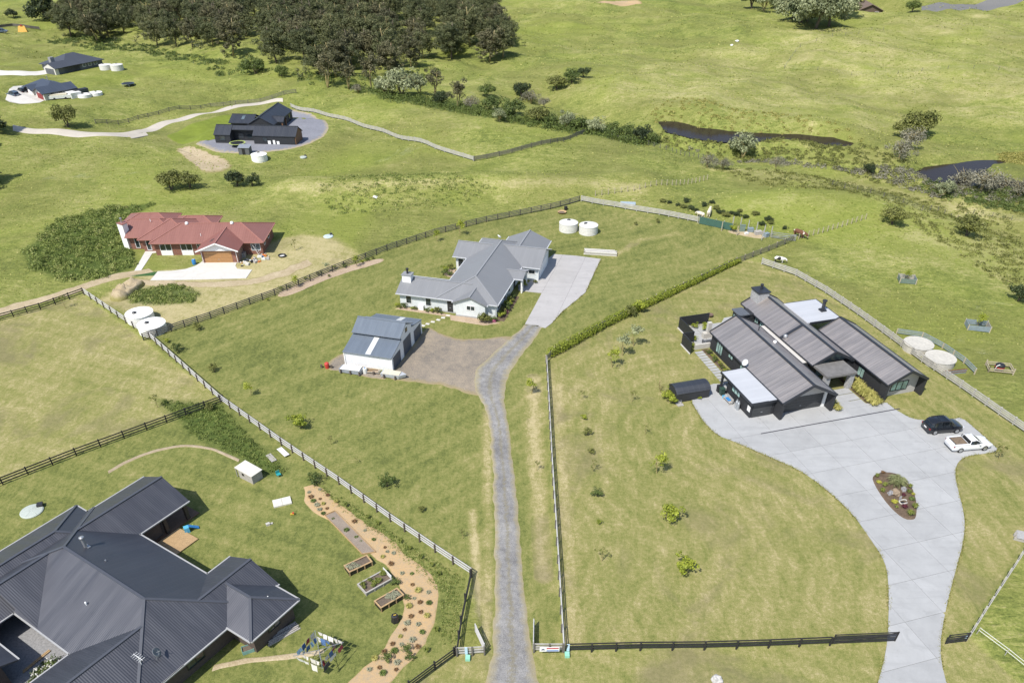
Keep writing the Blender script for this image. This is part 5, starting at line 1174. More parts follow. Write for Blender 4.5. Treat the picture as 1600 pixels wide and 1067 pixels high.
L_PINK = leaf_mat('flower_pink', (0.402, 0.057, 0.161), (0.690, 0.230, 0.402), None, 0.2); L_WHITE = leaf_mat('flower_white', (0.690, 0.667, 0.517), (0.800, 0.800, 0.800), None, 0.2)
KIND = {}
def kinds(key, n, mk):
    KIND[key] = [mk(i) for i in range(n)]
kinds('forest', 6, lambda i: (trunk('trunk', 40 + i, 13, 0.28, 10.5, 4, BARKP if i % 2 else BARK, 0.3), crown('crown', L_FOR if i % 3 else L_FOR2, 40 + i, 4.5 + 0.3 * (i % 3), 4.3 + 0.4 * (i % 4), 6.2, 90, 8200, 0.42, 0.22, 0.85, 0.3)))
kinds('brown', 3, lambda i: (trunk('trunk', 60 + i, 8, 0.2, 6.5, 6, BARKP, 0.4, 2), crown('crown', L_FOR2, 60 + i, 2.9, 2.9, 5.2, 20, 1500, 0.42, 0.33, 0.8, 0.35)))
kinds('pine', 2, lambda i: (trunk('trunk', 70 + i, 17, 0.45, 16, 5, BARK, 0.2), crown('crown', L_DARK, 70 + i, 6.5, 7.5, 9.0, 60, 6500, 0.7, 0.3, 1, 0.3, 'cone')))
kinds('shrub', 4, lambda i: (trunk('stem', 80 + i, 2.5, 0.09, 1.5, 5, BARK, 0.6, 3), crown('foliage', L_SHRUB, 80 + i, 1.9, 1.25, 1.3, 22, 1900, 0.26, 0.42, 0.3, 0.3)))
kinds('darkshrub', 3, lambda i: (trunk('stem', 90 + i, 3, 0.1, 1.7, 5, BARK, 0.6, 3), crown('foliage', L_OLIVE if i == 1 else L_DARK, 90 + i, 2.0, 1.5, 1.5, 24, 2100, 0.28, 0.4, 0.3, 0.35)))
kinds('paleshrub', 3, lambda i: (trunk('stem', 100 + i, 3, 0.1, 2.0, 6, BARKP, 0.7, 3), crown('foliage', L_PALE, 100 + i, 2.0, 1.6, 1.7, 22, 1900, 0.28, 0.42, 0.3, 0.35)))
kinds('greyscrub', 3, lambda i: (trunk('stem', 110 + i, 3, 0.08, 2.2, 9, BARKP, 0.8, 4), crown('foliage', L_GREY, 110 + i, 2.2, 1.4, 1.5, 18, 1300, 0.24, 0.45, 0.3, 0.4)))
kinds('paletree', 2, lambda i: (trunk('trunk', 120 + i, 10, 0.3, 6, 6, BARK, 0.4), crown('crown', L_PALE, 120 + i, 5.5, 4.3, 4.1, 60, 7000, 0.5, 0.33, 0.5, 0.3)))
kinds('yellowtree', 2, lambda i: (trunk('trunk', 130 + i, 8, 0.25, 6, 6, BARKP, 0.5), crown('crown', L_YEL, 130 + i, 4.2, 3.2, 5.0, 28, 2800, 0.5, 0.33, 0.5, 0.3)))
kinds('lawntree', 3, lambda i: (trunk('trunk', 140 + i, 2.6, 0.05, 1.9, 5, BARKP, 0.3), crown('crown', L_BRIGHT if i != 1 else L_PALE, 140 + i, 0.85, 0.75, 1.75, 14, 520, 0.17, 0.42, 0.5, 0.35)))
kinds('lawnbush', 3, lambda i: (trunk('stem', 150 + i, 0.9, 0.03, 0.5, 4, BARK, 0.6, 2), crown('foliage', (L_BRIGHT, L_SHRUB, L_OLIVE)[i], 150 + i, 0.62, 0.5, 0.52, 14, 560, 0.13, 0.42, 0.3, 0.35)))
kinds('sapling', 2, lambda i: (trunk('stem', 160 + i, 1.6, 0.03, 1.5, 6, BARKP, 0.35), crown('foliage', L_OLIVE, 160 + i, 0.5, 0.5, 1.1, 8, 90, 0.13, 0.4, 0.5, 0.4)))
def plant(kind, var, px, s, label, cat='tree', group=None, name=None, sz=None, off=(0, 0)):
    tm, cm = KIND[kind][var % len(KIND[kind])]
    p = px if isinstance(px, Vector) else G(*px)
    p = Vector((p.x + off[0], p.y + off[1], 0)); p.z = H(p.x, p.y)
    o = empty(name or cat.replace(' ', '_'), p, rnd.uniform(0, 6.28), label, cat, group)
    o.scale = (s, s, s * (sz or 1.0)); link(tm.name.split('.')[0], tm, o); link(cm.name.split('.')[0], cm, o); return o

# the dark wood along the top
WOOD = flat([(92, 50), (105, 22), (200, -8), (330, -14), (480, -18), (620, -12), (700, 2), (770, 12), (795, 62), (790, 92), (745, 104), (700, 96), (660, 108), (625, 120), (590, 128), (560, 116), (520, 132), (470, 128), (430, 112), (380, 98), (345, 104), (300, 92), (250, 80), (190, 66), (135, 70), (105, 66)])
rw = random.Random(5); pts = []
xs = [p[0] for p in WOOD]; ys = [p[1] for p in WOOD]
tries = 0
while len(pts) < 290 and tries < 60000:
    tries += 1
    x, y = rw.uniform(min(xs), max(xs)), rw.uniform(min(ys), max(ys))
    if float(sdist(np.array(x), np.array(y), WOOD)) > -0.8: continue
    if any((x - a) ** 2 + (y - b) ** 2 < 5.6 ** 2 for a, b in pts): continue
    pts.append((x, y))
for i, (x, y) in enumerate(pts):
    v = Vector((x, y, 0)); plant('forest', rw.randrange(6), v, rw.uniform(0.78, 1.12), 'tall dark tree in the dense wood along the top of the view', 'tree', 'trees of the dark wood', 'forest_tree', rw.uniform(0.85, 1.1))

# trees and shrubs that stand alone or in belts
plant('pine', 0, (72, 30), 1.15, 'large dark conifer at the top left beyond the far houses', 'tree', None, 'conifer_tree')
plant('pine', 1, (-20, 205), 0.68, 'dark conifer cut off by the left edge of the view', 'tree', None, 'conifer_tree')
plant('pine', 0, (-40, 292), 0.8, 'dark conifer at the left edge, its shadow on the grass', 'tree', None, 'conifer_tree', off=(0, 0))
plant('pine', 1, (-66, 240), 0.8, 'lower dark conifer just left of the view, its shadow on the grass', 'tree', None, 'conifer_tree')
plant('darkshrub', 0, (20, 26), 1.3, 'small dark tree on the far left field', 'tree', None, 'small_tree')
plant('darkshrub', 1, (106, 198), 1.55, 'dense dark tree above the concrete track', 'tree', None, 'small_tree', 1.25)
for px, s, lb in (((268, 296), 1.35, 'dark bush, left one of the pair below the black house'), ((297, 294), 1.15, 'dark bush, right one of the pair below the black house')): plant('darkshrub', 1, px, s, lb, 'bush')
for px, s, lb in (((370, 291), 1.1, 'dark bush, left one of the pair below the dirt scrape'), ((396, 291), 0.85, 'dark bush, right one of the pair below the dirt scrape')): plant('darkshrub', 0, px, s, lb, 'bush')
plant('shrub', 0, (400, 116), 1.9, 'round olive bush at the lower edge of the dark wood', 'bush'); 
BELT = sorted([((440, 120), 1.2, 'shrub'), ((512, 138), 1.2, 'brown'), ((545, 140), 1.0, 'brown'), ((560, 146), 0.8, 'greyscrub'), ((602, 150), 1.7, 'paleshrub'), ((628, 152), 2.3, 'paleshrub'), ((655, 148), 1.6, 'paleshrub'), ((580, 140), 1.2, 'brown'),
        ((688, 165), 1.3, 'darkshrub'), ((715, 170), 0.9, 'brown'), ((735, 172), 1.2, 'greyscrub'), ((762, 152), 1.4, 'shrub'), ((768, 175), 1.5, 'shrub'), ((800, 184), 1.7, 'shrub'), ((815, 146), 1.5, 'darkshrub'), ((830, 150), 1.2, 'greyscrub'), ((840, 192), 1.4, 'darkshrub'), ((860, 196), 1.1, 'shrub'),
        ((870, 136), 1.5, 'darkshrub'), ((893, 130), 1.5, 'shrub'), ((912, 122), 1.1, 'darkshrub'), ((885, 199), 1.2, 'paleshrub'), ((905, 204), 1.3, 'shrub'), ((930, 210), 1.2, 'paleshrub'), ((955, 212), 1.3, 'shrub'), ((978, 217), 1.4, 'shrub'), ((1002, 222), 1.4, 'darkshrub'), ((1020, 224), 1.0, 'shrub'), ((680, 150), 1.0, 'brown'), ((780, 190), 0.9, 'paleshrub'), ((850, 168), 0.9, 'greyscrub'), ((745, 180), 1.0, 'shrub')], key=lambda q: q[0][0]); SEEN = {}
ORD = ['leftmost', 'second from the left', 'third from the left', 'fourth from the left', 'fifth from the left', 'sixth from the left', 'seventh from the left', 'eighth from the left', 'ninth from the left', 'tenth from the left', 'eleventh from the left', 'twelfth from the left', 'thirteenth from the left']
for i, (px, s, k) in enumerate(BELT):
    lb = {'shrub': 'green shrub in the creek belt', 'darkshrub': 'dark green shrub in the creek belt', 'paleshrub': 'pale silvery shrub in the creek belt', 'greyscrub': 'grey twiggy scrub in the creek belt', 'brown': 'brownish small tree below the wood'}[k]
    lb = lb + ', ' + ORD[SEEN.get(k, 0)] + ' of its kind'; SEEN[k] = SEEN.get(k, 0) + 1
    plant(k, i, px, s, lb, 'tree' if k == 'brown' else 'shrub', 'creek belt ' + k, 'small_tree' if k == 'brown' else 'shrub')
plant('paleshrub', 1, (1160, 246), 1.75, 'pale silvery bush on the bank below the long pond', 'bush'); plant('darkshrub', 2, (1148, 198), 0.6, 'small dark bush on the far edge of the long pond', 'bush')
for i, (px, s, k, lb) in enumerate([((1432, 212), 2.2, 'darkshrub', 'spreading olive tree between the two ponds'), ((1412, 216), 1.5, 'darkshrub', 'smaller olive tree left of the spreading one between the ponds'), ((1420, 232), 1.6, 'greyscrub', 'grey bare scrub bush between the two ponds'), ((1404, 248), 1.4, 'greyscrub', 'lower grey bare scrub bush by the right hand pond'),
        ((1502, 296), 1.4, 'greyscrub', 'grey scrub, left of the clump in front of the right hand pond'), ((1532, 300), 1.65, 'greyscrub', 'tall grey scrub, centre of the clump in front of the right hand pond'), ((1562, 302), 1.35, 'greyscrub', 'grey scrub, right of the clump in front of the right hand pond'), ((1590, 308), 1.2, 'greyscrub', 'grey scrub near the right edge below the pond'), ((1476, 298), 1.1, 'paleshrub', 'pale shrub at the left end of the scrub clump by the pond'),
        ((1510, 368), 1.35, 'darkshrub', 'round olive tree standing alone on bare ground at right'), ((1394, 350), 1.15, 'darkshrub', 'dark small tree on the slope right of the green knoll'), ((1355, 275), 0.75, 'darkshrub', 'small dark bush on the creek flat'), ((1105, 262), 0.9, 'greyscrub', 'brownish bush on the bank left of the pale bush'), ((1130, 265), 0.8, 'greyscrub', 'brownish low bush below the long pond'), ((1590, 470), 0.9, 'darkshrub', 'dark bush at the right edge of the green paddock'), ((1212, 262), 0.8, 'greyscrub', 'brown low bush right of the pale silvery bush')]):
    plant(k, 1 if 'olive' in lb else i, px, s, lb, 'tree' if 'tree' in lb else 'bush')
plant('paletree', 0, (1275, 46), 1.9, 'big pale green tree at the top right', 'tree'); plant('paletree', 1, (1296, 42), 1.7, 'pale green tree right behind the big one at the top right', 'tree'); plant('paletree', 0, (1262, 34), 1.8, 'pale green tree crowded left of the big one at the top right', 'tree'); plant('paletree', 1, (1238, 30), 1.35, 'smaller pale tree left of the big one at the top right', 'tree'); plant('darkshrub', 0, (1250, 36), 3.0, 'dark bush under the big pale tree', 'bush')
for i, (px, s, k, lb) in enumerate([((1352, 4), 1.5, 'yellowtree', 'yellow tree behind the brown cottage, left one'), ((1382, 12), 1.5, 'yellowtree', 'yellow tree right of the brown cottage'), ((1412, 10), 1.4, 'yellowtree', 'yellow tree at the right end of the cottage garden'), ((1320, 34), 1.15, 'forest', 'thin dark tree left of the brown cottage'), ((1306, 20), 1.3, 'forest', 'dark tree between the big pale tree and the cottage'),
        ((1175, 14), 3.0, 'darkshrub', 'dark round tree at the left of the cottage garden'), ((1193, 18), 2.6, 'paleshrub', 'greyish tree in the cottage garden beside the dark one'), ((1210, 14), 1.8, 'shrub', 'small green tree in the cottage garden'), ((1334, 24), 1.6, 'shrub', 'low bush in front of the brown cottage'), ((1425, 20), 1.8, 'shrub', 'green bush below the yellow trees'), ((1480, -6), 1.0, 'forest', 'dark tree at the top edge beyond the road')]):
    plant(k, i, px, s, lb, 'bush' if 'bush' in lb else 'tree')
# small trees on the lawns
for i, (px, s, k, v, lb) in enumerate([((957, 574), 0.85, 'lawntree', 0, 'slim young tree, lowest of the three by the hedge'), ((973, 556), 1.0, 'lawntree', 1, 'pale young tree, middle one of the three by the hedge'), ((991, 541), 1.0, 'lawntree', 1, 'pale young tree, highest of the three by the hedge'),
    ((908, 624), 0.7, 'sapling', 0, 'thin sapling nearest the top of the drive fence on the right lawn'), ((987, 628), 0.85, 'sapling', 0, 'thin sapling in the middle of the upper right lawn'), ((913, 655), 0.55, 'lawnbush', 0, 'tiny bush below the thin sapling by the drive fence'), ((918, 680), 0.75, 'lawnbush', 2, 'small grey green bush second in the row by the drive fence'), ((923, 708), 0.6, 'lawnbush', 2, 'small bush third in the row by the drive fence'), ((926, 736), 0.8, 'sapling', 1, 'bare sapling fourth in the row by the drive fence'), ((932, 775), 0.75, 'lawnbush', 1, 'dark green bush fifth in the row by the drive fence'), ((935, 818), 0.4, 'lawnbush', 0, 'tiny bush sixth in the row by the drive fence'), ((940, 876), 0.9, 'sapling', 1, 'sparse sapling last in the row by the drive fence'), ((1008, 678), 0.7, 'sapling', 1, 'low twiggy sapling in the middle of the right lawn'),
    ((1026, 740), 0.72, 'lawntree', 0, 'small bright tree, highest of the three along the middle of the right lawn'), ((1045, 812), 1.25, 'lawnbush', 0, 'bright yellow green bush in the middle of the right lawn'), ((1070, 895), 1.2, 'lawnbush', 0, 'bright yellow green bush, lowest on the right lawn'),
    ((470, 668), 1.25, 'lawnbush', 0, 'bright round bush on the lawn left of the gravel driveway'), ((606, 759), 1.1, 'lawnbush', 1, 'dark round bush on the lawn left of the gravel driveway'), ((658, 799), 0.55, 'lawnbush', 2, 'tiny dark bush below the dark round bush'), ((517, 694), 0.55, 'sapling', 0, 'tiny sapling below the bright round bush'), ((557, 724), 0.45, 'sapling', 1, 'tiny twig above the dark round bush'), ((724, 841), 0.6, 'sapling', 0, 'yellowish sapling near the lower driveway edge'), ((392, 618), 0.6, 'lawntree', 0, 'small yellow green tree by the pale railed fence'), ((335, 580), 0.85, 'lawnbush', 2, 'dark bush on the lawn below the white tanks'), ((279, 549), 0.95, 'lawnbush', 1, 'dark bush nearest the white tanks'), ((310, 515), 0.9, 'lawnbush', 2, 'brownish bush by the curved dark fence'), ((262, 535), 0.45, 'lawnbush', 0, 'tiny bright bush below the white tanks'),
    ((830, 615), 0.7, 'lawntree', 0, 'small young tree on the verge right of the gravel driveway'), ((838, 735), 0.7, 'sapling', 0, 'yellow sapling on the verge right of the gravel driveway'), ((719, 368), 0.85, 'lawntree', 2, 'clipped dark tree, right of the two behind the grey house'), ((682, 377), 0.65, 'lawntree', 2, 'clipped dark tree, left of the two behind the grey house'), ((246, 636), 1.0, 'sapling', 0, 'sapling in a mulch ring by the black paddock fence'), ((103, 482), 1.1, 'sapling', 0, 'sapling in a mulch ring at the top of the dry paddock'), ((330, 640), 0.8, 'lawnbush', 2, 'weedy bush in the corner of the lower left yard'), ((493, 754), 1.0, 'lawnbush', 1, 'dark bush at the top of the orange planting bed'), ((461, 391), 1.0, 'sapling', 1, 'staked sapling on the dry grass beside the red house'), ((1560, 718), 1.1, 'sapling', 0, 'leafy sapling at the corner of the concrete parking bay'), ((993, 352), 0.5, 'lawnbush', 2, 'small bush at the back of the grey house lawn'), ((1028, 348), 0.6, 'lawnbush', 2, 'small dark bush along the back rail fence'), ((1108, 352), 0.7, 'lawnbush', 2, 'small bush in front of the green netting')]):
    plant(k, v, px, s * (1.6 if 'bright' in lb else 1.35), lb, 'tree' if 'tree' in lb else ('sapling' if ('sapling' in lb or 'twig' in lb) else 'bush'))
for i, (x, y, s, k) in enumerate([(440, 453, 0.7, 'lawnbush'), (452, 450, 0.55, 'lawnbush'), (464, 449, 0.8, 'lawntree'), (478, 437, 0.6, 'lawnbush'), (484, 440, 0.6, 'sapling'), (497, 430, 0.7, 'lawnbush'), (502, 428, 0.5, 'lawnbush'), (512, 425, 0.7, 'lawntree'), (514, 433, 0.5, 'lawnbush'), (523, 420, 0.7, 'lawnbush'), (539, 418, 0.85, 'lawnbush'), (558, 417, 0.8, 'lawntree'), (566, 411, 0.6, 'lawnbush'), (574, 408, 0.7, 'lawnbush'), (582, 405, 0.6, 'lawnbush'), (418, 470, 0.5, 'lawnbush')]):
    plant(k, i, (x, y), s, 'young shrub in the pale mulch strip along the curved dark fence', 'shrub', 'shrubs in the pale mulch strip')
for i, (x, y) in enumerate([(1059, 322), (1068, 325), (1080, 328), (1088, 331), (1119, 327), (1122, 333), (1128, 334), (1134, 338), (1142, 335), (1150, 337), (1156, 331), (1164, 341), (1200, 345), (1204, 350), (1100, 322), (1046, 318), (1036, 316), (1072, 316), (1112, 318), (1180, 336), (1226, 358), (1190, 352)]):
    plant('darkshrub', i, (x, y), 0.28 + 0.16 * ((i * 7) % 5) / 5, 'low dark thistle clump on the slope behind the green netting', 'weed clump', 'dark thistle clumps', 'weed_clump', 0.7)

# hedge of clipped shrubs
hp = [(862, 556), (900, 535), (945, 510), (985, 490), (1020, 474), (1060, 455), (1100, 436), (1130, 421), (1157, 409)]
W_ = [G(*p) for p in hp]; hd_ = empty('hedge', W_[0], 0, 'long clipped bright green hedge between the two lawns', 'hedge')
rg = np.random.default_rng(3); P = []; N = []; T = []
for a, b in zip(W_[:-1], W_[1:]):
    n = max(2, int((b - a).length / 0.75))
    for k in range(n):
        c = a.lerp(b, (k + rg.uniform(-0.2, 0.2)) / n); m = 420; q = rg.normal(size=(m, 3)); q /= np.linalg.norm(q, axis=1, keepdims=True)
        frac = (c - W_[0]).length / 75; rad = rg.uniform(0.68, 0.9) * (1 - 0.35 * min(1, frac))
        r = rad * rg.uniform(0.3, 1, size=(m, 1)) ** 0.4
        P.append(np.array([c.x - W_[0].x, c.y - W_[0].y, c.z - W_[0].z + 0.62 * (1 - 0.3 * min(1, frac))]) + q * r * np.array([1, 1, 1.0])); N.append(q + rg.normal(size=(m, 3)) * 0.5 + [0, 0, 0.4]); T.append(np.clip(rg.uniform(0.3, 0.7) + rg.normal(size=m) * 0.2, 0, 1))
P = np.concatenate(P); link('foliage', leaf_mesh('foliage', L_BRIGHT, P, np.concatenate(N), 0.17 * rg.uniform(0.6, 1.4, len(P)), np.concatenate(T), 9), hd_)
mb = MB()
for a, b in zip(W_[:-1], W_[1:]):
    for k in range(5):
        c = a.lerp(b, k / 5) - W_[0]; mb.tube([c - Vector((0, 0, 0.1)), c + Vector((0.05, 0, 0.7))], [0.04, 0.02], 5)
st = mb.build('stems', BARK, hd_); st['kind'] = 'stuff'
plant('lawnbush', 0, (1000, 487), 2.0, 'rounded shrub bulging from the middle of the hedge', 'bush'); plant('lawnbush', 2, (985, 493), 1.7, 'brownish shrub beside the middle of the hedge', 'bush')

# weed masses and long grass (too many to count)
def in_poly(poly, n, seed):
    rg = np.random.default_rng(seed); xs = [p[0] for p in poly]; ys = [p[1] for p in poly]; out = np.zeros((0, 2))
    while len(out) < n:
        q = np.stack([rg.uniform(min(xs), max(xs), n * 2), rg.uniform(min(ys), max(ys), n * 2)], 1)
        out = np.concatenate([out, q[sdist(q[:, 0], q[:, 1], poly) < 0]])
    return out[:n]
def mass(name, label, cat, poly, clumps, per, rad, leaf, m, seed, hgt=0.5):
    rg = np.random.default_rng(seed); c = in_poly(poly, clumps, seed); z = hz(c[:, 0], c[:, 1])
    P = []; N = []; T = []
    for i in range(clumps):
        q = rg.normal(size=(per, 3)); q /= np.linalg.norm(q, axis=1, keepdims=True); r = rad * rg.uniform(0.5, 1.3)
        p = q * r * np.array([1, 1, hgt]) * rg.uniform(0.3, 1, size=(per, 1)) ** 0.5; p[:, 2] = np.abs(p[:, 2])
        P.append(p + [c[i, 0], c[i, 1], z[i]]); N.append(q + [0, 0, 0.6]); T.append(np.clip(rg.uniform(0.1, 0.9) + rg.normal(size=per) * 0.15, 0, 1))
    P = np.concatenate(P); o = link(name, leaf_mesh(name, m, P, np.concatenate(N), leaf * rg.uniform(0.6, 1.4, len(P)), np.concatenate(T), seed)); tag(o, label, cat, None, 'stuff'); return o
mass('weed_bank', 'tall dark weeds covering the bank left of the red house', 'weeds', WEED[0], 380, 70, 1.0, 0.26, L_WEED, 1, 0.85)
mass('weed_mound', 'leafy weeds growing over the spoil heap below the red house', 'weeds', WEED[1], 120, 70, 0.7, 0.2, L_WEED, 2, 0.6)
mass('weed_corner', 'rough weeds in the corner of the lower left yard', 'weeds', WEED[2], 420, 34, 0.32, 0.14, L_WEED, 3, 0.5)
mass('fence_weeds', 'rough grass strip beside the orange planting bed', 'weeds', flat([(480, 748), (560, 792), (640, 850), (725, 905), (716, 1000), (690, 1010), (690, 930), (600, 850), (520, 790)]), 700, 16, 0.22, 0.11, L_WEED, 4, 0.45)
mass('creek_reeds', 'rough reeds and rushes along the creek and ponds', 'reeds', flat([(1020, 205), (1060, 212), (1130, 222), (1240, 218), (1345, 224), (1430, 262), (1500, 276), (1600, 285), (1600, 320), (1480, 300), (1380, 275), (1250, 248), (1120, 245), (1040, 232)]), 800, 34, 0.75, 0.30, L_OLIVE, 5, 0.6)
mass('pond_reeds', 'yellow green reeds between the arms of the right hand pond', 'reeds', flat([(1556, 241), (1600, 240), (1640, 246), (1640, 262), (1600, 259), (1562, 255)]), 260, 40, 0.6, 0.26, L_TUS, 6, 1.0)
mass('scrub_bank', 'low dark scrub under the grey bushes at the right edge', 'scrub', flat([(1440, 285), (1520, 300), (1600, 305), (1640, 320), (1640, 336), (1560, 326), (1480, 312), (1440, 300)]), 300, 50, 0.9, 0.3, L_SHRUB, 7, 0.7)
mass('hill_weeds', 'scattered rough weeds on the slope above the grey house', 'weeds', flat([(500, 300), (600, 268), (720, 275), (780, 300), (700, 325), (600, 330), (520, 335)]), 420, 22, 0.7, 0.25, L_WEED, 8, 0.45)
mass('gully_weeds', 'rough brown weeds in the gully right of the green knoll', 'weeds', GULLY, 1000, 26, 0.8, 0.28, L_OLIVE, 9, 0.5)
mass('wood_undergrowth', 'low green undergrowth along the lower edge of the wood', 'scrub', flat([(60, 66), (130, 74), (240, 88), (340, 110), (440, 118), (480, 134), (560, 136), (640, 126), (700, 108), (640, 112), (560, 118), (430, 106), (330, 94), (200, 66), (110, 52)]), 420, 50, 1.3, 0.42, L_SHRUB, 10, 0.7)

mass('creek_scrub', 'mixed low scrub filling the belt between the wood and the long pond', 'scrub', flat([(560, 142), (640, 150), (700, 160), (780, 178), (860, 190), (940, 203), (1030, 218), (1020, 228), (940, 214), (850, 203), (760, 184), (680, 170), (600, 158)]), 620, 60, 1.5, 0.36, L_SHRUB, 12, 1.15)
mass('pond_margin', 'rushes fringing the long pond', 'reeds', [p for p in flat([(1015, 180), (1060, 177), (1100, 186), (1150, 193), (1250, 197), (1345, 214), (1350, 226), (1340, 224), (1300, 210), (1250, 205), (1140, 200), (1095, 194), (1060, 185), (1026, 185)])], 260, 40, 0.6, 0.26, L_TUS, 13, 0.8)
mass('gully_scrub', 'olive scrub thickening the creek line between the two ponds', 'scrub', flat([(1040, 222), (1120, 232), (1220, 240), (1330, 252), (1420, 262), (1470, 285), (1600, 305), (1600, 318), (1460, 298), (1360, 275), (1220, 256), (1110, 246)]), 330, 46, 1.0, 0.32, L_GREY, 15, 0.7)
def canopy():
    rg = np.random.default_rng(31); c = in_poly(WOOD, 1500, 31); z = hz(c[:, 0], c[:, 1]); P = []; N = []; T = []
    for i in range(len(c)):
        per = 60; q = rg.normal(size=(per, 3)); q /= np.linalg.norm(q, axis=1, keepdims=True); r = rg.uniform(0.9, 1.9)
        P.append(q * r * rg.uniform(0.4, 1, size=(per, 1)) ** 0.5 * [1, 1, 0.8] + [c[i, 0], c[i, 1], z[i] + rg.uniform(0.8, 8.2)]); N.append(q + [0, 0, 0.5]); T.append(np.clip(rg.uniform(0.1, 0.75) + rg.normal(size=per) * 0.15, 0, 1))
    P = np.concatenate(P); o = link('wood_canopy', leaf_mesh('wood_canopy', L_FOR, P, np.concatenate(N), 0.42 * rg.uniform(0.6, 1.4, len(P)), np.concatenate(T), 31)); tag(o, 'mass of smaller trees and undergrowth filling the dark wood', 'wood', None, 'stuff')
canopy()
def long_grass():
    rg = np.random.default_rng(77)
    n = 60000
    y = 95 * (420 / 95.0) ** rg.uniform(0, 1, n); x = rg.uniform(-1, 1, n) * (0.60 * y + 20)
    keep = np.ones(n, bool)
    for poly in (Z_D, Z_B, Z_NW, Z_A, Z_S, Z_C, Z_E, POND1, POND2, WOOD): keep &= sdist(x, y, poly) > 0.3
    for pl, w in ((flat([(20, 200), (80, 206), (150, 212), (205, 212), (230, 202), (300, 181), (430, 156)]), 3), (flat([(-40, 498), (120, 454), (232, 424)]), 2.2)): keep &= dist_line(x, y, pl) > w
    for poly in ([(298, 228), (340, 180), (440, 160), (520, 185), (520, 215), (440, 243), (320, 243)], [(180, 330), (430, 340), (430, 440), (190, 450)], [(0, 95), (190, 90), (195, 165), (0, 170)]): keep &= sdist(x, y, flat(poly)) > 0
    keep &= (np.sin(x * 0.21 + 1.3 * np.sin(y * 0.13)) + np.sin(y * 0.17 + x * 0.05) + rg.normal(size=n) * 0.9) > -0.6
    x, y = x[keep], y[keep]; n = len(x); z = hz(x, y)
    s = (0.0016 * y + 0.10) * rg.uniform(0.6, 1.5, n)
    pos = np.stack([x, y, z + s * 0.16], 1); nr = np.stack([rg.normal(size=n), rg.normal(size=n), np.full(n, 1.9)], 1)
    ti = np.clip(0.50 + 0.20 * np.sin(x * 0.05) * np.cos(y * 0.045) + rg.normal(size=n) * 0.22, 0, 1)
    o = link('long_grass', leaf_mesh('long_grass', L_GRASS, pos, nr, s, ti, 4, 0.5)); tag(o, 'long tufted grass over the open paddocks', 'grass', None, 'stuff')
long_grass()

# ------------------------------------------------------------------ garden and yard things
TIMB = mat('timber_tan', (0.40, 0.27, 0.14), 0.75, 0.18, 3); TIMG = mat('timber_grey', (0.36, 0.34, 0.31), 0.85, 0.22, 4); SOIL = mat('soil_dark', (0.13, 0.10, 0.075), 0.95, 0.35, 4, 0.5); PLYW = mat('sheet_pale', (0.58, 0.56, 0.50), 0.75, 0.12, 2)
TEAL = mat('plastic_teal', (0.03, 0.30, 0.32), 0.45); BLUE = mat('plastic_blue', (0.03, 0.20, 0.48), 0.45); BLK = mat('plastic_black', (0.016, 0.016, 0.018), 0.5); REDP = mat('plastic_red', (0.5, 0.05, 0.04), 0.45); ORNG = mat('plastic_orange', (0.6, 0.2, 0.05), 0.5); LGRN = mat('plastic_lime', (0.3, 0.5, 0.08), 0.5); TARP = mat('tarp_white', (0.66, 0.66, 0.64), 0.6, 0.12, 2)
def thing(name, px, az, label, cat, group=None, dz=0.0): return empty(name, G(*px) + Vector((0, 0, dz)), az, label, cat, group)
def tussock_mesh(name, m, seed, n=70, r=0.32, h=0.42, w=0.035):
    rg = np.random.default_rng(seed); V = []; F = []; T = []
    for i in range(n):
        a = rg.uniform(0, 6.28); l = rg.uniform(0.55, 1.0); d = np.array([math.cos(a), math.sin(a), 0]); s = np.array([-d[1], d[0], 0]) * w
        b = d * rg.uniform(0, 0.08); p1 = b + d * r * 0.45 * l + [0, 0, h * l * 0.85]; p2 = b + d * r * 1.15 * l + [0, 0, h * l * rg.uniform(0.35, 0.9)]
        k = len(V); V += [b - s, b + s, p1 + s * 0.8, p1 - s * 0.8, p2]; F += [(k, k + 1, k + 2, k + 3), (k + 3, k + 2, k + 4)]; T += [rg.uniform(0, 1)] * 5
    me = bpy.data.meshes.new(name); me.from_pydata([tuple(v) for v in V], [], F); me.update(); attr(me, 'tint', T); me.materials.append(m); return me
L_RUST = leaf_mat('leaf_rust', (0.11, 0.055, 0.025), (0.24, 0.15, 0.07), None, 0.2); L_SILV = leaf_mat('leaf_silver', (0.20, 0.21, 0.15), (0.36, 0.36, 0.24), None, 0.2); L_FLAX = leaf_mat('leaf_flax', (0.07, 0.10, 0.02), (0.24, 0.27, 0.06), None, 0.25); L_GOLD = leaf_mat('leaf_gold', (0.28, 0.28, 0.04), (0.5, 0.47, 0.08), None, 0.3)
TUS = {'tus': [tussock_mesh('blades', L_TUS, i, 110) for i in range(3)], 'rust': [tussock_mesh('blades', L_RUST, 5 + i, 70, 0.28, 0.3) for i in range(2)], 'silver': [tussock_mesh('blades', L_SILV, 9 + i, 80, 0.3, 0.33) for i in range(2)], 'flax': [tussock_mesh('blades', L_FLAX, 14 + i, 60, 0.35, 0.6, 0.05) for i in range(2)], 'green': [tussock_mesh('blades', L_SHRUB, 20 + i, 90, 0.3, 0.35, 0.05) for i in range(2)], 'gold': [tussock_mesh('blades', L_GOLD, 24, 90, 0.3, 0.25, 0.05)], 'maroon': [tussock_mesh('blades', L_MAR, 28, 70, 0.35, 0.45, 0.05)]}
def tuft(kind, i, p, s, label, cat='plant', group=None, name='tussock'):
    p = p if isinstance(p, Vector) else G(*p)
    o = link(name, TUS[kind][i % len(TUS[kind])], None, p, rnd.uniform(0, 6), s); return tag(o, label, cat, group)

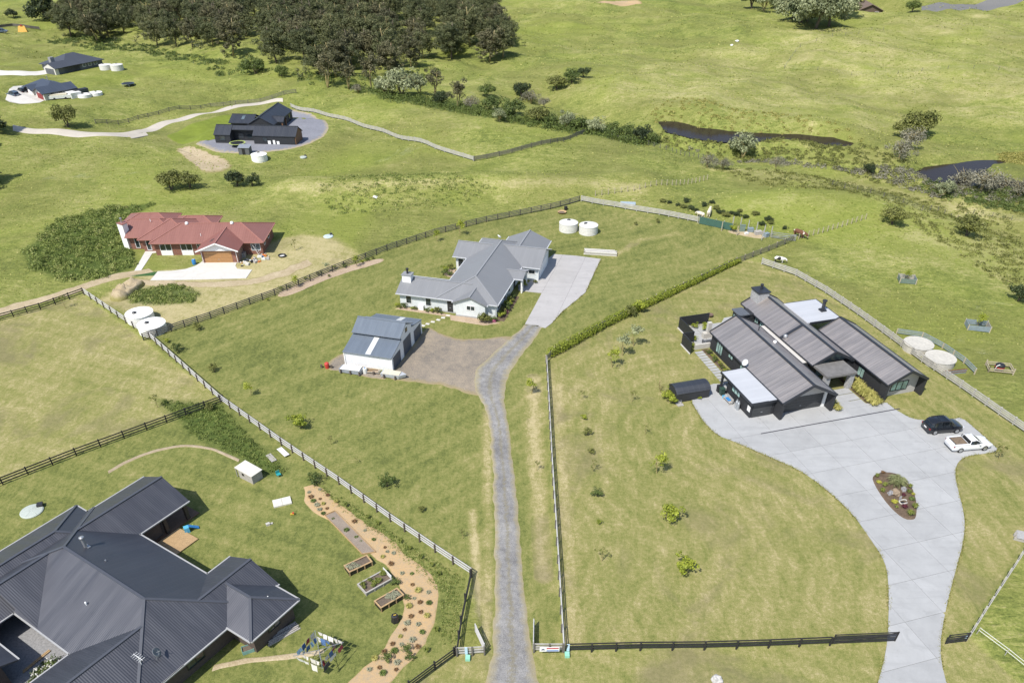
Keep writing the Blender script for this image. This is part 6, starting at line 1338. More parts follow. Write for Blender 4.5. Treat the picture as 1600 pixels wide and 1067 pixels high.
# orange planting bed along the fence, lower left
c5 = lambda x, y: (440 + x / 3.262, 740 + y / 3.262)
ribbon('clay_bed', flat([c5(*p) for p in ((112, 75), (105, 140), (165, 215), (225, 222), (330, 330), (430, 410), (540, 480), (580, 560), (625, 650), (595, 760), (540, 860), (440, 960), (310, 1080))]), flat([c5(*p) for p in ((175, 60), (250, 105), (330, 165), (430, 240), (560, 330), (680, 440), (785, 520), (815, 600), (805, 720), (765, 830), (690, 930), (630, 1000), (560, 1080))]), ORANGE, jitter=0.35, lift=0.015, edge_w=0.22)
rt = random.Random(8)
for i, (x, y) in enumerate([(140, 98), (150, 122), (195, 83), (163, 143), (197, 131), (214, 157), (181, 163), (232, 180), (194, 186), (212, 207), (235, 112), (280, 145), (333, 162), (372, 247), (425, 292), (470, 338), (528, 378), (516, 427), (572, 408), (558, 463), (615, 510), (664, 512), (668, 568), (697, 600), (676, 638), (706, 658), (750, 607), (752, 663), (710, 708), (742, 728), (698, 770), (660, 730), (640, 765), (718, 810), (628, 797), (606, 832), (668, 850), (566, 870), (612, 872), (576, 908), (524, 910), (476, 945), (590, 965), (500, 990), (448, 1000), (516, 1020), (584, 1000), (650, 680), (540, 400), (694, 885)]):
    k = ('silver', 'rust', 'silver', 'green', 'rust', 'tus')[i % 6]
    tuft(k, i, c5(x, y), rt.uniform(0.65, 1.15), {'silver': 'small silvery tussock', 'rust': 'small rust brown tussock', 'green': 'small dark green tussock', 'tus': 'small yellowish tussock'}[k] + ' in the orange clay bed by the railed fence', 'plant', k + ' tussocks in the clay bed')
for i, (x, y, s) in enumerate([(638, 905, 1.0), (538, 950, 1.1), (655, 945, 0.9), (580, 563, 1.0), (640, 640, 0.7)]): plant('lawnbush', 1, c5(x, y), s * 0.75, 'dark rounded bush in the orange clay bed', 'bush', 'bushes in the clay bed')
for i, (x, y) in enumerate([(440, 225), (490, 258), (650, 385), (710, 430), (765, 470), (800, 515), (605, 350), (740, 905), (790, 800), (330, 165)]): tuft('flax', i, c5(x, y), 0.85, 'spiky green flax along the pale railed fence', 'plant', 'flax by the pale fence', 'flax_plant')
sheet('vegetable_bed', flat([c5(220, 215), c5(272, 192), c5(480, 402), c5(412, 412)]), SOIL if False else soil_mat('bed_soil', (0.20, 0.16, 0.13), (0.32, 0.27, 0.22), edge=(0.2, 0.15, 0.1), scale=3, thr=(-0.5, -0.2)), lift=0.12, it=0)
vb = thing('bed_edging', c5(316, 318), 0, 'timber edging around the long vegetable bed', 'edging')
cs = [G(*c5(*p)) - vb.location for p in ((220, 215), (272, 192), (480, 402), (412, 412))]
for a, b in zip(cs, cs[1:] + cs[:1]): MB().bar(a + Vector((0, 0, 0.08)), b + Vector((0, 0, 0.08)), 0.06, 0.2).build('edge_board', TIMB, vb)
for i, (x, y, s) in enumerate([(263, 232, 0.6), (331, 291, 1.0), (382, 326, 0.7), (405, 345, 0.5), (436, 380, 0.4), (418, 392, 0.4), (448, 396, 0.4)]): tuft('green', i, c5(x, y), s, 'leafy vegetable plant in the long edged bed', 'plant', 'plants in the long vegetable bed', 'vegetable')

def raised_bed(cs, h, label, wood, lining, plants, seed, nplants, kindp='silver', board=None):
    P = [Wz(*c5(*p), h) for p in cs]; o4 = sum(P, Vector()) / 4; z = H(o4.x, o4.y)
    e = (P[1] - P[0] + P[2] - P[3]); az = math.atan2(e.y, e.x); L = e.length / 2; Wd = ((P[2] - P[1]).length + (P[3] - P[0]).length) / 2
    Wd = abs(((P[3] - P[0] + P[2] - P[1]) / 2).dot(Vector((-math.sin(az), math.cos(az), 0)))); o = empty('raised_bed', (o4.x, o4.y, z), az, label, 'planter')
    for sx in (-1, 1):
        MB().box(sx * L / 2 - 0.02, sx * L / 2 + 0.02, -Wd / 2, Wd / 2, 0, h - 0.06).build('end_panel', lining, o); MB().box(-L / 2, L / 2, sx * Wd / 2 - 0.02, sx * Wd / 2 + 0.02, 0, h - 0.06).build('side_panel', lining, o)
        MB().box(-L / 2 - 0.07, L / 2 + 0.07, sx * Wd / 2 - 0.07, sx * Wd / 2 + 0.07, h - 0.06, h).build('capping', wood, o); MB().box(sx * L / 2 - 0.07, sx * L / 2 + 0.07, -Wd / 2 + 0.071, Wd / 2 - 0.071, h - 0.06, h).build('capping', wood, o)
        for k in range(4):
            x = -L / 2 + L * k / 3; MB().box(x - 0.045, x + 0.045, sx * (Wd / 2 + 0.045) - 0.03, sx * (Wd / 2 + 0.045) + 0.03, 0, h - 0.061).build('leg', wood, o)
    MB().box(-L / 2 + 0.02, L / 2 - 0.02, -Wd / 2 + 0.02, Wd / 2 - 0.02, h - 0.2, h - 0.13).build('soil', SOIL, o)
    if board: MB().bar((L / 2, -Wd / 2, h + 0.18), (L / 2, Wd / 2, h + 0.18), 0.05, 0.36).build('end_board', TARP, o)
    rr = random.Random(seed)
    for k in range(nplants):
        q = Vector((rr.uniform(plants[0], plants[1]) * L / 2, rr.uniform(-0.75, 0.75) * Wd / 2, h - 0.14)); w = Matrix.Rotation(az, 3, 'Z') @ q + o.location
        tuft(kindp, k, w, rr.uniform(0.55, 0.85), 'leafy crop in the ' + label.split(' on ')[0], 'plant', 'crops of the ' + label.split(' on ')[0], 'vegetable')
raised_bed([(318, 467), (430, 415), (462, 444), (347, 498)], 0.6, 'tan framed raised planter with one leafy corner, top one on the lower left lawn', TIMB, BLK, (-0.9, 0.1), 1, 12)
raised_bed([(388, 560), (515, 492), (565, 530), (430, 606)], 0.4, 'weathered grey raised planter with white end board, middle one on the lower left lawn', TIMG, TIMG, (-0.9, 0.9), 2, 14, 'flax', True)
raised_bed([(472, 647), (588, 582), (620, 614), (508, 680)], 0.6, 'tan framed raised planter with leafy crop, bottom one on the lower left lawn', TIMB, BLK, (-0.1, 0.9), 3, 16)
o = thing('compost_bin', c5(580, 750), R(20), 'black compost bin below the raised planters', 'bin'); MB().lathe([(0.40, 0), (0.36, 0.3), (0.31, 0.62), (0.30, 0.7)], 6).build('bin_body', BLK, o); MB().lathe([(0.33, 0.703), (0.33, 0.76), (0.2, 0.82)], 6).build('lid', BLK, o); MB().box(-0.1, 0.15, -0.04, 0.05, 0.82, 0.86).build('lid_handle', mat('plastic_yellow', (0.5, 0.35, 0.05), 0.5), o)
# rotary clothes line with washing
o = thing('clothes_line', c5(208, 968), 0, 'rotary clothes line hung with washing on the lower left lawn', 'clothes line'); Hc = 1.9
MB().tube([(0, 0, -0.1), (0, 0, Hc + 0.35)], 0.035, 8).build('mast', STEEL, o)
aa = [R(20), R(110), R(200), R(290)]; RL = 2.1
for a in aa:
    MB().bar((0, 0, Hc), (math.cos(a) * RL, math.sin(a) * RL, Hc + 0.12), 0.035, 0.035).build('arm', STEEL, o); MB().bar((0, 0, Hc - 0.6), (math.cos(a) * RL * 0.5, math.sin(a) * RL * 0.5, Hc + 0.05), 0.025, 0.025).build('strut', STEEL, o)
for ring_ in (1.0, 0.7, 0.4):
    for k in range(4):
        a, b = aa[k], aa[(k + 1) % 4]; MB().bar((math.cos(a) * RL * ring_, math.sin(a) * RL * ring_, Hc + 0.12 * ring_), (math.cos(b) * RL * ring_, math.sin(b) * RL * ring_, Hc + 0.12 * ring_), 0.01, 0.01).build('line', WIRE, o)
rr = random.Random(4); CL = [mat('cloth_%d' % i, c, 0.9, 0.1) for i, c in enumerate([(0.7, 0.7, 0.7), (0.62, 0.6, 0.55), (0.08, 0.16, 0.35), (0.35, 0.05, 0.07), (0.05, 0.05, 0.06), (0.3, 0.45, 0.55), (0.68, 0.66, 0.62)])]
CN = ['white', 'cream', 'navy blue', 'dark red', 'black', 'pale blue', 'off white']
for k in range(4):
    for ring_ in (1.0, 0.7):
        a, b = aa[k], aa[(k + 1) % 4]; A = Vector((math.cos(a), math.sin(a), 0)) * RL * ring_; B = Vector((math.cos(b), math.sin(b), 0)) * RL * ring_
        t = 0.06
        while t < 0.88:
            w = rr.uniform(0.10, 0.26); h = rr.uniform(0.35, 0.85); t2 = min(0.95, t + w); mb = MB(); n = 5; nn = Vector((-(B - A).y, (B - A).x, 0)).normalized(); fl = rr.uniform(-0.25, 0.35)
            for i in range(n):
                p = A.lerp(B, t + (t2 - t) * i / (n - 1))
                for j in range(3):
                    q = p + nn * (fl * j / 2 * h + 0.03 * math.sin(i * 2.1 + j)) + Vector((0, 0, Hc + 0.12 * ring_ - h * j / 2)); mb.v.append(tuple(q))
                for j in range(3):
                    q = p + nn * (fl * j / 2 * h + 0.03 * math.sin(i * 2.1 + j) + 0.012) + Vector((0, 0, Hc + 0.12 * ring_ - h * j / 2)); mb.v.append(tuple(q))
            for i in range(n - 1):
                for j in range(2):
                    u = i * 6 + j; v_ = (i + 1) * 6 + j; mb.f.append((u, v_, v_ + 1, u + 1)); mb.f.append((u + 3, u + 4, v_ + 4, v_ + 3))
            ci = rr.randrange(7); c = mb.build('washing_item', CL[ci], None, True, loc=o.location.copy()); tag(c, CN[ci] + ' washing hung on the rotary clothes line', 'washing', CN[ci] + ' washing on the line'); t = t2 + rr.uniform(0.02, 0.1)
# deck, toys and hut
dk = thing('timber_deck', (281, 842), A_A, 'golden timber deck beside the dark gable roof', 'deck', dz=0.0)
dk.location = (A_O[0], A_O[1], 0)
for k in range(20): MB().box(-0.1 + k * 0.15, 0.04 + k * 0.15, 0.25, 3.9, 0.05, 0.16).build('plank', TIMB, dk)
dk2 = empty('shaded_deck', (A_O[0], A_O[1], 0), A_A, 'timber deck under the gable roof, shade put into its plank colour', 'deck')
for k in range(42): MB().box(-6.6 + k * 0.152, -6.46 + k * 0.152, 0.2 if k < 41 else 0.3, 6.6, 0.02, 0.14).build('plank', mat('timber_shade_tone', (0.15, 0.085, 0.05), 0.7, 0.2), dk2)  # shade under the gable roof is put into this darker plank colour
o = thing('toy_slide', (297, 829), R(30), 'blue and green toy slide beside the deck', 'toy'); MB().bar((0, 0, 0.7), (0.9, 0, 0.1), 0.4, 0.06).build('chute', BLUE, o); MB().box(-0.5, 0, -0.25, 0.25, 0, 0.65).build('steps', mat('plastic_sky', (0.1, 0.4, 0.6), 0.4), o); MB().bar((-0.1, 0.3, 0.2), (0.5, 0.3, 0.3), 0.1, 0.3).build('side', LGRN, o)
o = thing('hut', (393, 746), R(-33), 'small grey block playhouse with a slanting roof on the lower left lawn', 'hut')
mb = MB(); mb.add([(-1.1, -0.7, 0), (1.1, -0.7, 0), (1.1, 0.7, 0), (-1.1, 0.7, 0), (-1.1, -0.7, 1.25), (1.1, -0.7, 1.1), (1.1, 0.7, 1.1), (-1.1, 0.7, 1.25)], [(3, 2, 1, 0), (4, 5, 6, 7), (0, 1, 5, 4), (1, 2, 6, 5), (2, 3, 7, 6), (3, 0, 4, 7)]); mb.build('wall', TIMG, o)
MB().slab([(-1.5, -0.8, 1.33), (1.2, -0.8, 1.15), (1.2, 0.8, 1.15), (-1.5, 0.8, 1.33)], 0.05).build('roof', PLYW, o); MB().box(-0.5, -0.2, -0.74, -0.69, 0.6, 0.9).build('window', BLK, o); MB().box(-1.45, -1.37, -0.75, -0.67, 0, 1.25).build('post', TIMG, o)
o = thing('platform', (441, 785), R(22), 'pale slab platform on the lower left lawn', 'platform'); MB().box(-0.95, -0.01, -0.6, 0.6, 0, 0.16).build('panel', PLYW, o); MB().box(0.01, 0.95, -0.6, 0.6, 0, 0.16).build('panel', PLYW, o)
o = thing('roofing_sheet', (443, 708), R(-48), 'pale corrugated sheet lying in weeds by the fence', 'sheet'); o.scale = (1, 1, 1)
for k in range(4): MB().box(-0.95, 0.95, -0.32 + k * 0.16, -0.18 + k * 0.16, 0.2, 0.25).build('corrugation', TARP, o)
o = thing('board_stack', (424, 716), R(-50), 'grey boards lying beside the playhouse', 'boards')
for k in range(4): MB().box(-0.8, 0.8, -0.3 + k * 0.16, -0.17 + k * 0.16, 0.06, 0.12 + 0.02 * (k % 2)).build('board', TIMG, o)
o = thing('plastic_chair', (436, 744), R(40), 'teal plastic chair tipped in the grass by the playhouse', 'chair'); MB().box(-0.22, 0.22, -0.22, 0.22, 0.3, 0.34).build('seat', TEAL, o); MB().box(-0.22, 0.22, 0.18, 0.22, 0.343, 0.7).build('backrest', TEAL, o)
for x in (-0.18, 0.18):
    for y in (-0.18, 0.18): MB().box(x - 0.02, x + 0.02, y - 0.02, y + 0.02, 0, 0.3).build('leg', TEAL, o)
o = thing('toy_truck', (457, 804), R(10), 'small yellow toy on the lower left lawn', 'toy'); MB().box(-0.2, 0.2, -0.1, 0.1, 0.06, 0.18).build('body', mat('plastic_yellow', (0.5, 0.35, 0.05), 0.5), o); MB().box(0.02, 0.18, -0.08, 0.08, 0.183, 0.3).build('cab', REDP, o)
o = thing('concrete_block', (419, 820), R(30), 'grey concrete block lying on the lower left lawn', 'block'); MB().box(-0.2, 0.2, -0.15, 0.15, 0, 0.25).build('block', CONC_T, o); MB().box(0.22, 0.5, -0.1, 0.1, 0, 0.12).build('chip', CONC_T, o)
o = thing('timber_stack', (442, 990), R(40), 'long grey timber lengths stacked along the wall of the small wing', 'timber')
for k in range(7): MB().box(-1.6 + 0.1 * (k % 3), 1.5 - 0.12 * (k % 2), -0.5 + k * 0.15, -0.38 + k * 0.15, 0, 0.1 + 0.06 * (k % 3)).build('length', TIMG, o)
o = thing('water_trough', (388, 1016), R(25), 'teal plastic tub standing below the small wing', 'tub')
for a in ((-0.5, -0.46, -0.35, 0.35), (0.46, 0.5, -0.35, 0.35), (-0.46, 0.46, -0.35, -0.31), (-0.46, 0.46, 0.31, 0.35)): MB().box(*a, 0, 0.4).build('side', mat('tub_green', (0.16, 0.30, 0.27), 0.5), o)
MB().box(-0.46, 0.46, -0.31, 0.31, 0.05, 0.28).build('contents', SOIL, o)
ribbon('dirt_path', flat([(330, 1050), (400, 1034), (480, 1028), (505, 1020)]), flat([(335, 1037), (400, 1024), (480, 1018), (505, 1012)]), DIRT, jitter=0.15, cols=7, lift=0.01)
ribbon('stone_edging_path', flat([(170, 740), (200, 722), (240, 706), (290, 697), (330, 702), (372, 722)]), flat([(168, 735), (198, 718), (238, 702), (290, 693), (333, 698), (375, 717)]), soil_mat('edging_soil', (0.26, 0.2, 0.12), (0.45, 0.38, 0.28), edge=(0.18, 0.15, 0.06), scale=3), jitter=0.1, cols=7, lift=0.01)
sheet('house_gravel', loc2w(A_O, A_A, [(1.0, -11.4), (7.7, -11.4), (7.7, -30), (-4, -30), (-4, -11.4)]), mat('gravel_court', (0.24, 0.24, 0.245), 0.95, 0.4, 6, 0.6), lift=0.02, jitter=0.0, it=0)
rb = loc2w(A_O, A_A, [(4.6, -12.0), (7.5, -12.0), (7.5, -15.6), (6.2, -16.2), (4.9, -15.0), (4.3, -13.5)])
sheet('rose_bed', rb, mat('weed_mat', (0.05, 0.055, 0.065), 0.5, 0.3), lift=0.06, it=1)
for i, (u, v, s) in enumerate([(5.2, -13.0, 1.0), (6.0, -13.4, 1.1), (5.3, -14.2, 1.0), (6.4, -14.6, 1.1), (5.9, -15.3, 0.9), (6.7, -13.4, 0.8)]):
    w = loc2w(A_O, A_A, [(u, v)])[0]; t_ = plant('lawnbush', 1, Vector((w[0], w[1], 0)), s, 'white flowering rose bush in the black matted bed', 'bush', 'white rose bushes', 'rose_bush')
    rg = np.random.default_rng(i); q = rg.normal(size=(26, 3)); q /= np.linalg.norm(q, axis=1, keepdims=True); q[:, 2] = np.abs(q[:, 2]); P = q * [0.62, 0.62, 0.5] + [0, 0, 0.55]
    link('flowers', leaf_mesh('flowers', L_WHITE, np.repeat(P, 3, 0) + rg.normal(size=(78, 3)) * 0.03, np.repeat(q, 3, 0) + rg.normal(size=(78, 3)) * 0.5, np.full(78, 0.13), rg.uniform(0, 1, 78), i, 0.9), t_)
for i in range(7):
    w = loc2w(A_O, A_A, [(4.3 + i * 0.22, -13.4 - i * 0.42)])[0]; plant('lawnbush', 1, Vector((w[0], w[1], 0)), 0.42, 'small clipped box plant edging the rose bed', 'bush', 'box edging of the rose bed', 'box_plant')
o = empty('plank_pair', (*loc2w(A_O, A_A, [(3.4, -13.6)])[0], 0.08), A_A + R(95), 'two pale planks lying on the gravel by the rose bed', 'planks'); MB().box(-1.3, 1.3, -0.14, -0.02, 0, 0.05).build('plank', TIMB, o); MB().box(-1.2, 1.3, 0.02, 0.13, 0, 0.05).build('plank', TIMB, o)

# ---- around the grey house
for i, (x, y) in enumerate([(445, 680), (411, 696), (377, 711), (339, 725), (303, 739), (272, 751)]):
    w = G(600 + x / 4.444, 340 + y / 4.444); s = MB().box(-0.3, 0.3, -0.22, 0.22, 0.0, 0.05).build('stepping_stone', CONC_W, None, loc=w, rz=B_A + R(rnd.uniform(-8, 8))); tag(s, 'pale square stepping stone on the lawn between barn and grey house', 'paving', 'stepping stones to the barn')
sheet('garden_bed', loc2w(B_O, B_A, [(-0.3, -0.6), (9.0, -0.9), (9.4, -1.9), (14.8, -2.2), (17.2, -0.8), (17.4, 7.5), (15.8, 9.2), (15.6, 0.3), (14.4, -0.3), (9.6, -0.3), (0.4, 0.4)][:5] + [(16.2, -0.6), (14.4, -0.3), (9.6, -0.3), (0.2, 0.4)]), TANBED, lift=0.03, it=0, step=0.4, centre=loc2w(B_O, B_A, [(9.3, -0.65)])[0])
sheet('garden_bed', loc2w(B_O, B_A, [(15.7, -0.3), (17.3, -0.2), (17.4, 8.6), (15.7, 8.8)]), MULCH, lift=0.04, it=0)
sheet('garden_bed', loc2w(B_O, B_A, [(3.4, 12.6), (6.4, 12.4), (6.4, 15.6), (3.0, 15.8), (2.7, 14)]), TANBED, lift=0.03, it=1)
for i, (u, v, s, k) in enumerate([(0.1, 0.1, 0.8, 'lawnbush'), (0.6, -0.2, 0.6, 'lawnbush'), (1.2, 0.1, 0.9, 'lawnbush'), (2.6, -0.1, 0.6, 'lawnbush'), (3.1, 0.0, 0.6, 'lawnbush'), (5.0, -0.3, 0.7, 'lawnbush'), (5.9, -0.2, 0.8, 'lawnbush'), (6.6, -0.1, 1.0, 'lawnbush'), (7.4, -0.3, 0.5, 'lawnbush'), (14.0, -1.0, 1.0, 'lawnbush'), (14.9, -0.9, 1.2, 'lawnbush'), (15.8, -0.6, 0.9, 'lawnbush'),
        (16.5, 1.0, 1.1, 'lawnbush'), (16.5, 2.2, 1.2, 'lawnbush'), (16.6, 3.5, 1.3, 'lawnbush'), (16.5, 4.8, 1.2, 'lawnbush'), (16.4, 6.1, 1.2, 'lawnbush'), (16.4, 7.3, 1.0, 'lawnbush'), (17.3, 12.2, 0.8, 'lawnbush'), (18.6, 13.9, 0.7, 'lawnbush'), (3.4, 13.0, 1.1, 'lawnbush'), (3.1, 14.2, 1.2, 'lawnbush'), (3.5, 15.3, 1.1, 'lawnbush'), (4.4, 13.0, 0.8, 'lawnbush'), (5.4, 13.1, 0.6, 'lawnbush'), (5.0, 14.0, 0.7, 'lawnbush')]):
    w = loc2w(B_O, B_A, [(u, v)])[0]; plant(k, (i * 5) % 3, Vector((w[0], w[1], 0)), s, 'garden shrub against the wall of the grey roofed house', 'shrub', 'shrubs around the grey house')
w = loc2w(B_O, B_A, [(14.3, -1.3)])[0]; t_ = plant('lawnbush', 2, Vector((w[0], w[1], 0)), 1.7, 'large dark rounded bush at the front corner of the grey house', 'bush')
for u, v, s in ((15.9, -0.7, 0.8), (16.9, 2.6, 0.7)):
    w = loc2w(B_O, B_A, [(u, v)])[0]; rg = np.random.default_rng(7); q = rg.normal(size=(150, 3)); q /= np.linalg.norm(q, axis=1, keepdims=True); q[:, 2] = np.abs(q[:, 2])
    f = link('flowering_bush', leaf_mesh('flowering_bush', L_PINK, q * [0.5, 0.5, 0.6] * rg.uniform(0.5, 1, (150, 1)), q, np.full(150, 0.14), rg.uniform(0, 1, 150), 3), None, (w[0], w[1], 0.15), 0, s); tag(f, 'pink flowering bush at the corner of the grey house' if v < 0 else 'pink flowering bush along the side of the grey house', 'bush')
o = thing('blue_tub', (712, 488), 0, 'turquoise tub beside the grey house door', 'tub'); MB().lathe([(0.25, 0), (0.3, 0.35), (0.28, 0.36), (0.22, 0.06)], 14).build('tub', TEAL, o); MB().lathe([(0.24, 0.2), (0.1, 0.24)], 14).build('contents', BLUE, o)
o = thing('timber_stack', (938, 397), R(-9), 'stack of pale sawn timber on the lawn beside the concrete apron', 'timber')
for k in range(5):
    for j in range(3): MB().box(-2.9 + 0.15 * ((k + j) % 3), 2.9 - 0.2 * ((k * j) % 3), -0.7 + k * 0.29, -0.44 + k * 0.29, 0.02 + j * 0.2, 0.19 + j * 0.2).build('plank', TIMG if (k + j) % 2 else PLYW, o)
o = thing('fire_bowl', (878, 333), 0, 'round tan fire bowl on the back lawn', 'fire pit'); MB().lathe([(0.5, 0), (0.85, 0.25), (0.9, 0.3), (0.8, 0.28), (0.4, 0.08)], 20).build('bowl', TIMB, o); MB().lathe([(0.6, 0.15), (0.2, 0.22)], 12).build('ash', SOIL, o)
o = thing('black_drum', (884, 328), 0, 'black drum behind the fire bowl', 'drum'); MB().lathe([(0.33, 0), (0.35, 0.3), (0.33, 0.6), (0.3, 0.62)], 14).build('drum', BLK, o); MB().lathe([(0.34, 0.622), (0.34, 0.66)], 14).build('rim', BLK, o)
# junk row in front of the barn
kk = lambda x, y: (500 + x / 7.62, 470 + y / 7.62)
o = thing('junk_trailer', kk(370, 850), B_A, 'grey box trailer under a white cover in front of the barn', 'trailer'); MB().box(-1.5, 1.6, -0.5, 0.6, 0.1, 0.62).build('box', mat('trailer_grey', (0.25, 0.27, 0.3), 0.6, 0.2), o); MB().slab([(-1.3, -0.55, 0.66), (1.5, -0.5, 0.72), (1.45, 0.65, 0.8), (-1.2, 0.6, 0.74)], 0.05).build('cover', TARP, o)
for x in (-1.2, 0.2, 1.5): MB().box(x - 0.08, x + 0.08, -0.7, -0.55, 0, 0.6).build('post', FPOST, o)
o = thing('junk_boat', kk(860, 905), B_A, 'pale boat shaped load with white cover in front of the barn', 'boat'); mb = MB(); mb.add([(-1.4, -0.45, 0.1), (1.1, -0.45, 0.1), (1.9, 0.05, 0.25), (1.1, 0.55, 0.1), (-1.4, 0.55, 0.1), (-1.45, -0.55, 0.6), (1.2, -0.55, 0.62), (2.1, 0.05, 0.7), (1.2, 0.65, 0.62), (-1.45, 0.65, 0.6)], [(4, 3, 2, 1, 0), (5, 6, 7, 8, 9)] + [(i, (i + 1) % 5, 5 + (i + 1) % 5, 5 + i) for i in range(5)]); mb.build('hull', mat('hull_grey', (0.4, 0.42, 0.45), 0.5), o); MB().slab([(-1.2, -0.5, 0.66), (1.2, -0.45, 0.7), (1.15, 0.55, 0.72), (-1.2, 0.55, 0.68)], 0.04).build('cover', mat('cover_cream', (0.6, 0.55, 0.42), 0.7), o)
for x in (-0.9, 0.7): MB().box(x - 0.08, x + 0.08, -0.72, -0.58, 0, 0.6).build('post', FPOST, o)
o = thing('junk_planks', kk(620, 855), B_A + R(4), 'loose planks and offcuts between trailer and boat', 'planks')
for k in range(8): MB().bar((-1.3 + 0.2 * (k % 4), -0.4 + 0.11 * k, 0.25 + 0.06 * (k % 3)), (1.2 - 0.2 * (k % 3), -0.3 + 0.1 * k, 0.3 + 0.05 * (k % 2)), 0.1, 0.05).build('plank', (TIMG, TIMB, FPOST)[k % 3], o)
o = thing('white_drum', kk(540, 860), 0, 'white plastic drum among the junk in front of the barn', 'drum'); MB().lathe([(0.28, 0), (0.3, 0.4), (0.28, 0.75), (0.2, 0.8)], 14).build('drum', TARP, o); MB().lathe([(0.1, 0.803), (0.1, 0.86)], 10).build('cap', BLUE, o)
o = thing('red_bucket', kk(88, 800), 0, 'red plastic bin beside the barn', 'bin'); MB().lathe([(0.26, 0), (0.32, 0.5), (0.3, 0.75), (0.26, 0.78)], 14).build('bin', REDP, o); MB().lathe([(0.28, 0.783), (0.2, 0.84)], 14).build('lid', REDP, o)
for i, (x, y) in enumerate(((20, 795), (140, 800), (640, 880))): q = MB().box(-0.12, 0.12, -0.12, 0.12, -0.1, 0.45).build('short_post', FPOST, None, loc=G(*kk(x, y))); tag(q, 'short dark post in the row before the barn', 'post', 'short posts before the barn')

# ---- around the black house on the right
def dl(u, v, z=0.0): q = loc2w(D_O, D_A, [(u, v)])[0]; return Vector((q[0], q[1], H(*q) + z))
def dthing(name, u, v, label, cat, rz=0.0, z=0.0, group=None): return empty(name, dl(u, v, z), D_A + rz, label, cat, group)
cv = dthing('garden_shed', 8.0, 8.2, 'low black shed with a curved corrugated roof beside the concrete', 'shed')
prof = [(-1.15, 0), (1.15, 0), (1.15, 1.25), (0.95, 1.55), (0.5, 1.78), (0.0, 1.85), (-0.5, 1.78), (-0.95, 1.55), (-1.15, 1.25)]
mb = MB(); n = len(prof); mb.add([(a, -2.3, b) for a, b in prof] + [(a, 2.3, b) for a, b in prof], [tuple(range(n)), tuple(range(2 * n - 1, n - 1, -1))] + [(i, n + i, n + (i + 1) % n, (i + 1) % n) for i in range(n)]); q = mb.build('wall', WALLD, cv); fix_normals(q.data)
RSH = roof_mat('shed_roof', (0.030, 0.034, 0.045), 0.15, 0.45, bump=0.9, lapc=0.2); mb = MB(); pr = [(a * 1.06, b + 0.06) for a, b in prof[2:]]
for (a, b), (c, d) in zip(pr[:-1], pr[1:]): mb.slab([(a, -2.4, b), (a, 2.4, b), (c, 2.4, d), (c, -2.4, d)], 0.05)
mb.build('roof', RSH, cv)
for i, (u, v, s) in enumerate([(7.0, 11.0, 1.4), (8.3, 11.2, 1.3), (9.3, 9.8, 1.1), (9.4, 8.4, 1.0), (9.4, 7.2, 0.9), (6.8, 7.2, 0.5)]): plant('lawnbush', 0, dl(u, v), s, 'yellow green shrub growing around the black curved shed', 'shrub', 'shrubs around the curved shed')
def screen(pts, hgt, label):
    o = dthing('screen_fence', *pts[0], label, 'fence')
    for (ua, va), (ub, vb_) in zip(pts[:-1], pts[1:]):
        L = math.hypot(ub - ua, vb_ - va); n = int(L / 0.19); az = math.atan2(vb_ - va, ub - ua); me = unit_box(0.165, 0.05, hgt, BLACK, 'paling')
        for k in range(n):
            t = (k + 0.5) / n; link('paling', me, o, (ua + (ub - ua) * t - pts[0][0], va + (vb_ - va) * t - pts[0][1], 0), az)
        MB().bar((ua - pts[0][0], va - pts[0][1], hgt + 0.02), (ub - pts[0][0], vb_ - pts[0][1], hgt + 0.02), 0.1, 0.05).build('cap_rail', BLACK, o)
        MB().bar((ua - pts[0][0] - 0.03, va - pts[0][1] + 0.08, 0.05), (ub - pts[0][0], vb_ - pts[0][1] + 0.08, 0.05), 0.1, 0.2).build('kerb', CONC_W, o)
screen([(25.0, -3.4), (25.0, 1.45), (20.4, 1.45)], 1.75, 'black paling screen round the back of the courtyard'); screen([(20.4, 1.35), (20.4, 3.2), (17.5, 3.2)], 1.75, 'black paling screen at the lawn side of the courtyard')
slabs('courtyard_paving', loc2w(D_O, D_A, [(18.7, -6.5), (18.7, 1.2), (24.8, 1.2), (24.8, -5.5), (26.0, -6.6), (26.2, -9.2), (24.0, -9.0)]), CONC, grid_cuts(D_O, D_A, [20.5, 22.5, 24.5], [-1, -3.2, -5.4, -7.4]), it=0, top=0.05, gap=0.03)
o = dthing('outdoor_fireplace', 21.3, -1.4, 'grey outdoor fireplace column in the courtyard', 'fireplace'); MB().box(-0.35, 0.35, -0.8, 0.8, 0, 0.8).build('hearth', CONC_T, o); MB().box(-0.25, 0.25, -0.28, 0.28, 0.803, 2.4).build('column', CONC_T, o)
o = dthing('outdoor_sofa', 19.6, -1.2, 'dark outdoor sofa in the courtyard', 'sofa'); MB().box(-0.4, 0.4, -1.2, 1.2, 0.1, 0.42).build('seat', mat('sofa_grey', (0.10, 0.105, 0.115), 0.8), o); MB().box(-0.55, -0.41, -1.2, 1.2, 0.1, 0.8).build('backrest', mat('sofa_grey', (0.1, 0.105, 0.115), 0.8), o)
for y in (-1.3, 1.3): MB().box(-0.55, 0.4, y - 0.09, y + 0.09, 0.1, 0.6).build('armrest', mat('sofa_grey', (0.1, 0.105, 0.115), 0.8), o)
MB().box(18.45, 18.75, -0.3, 2.0, -0.1, 0.75).build('low_wall', CONC_T, hd)
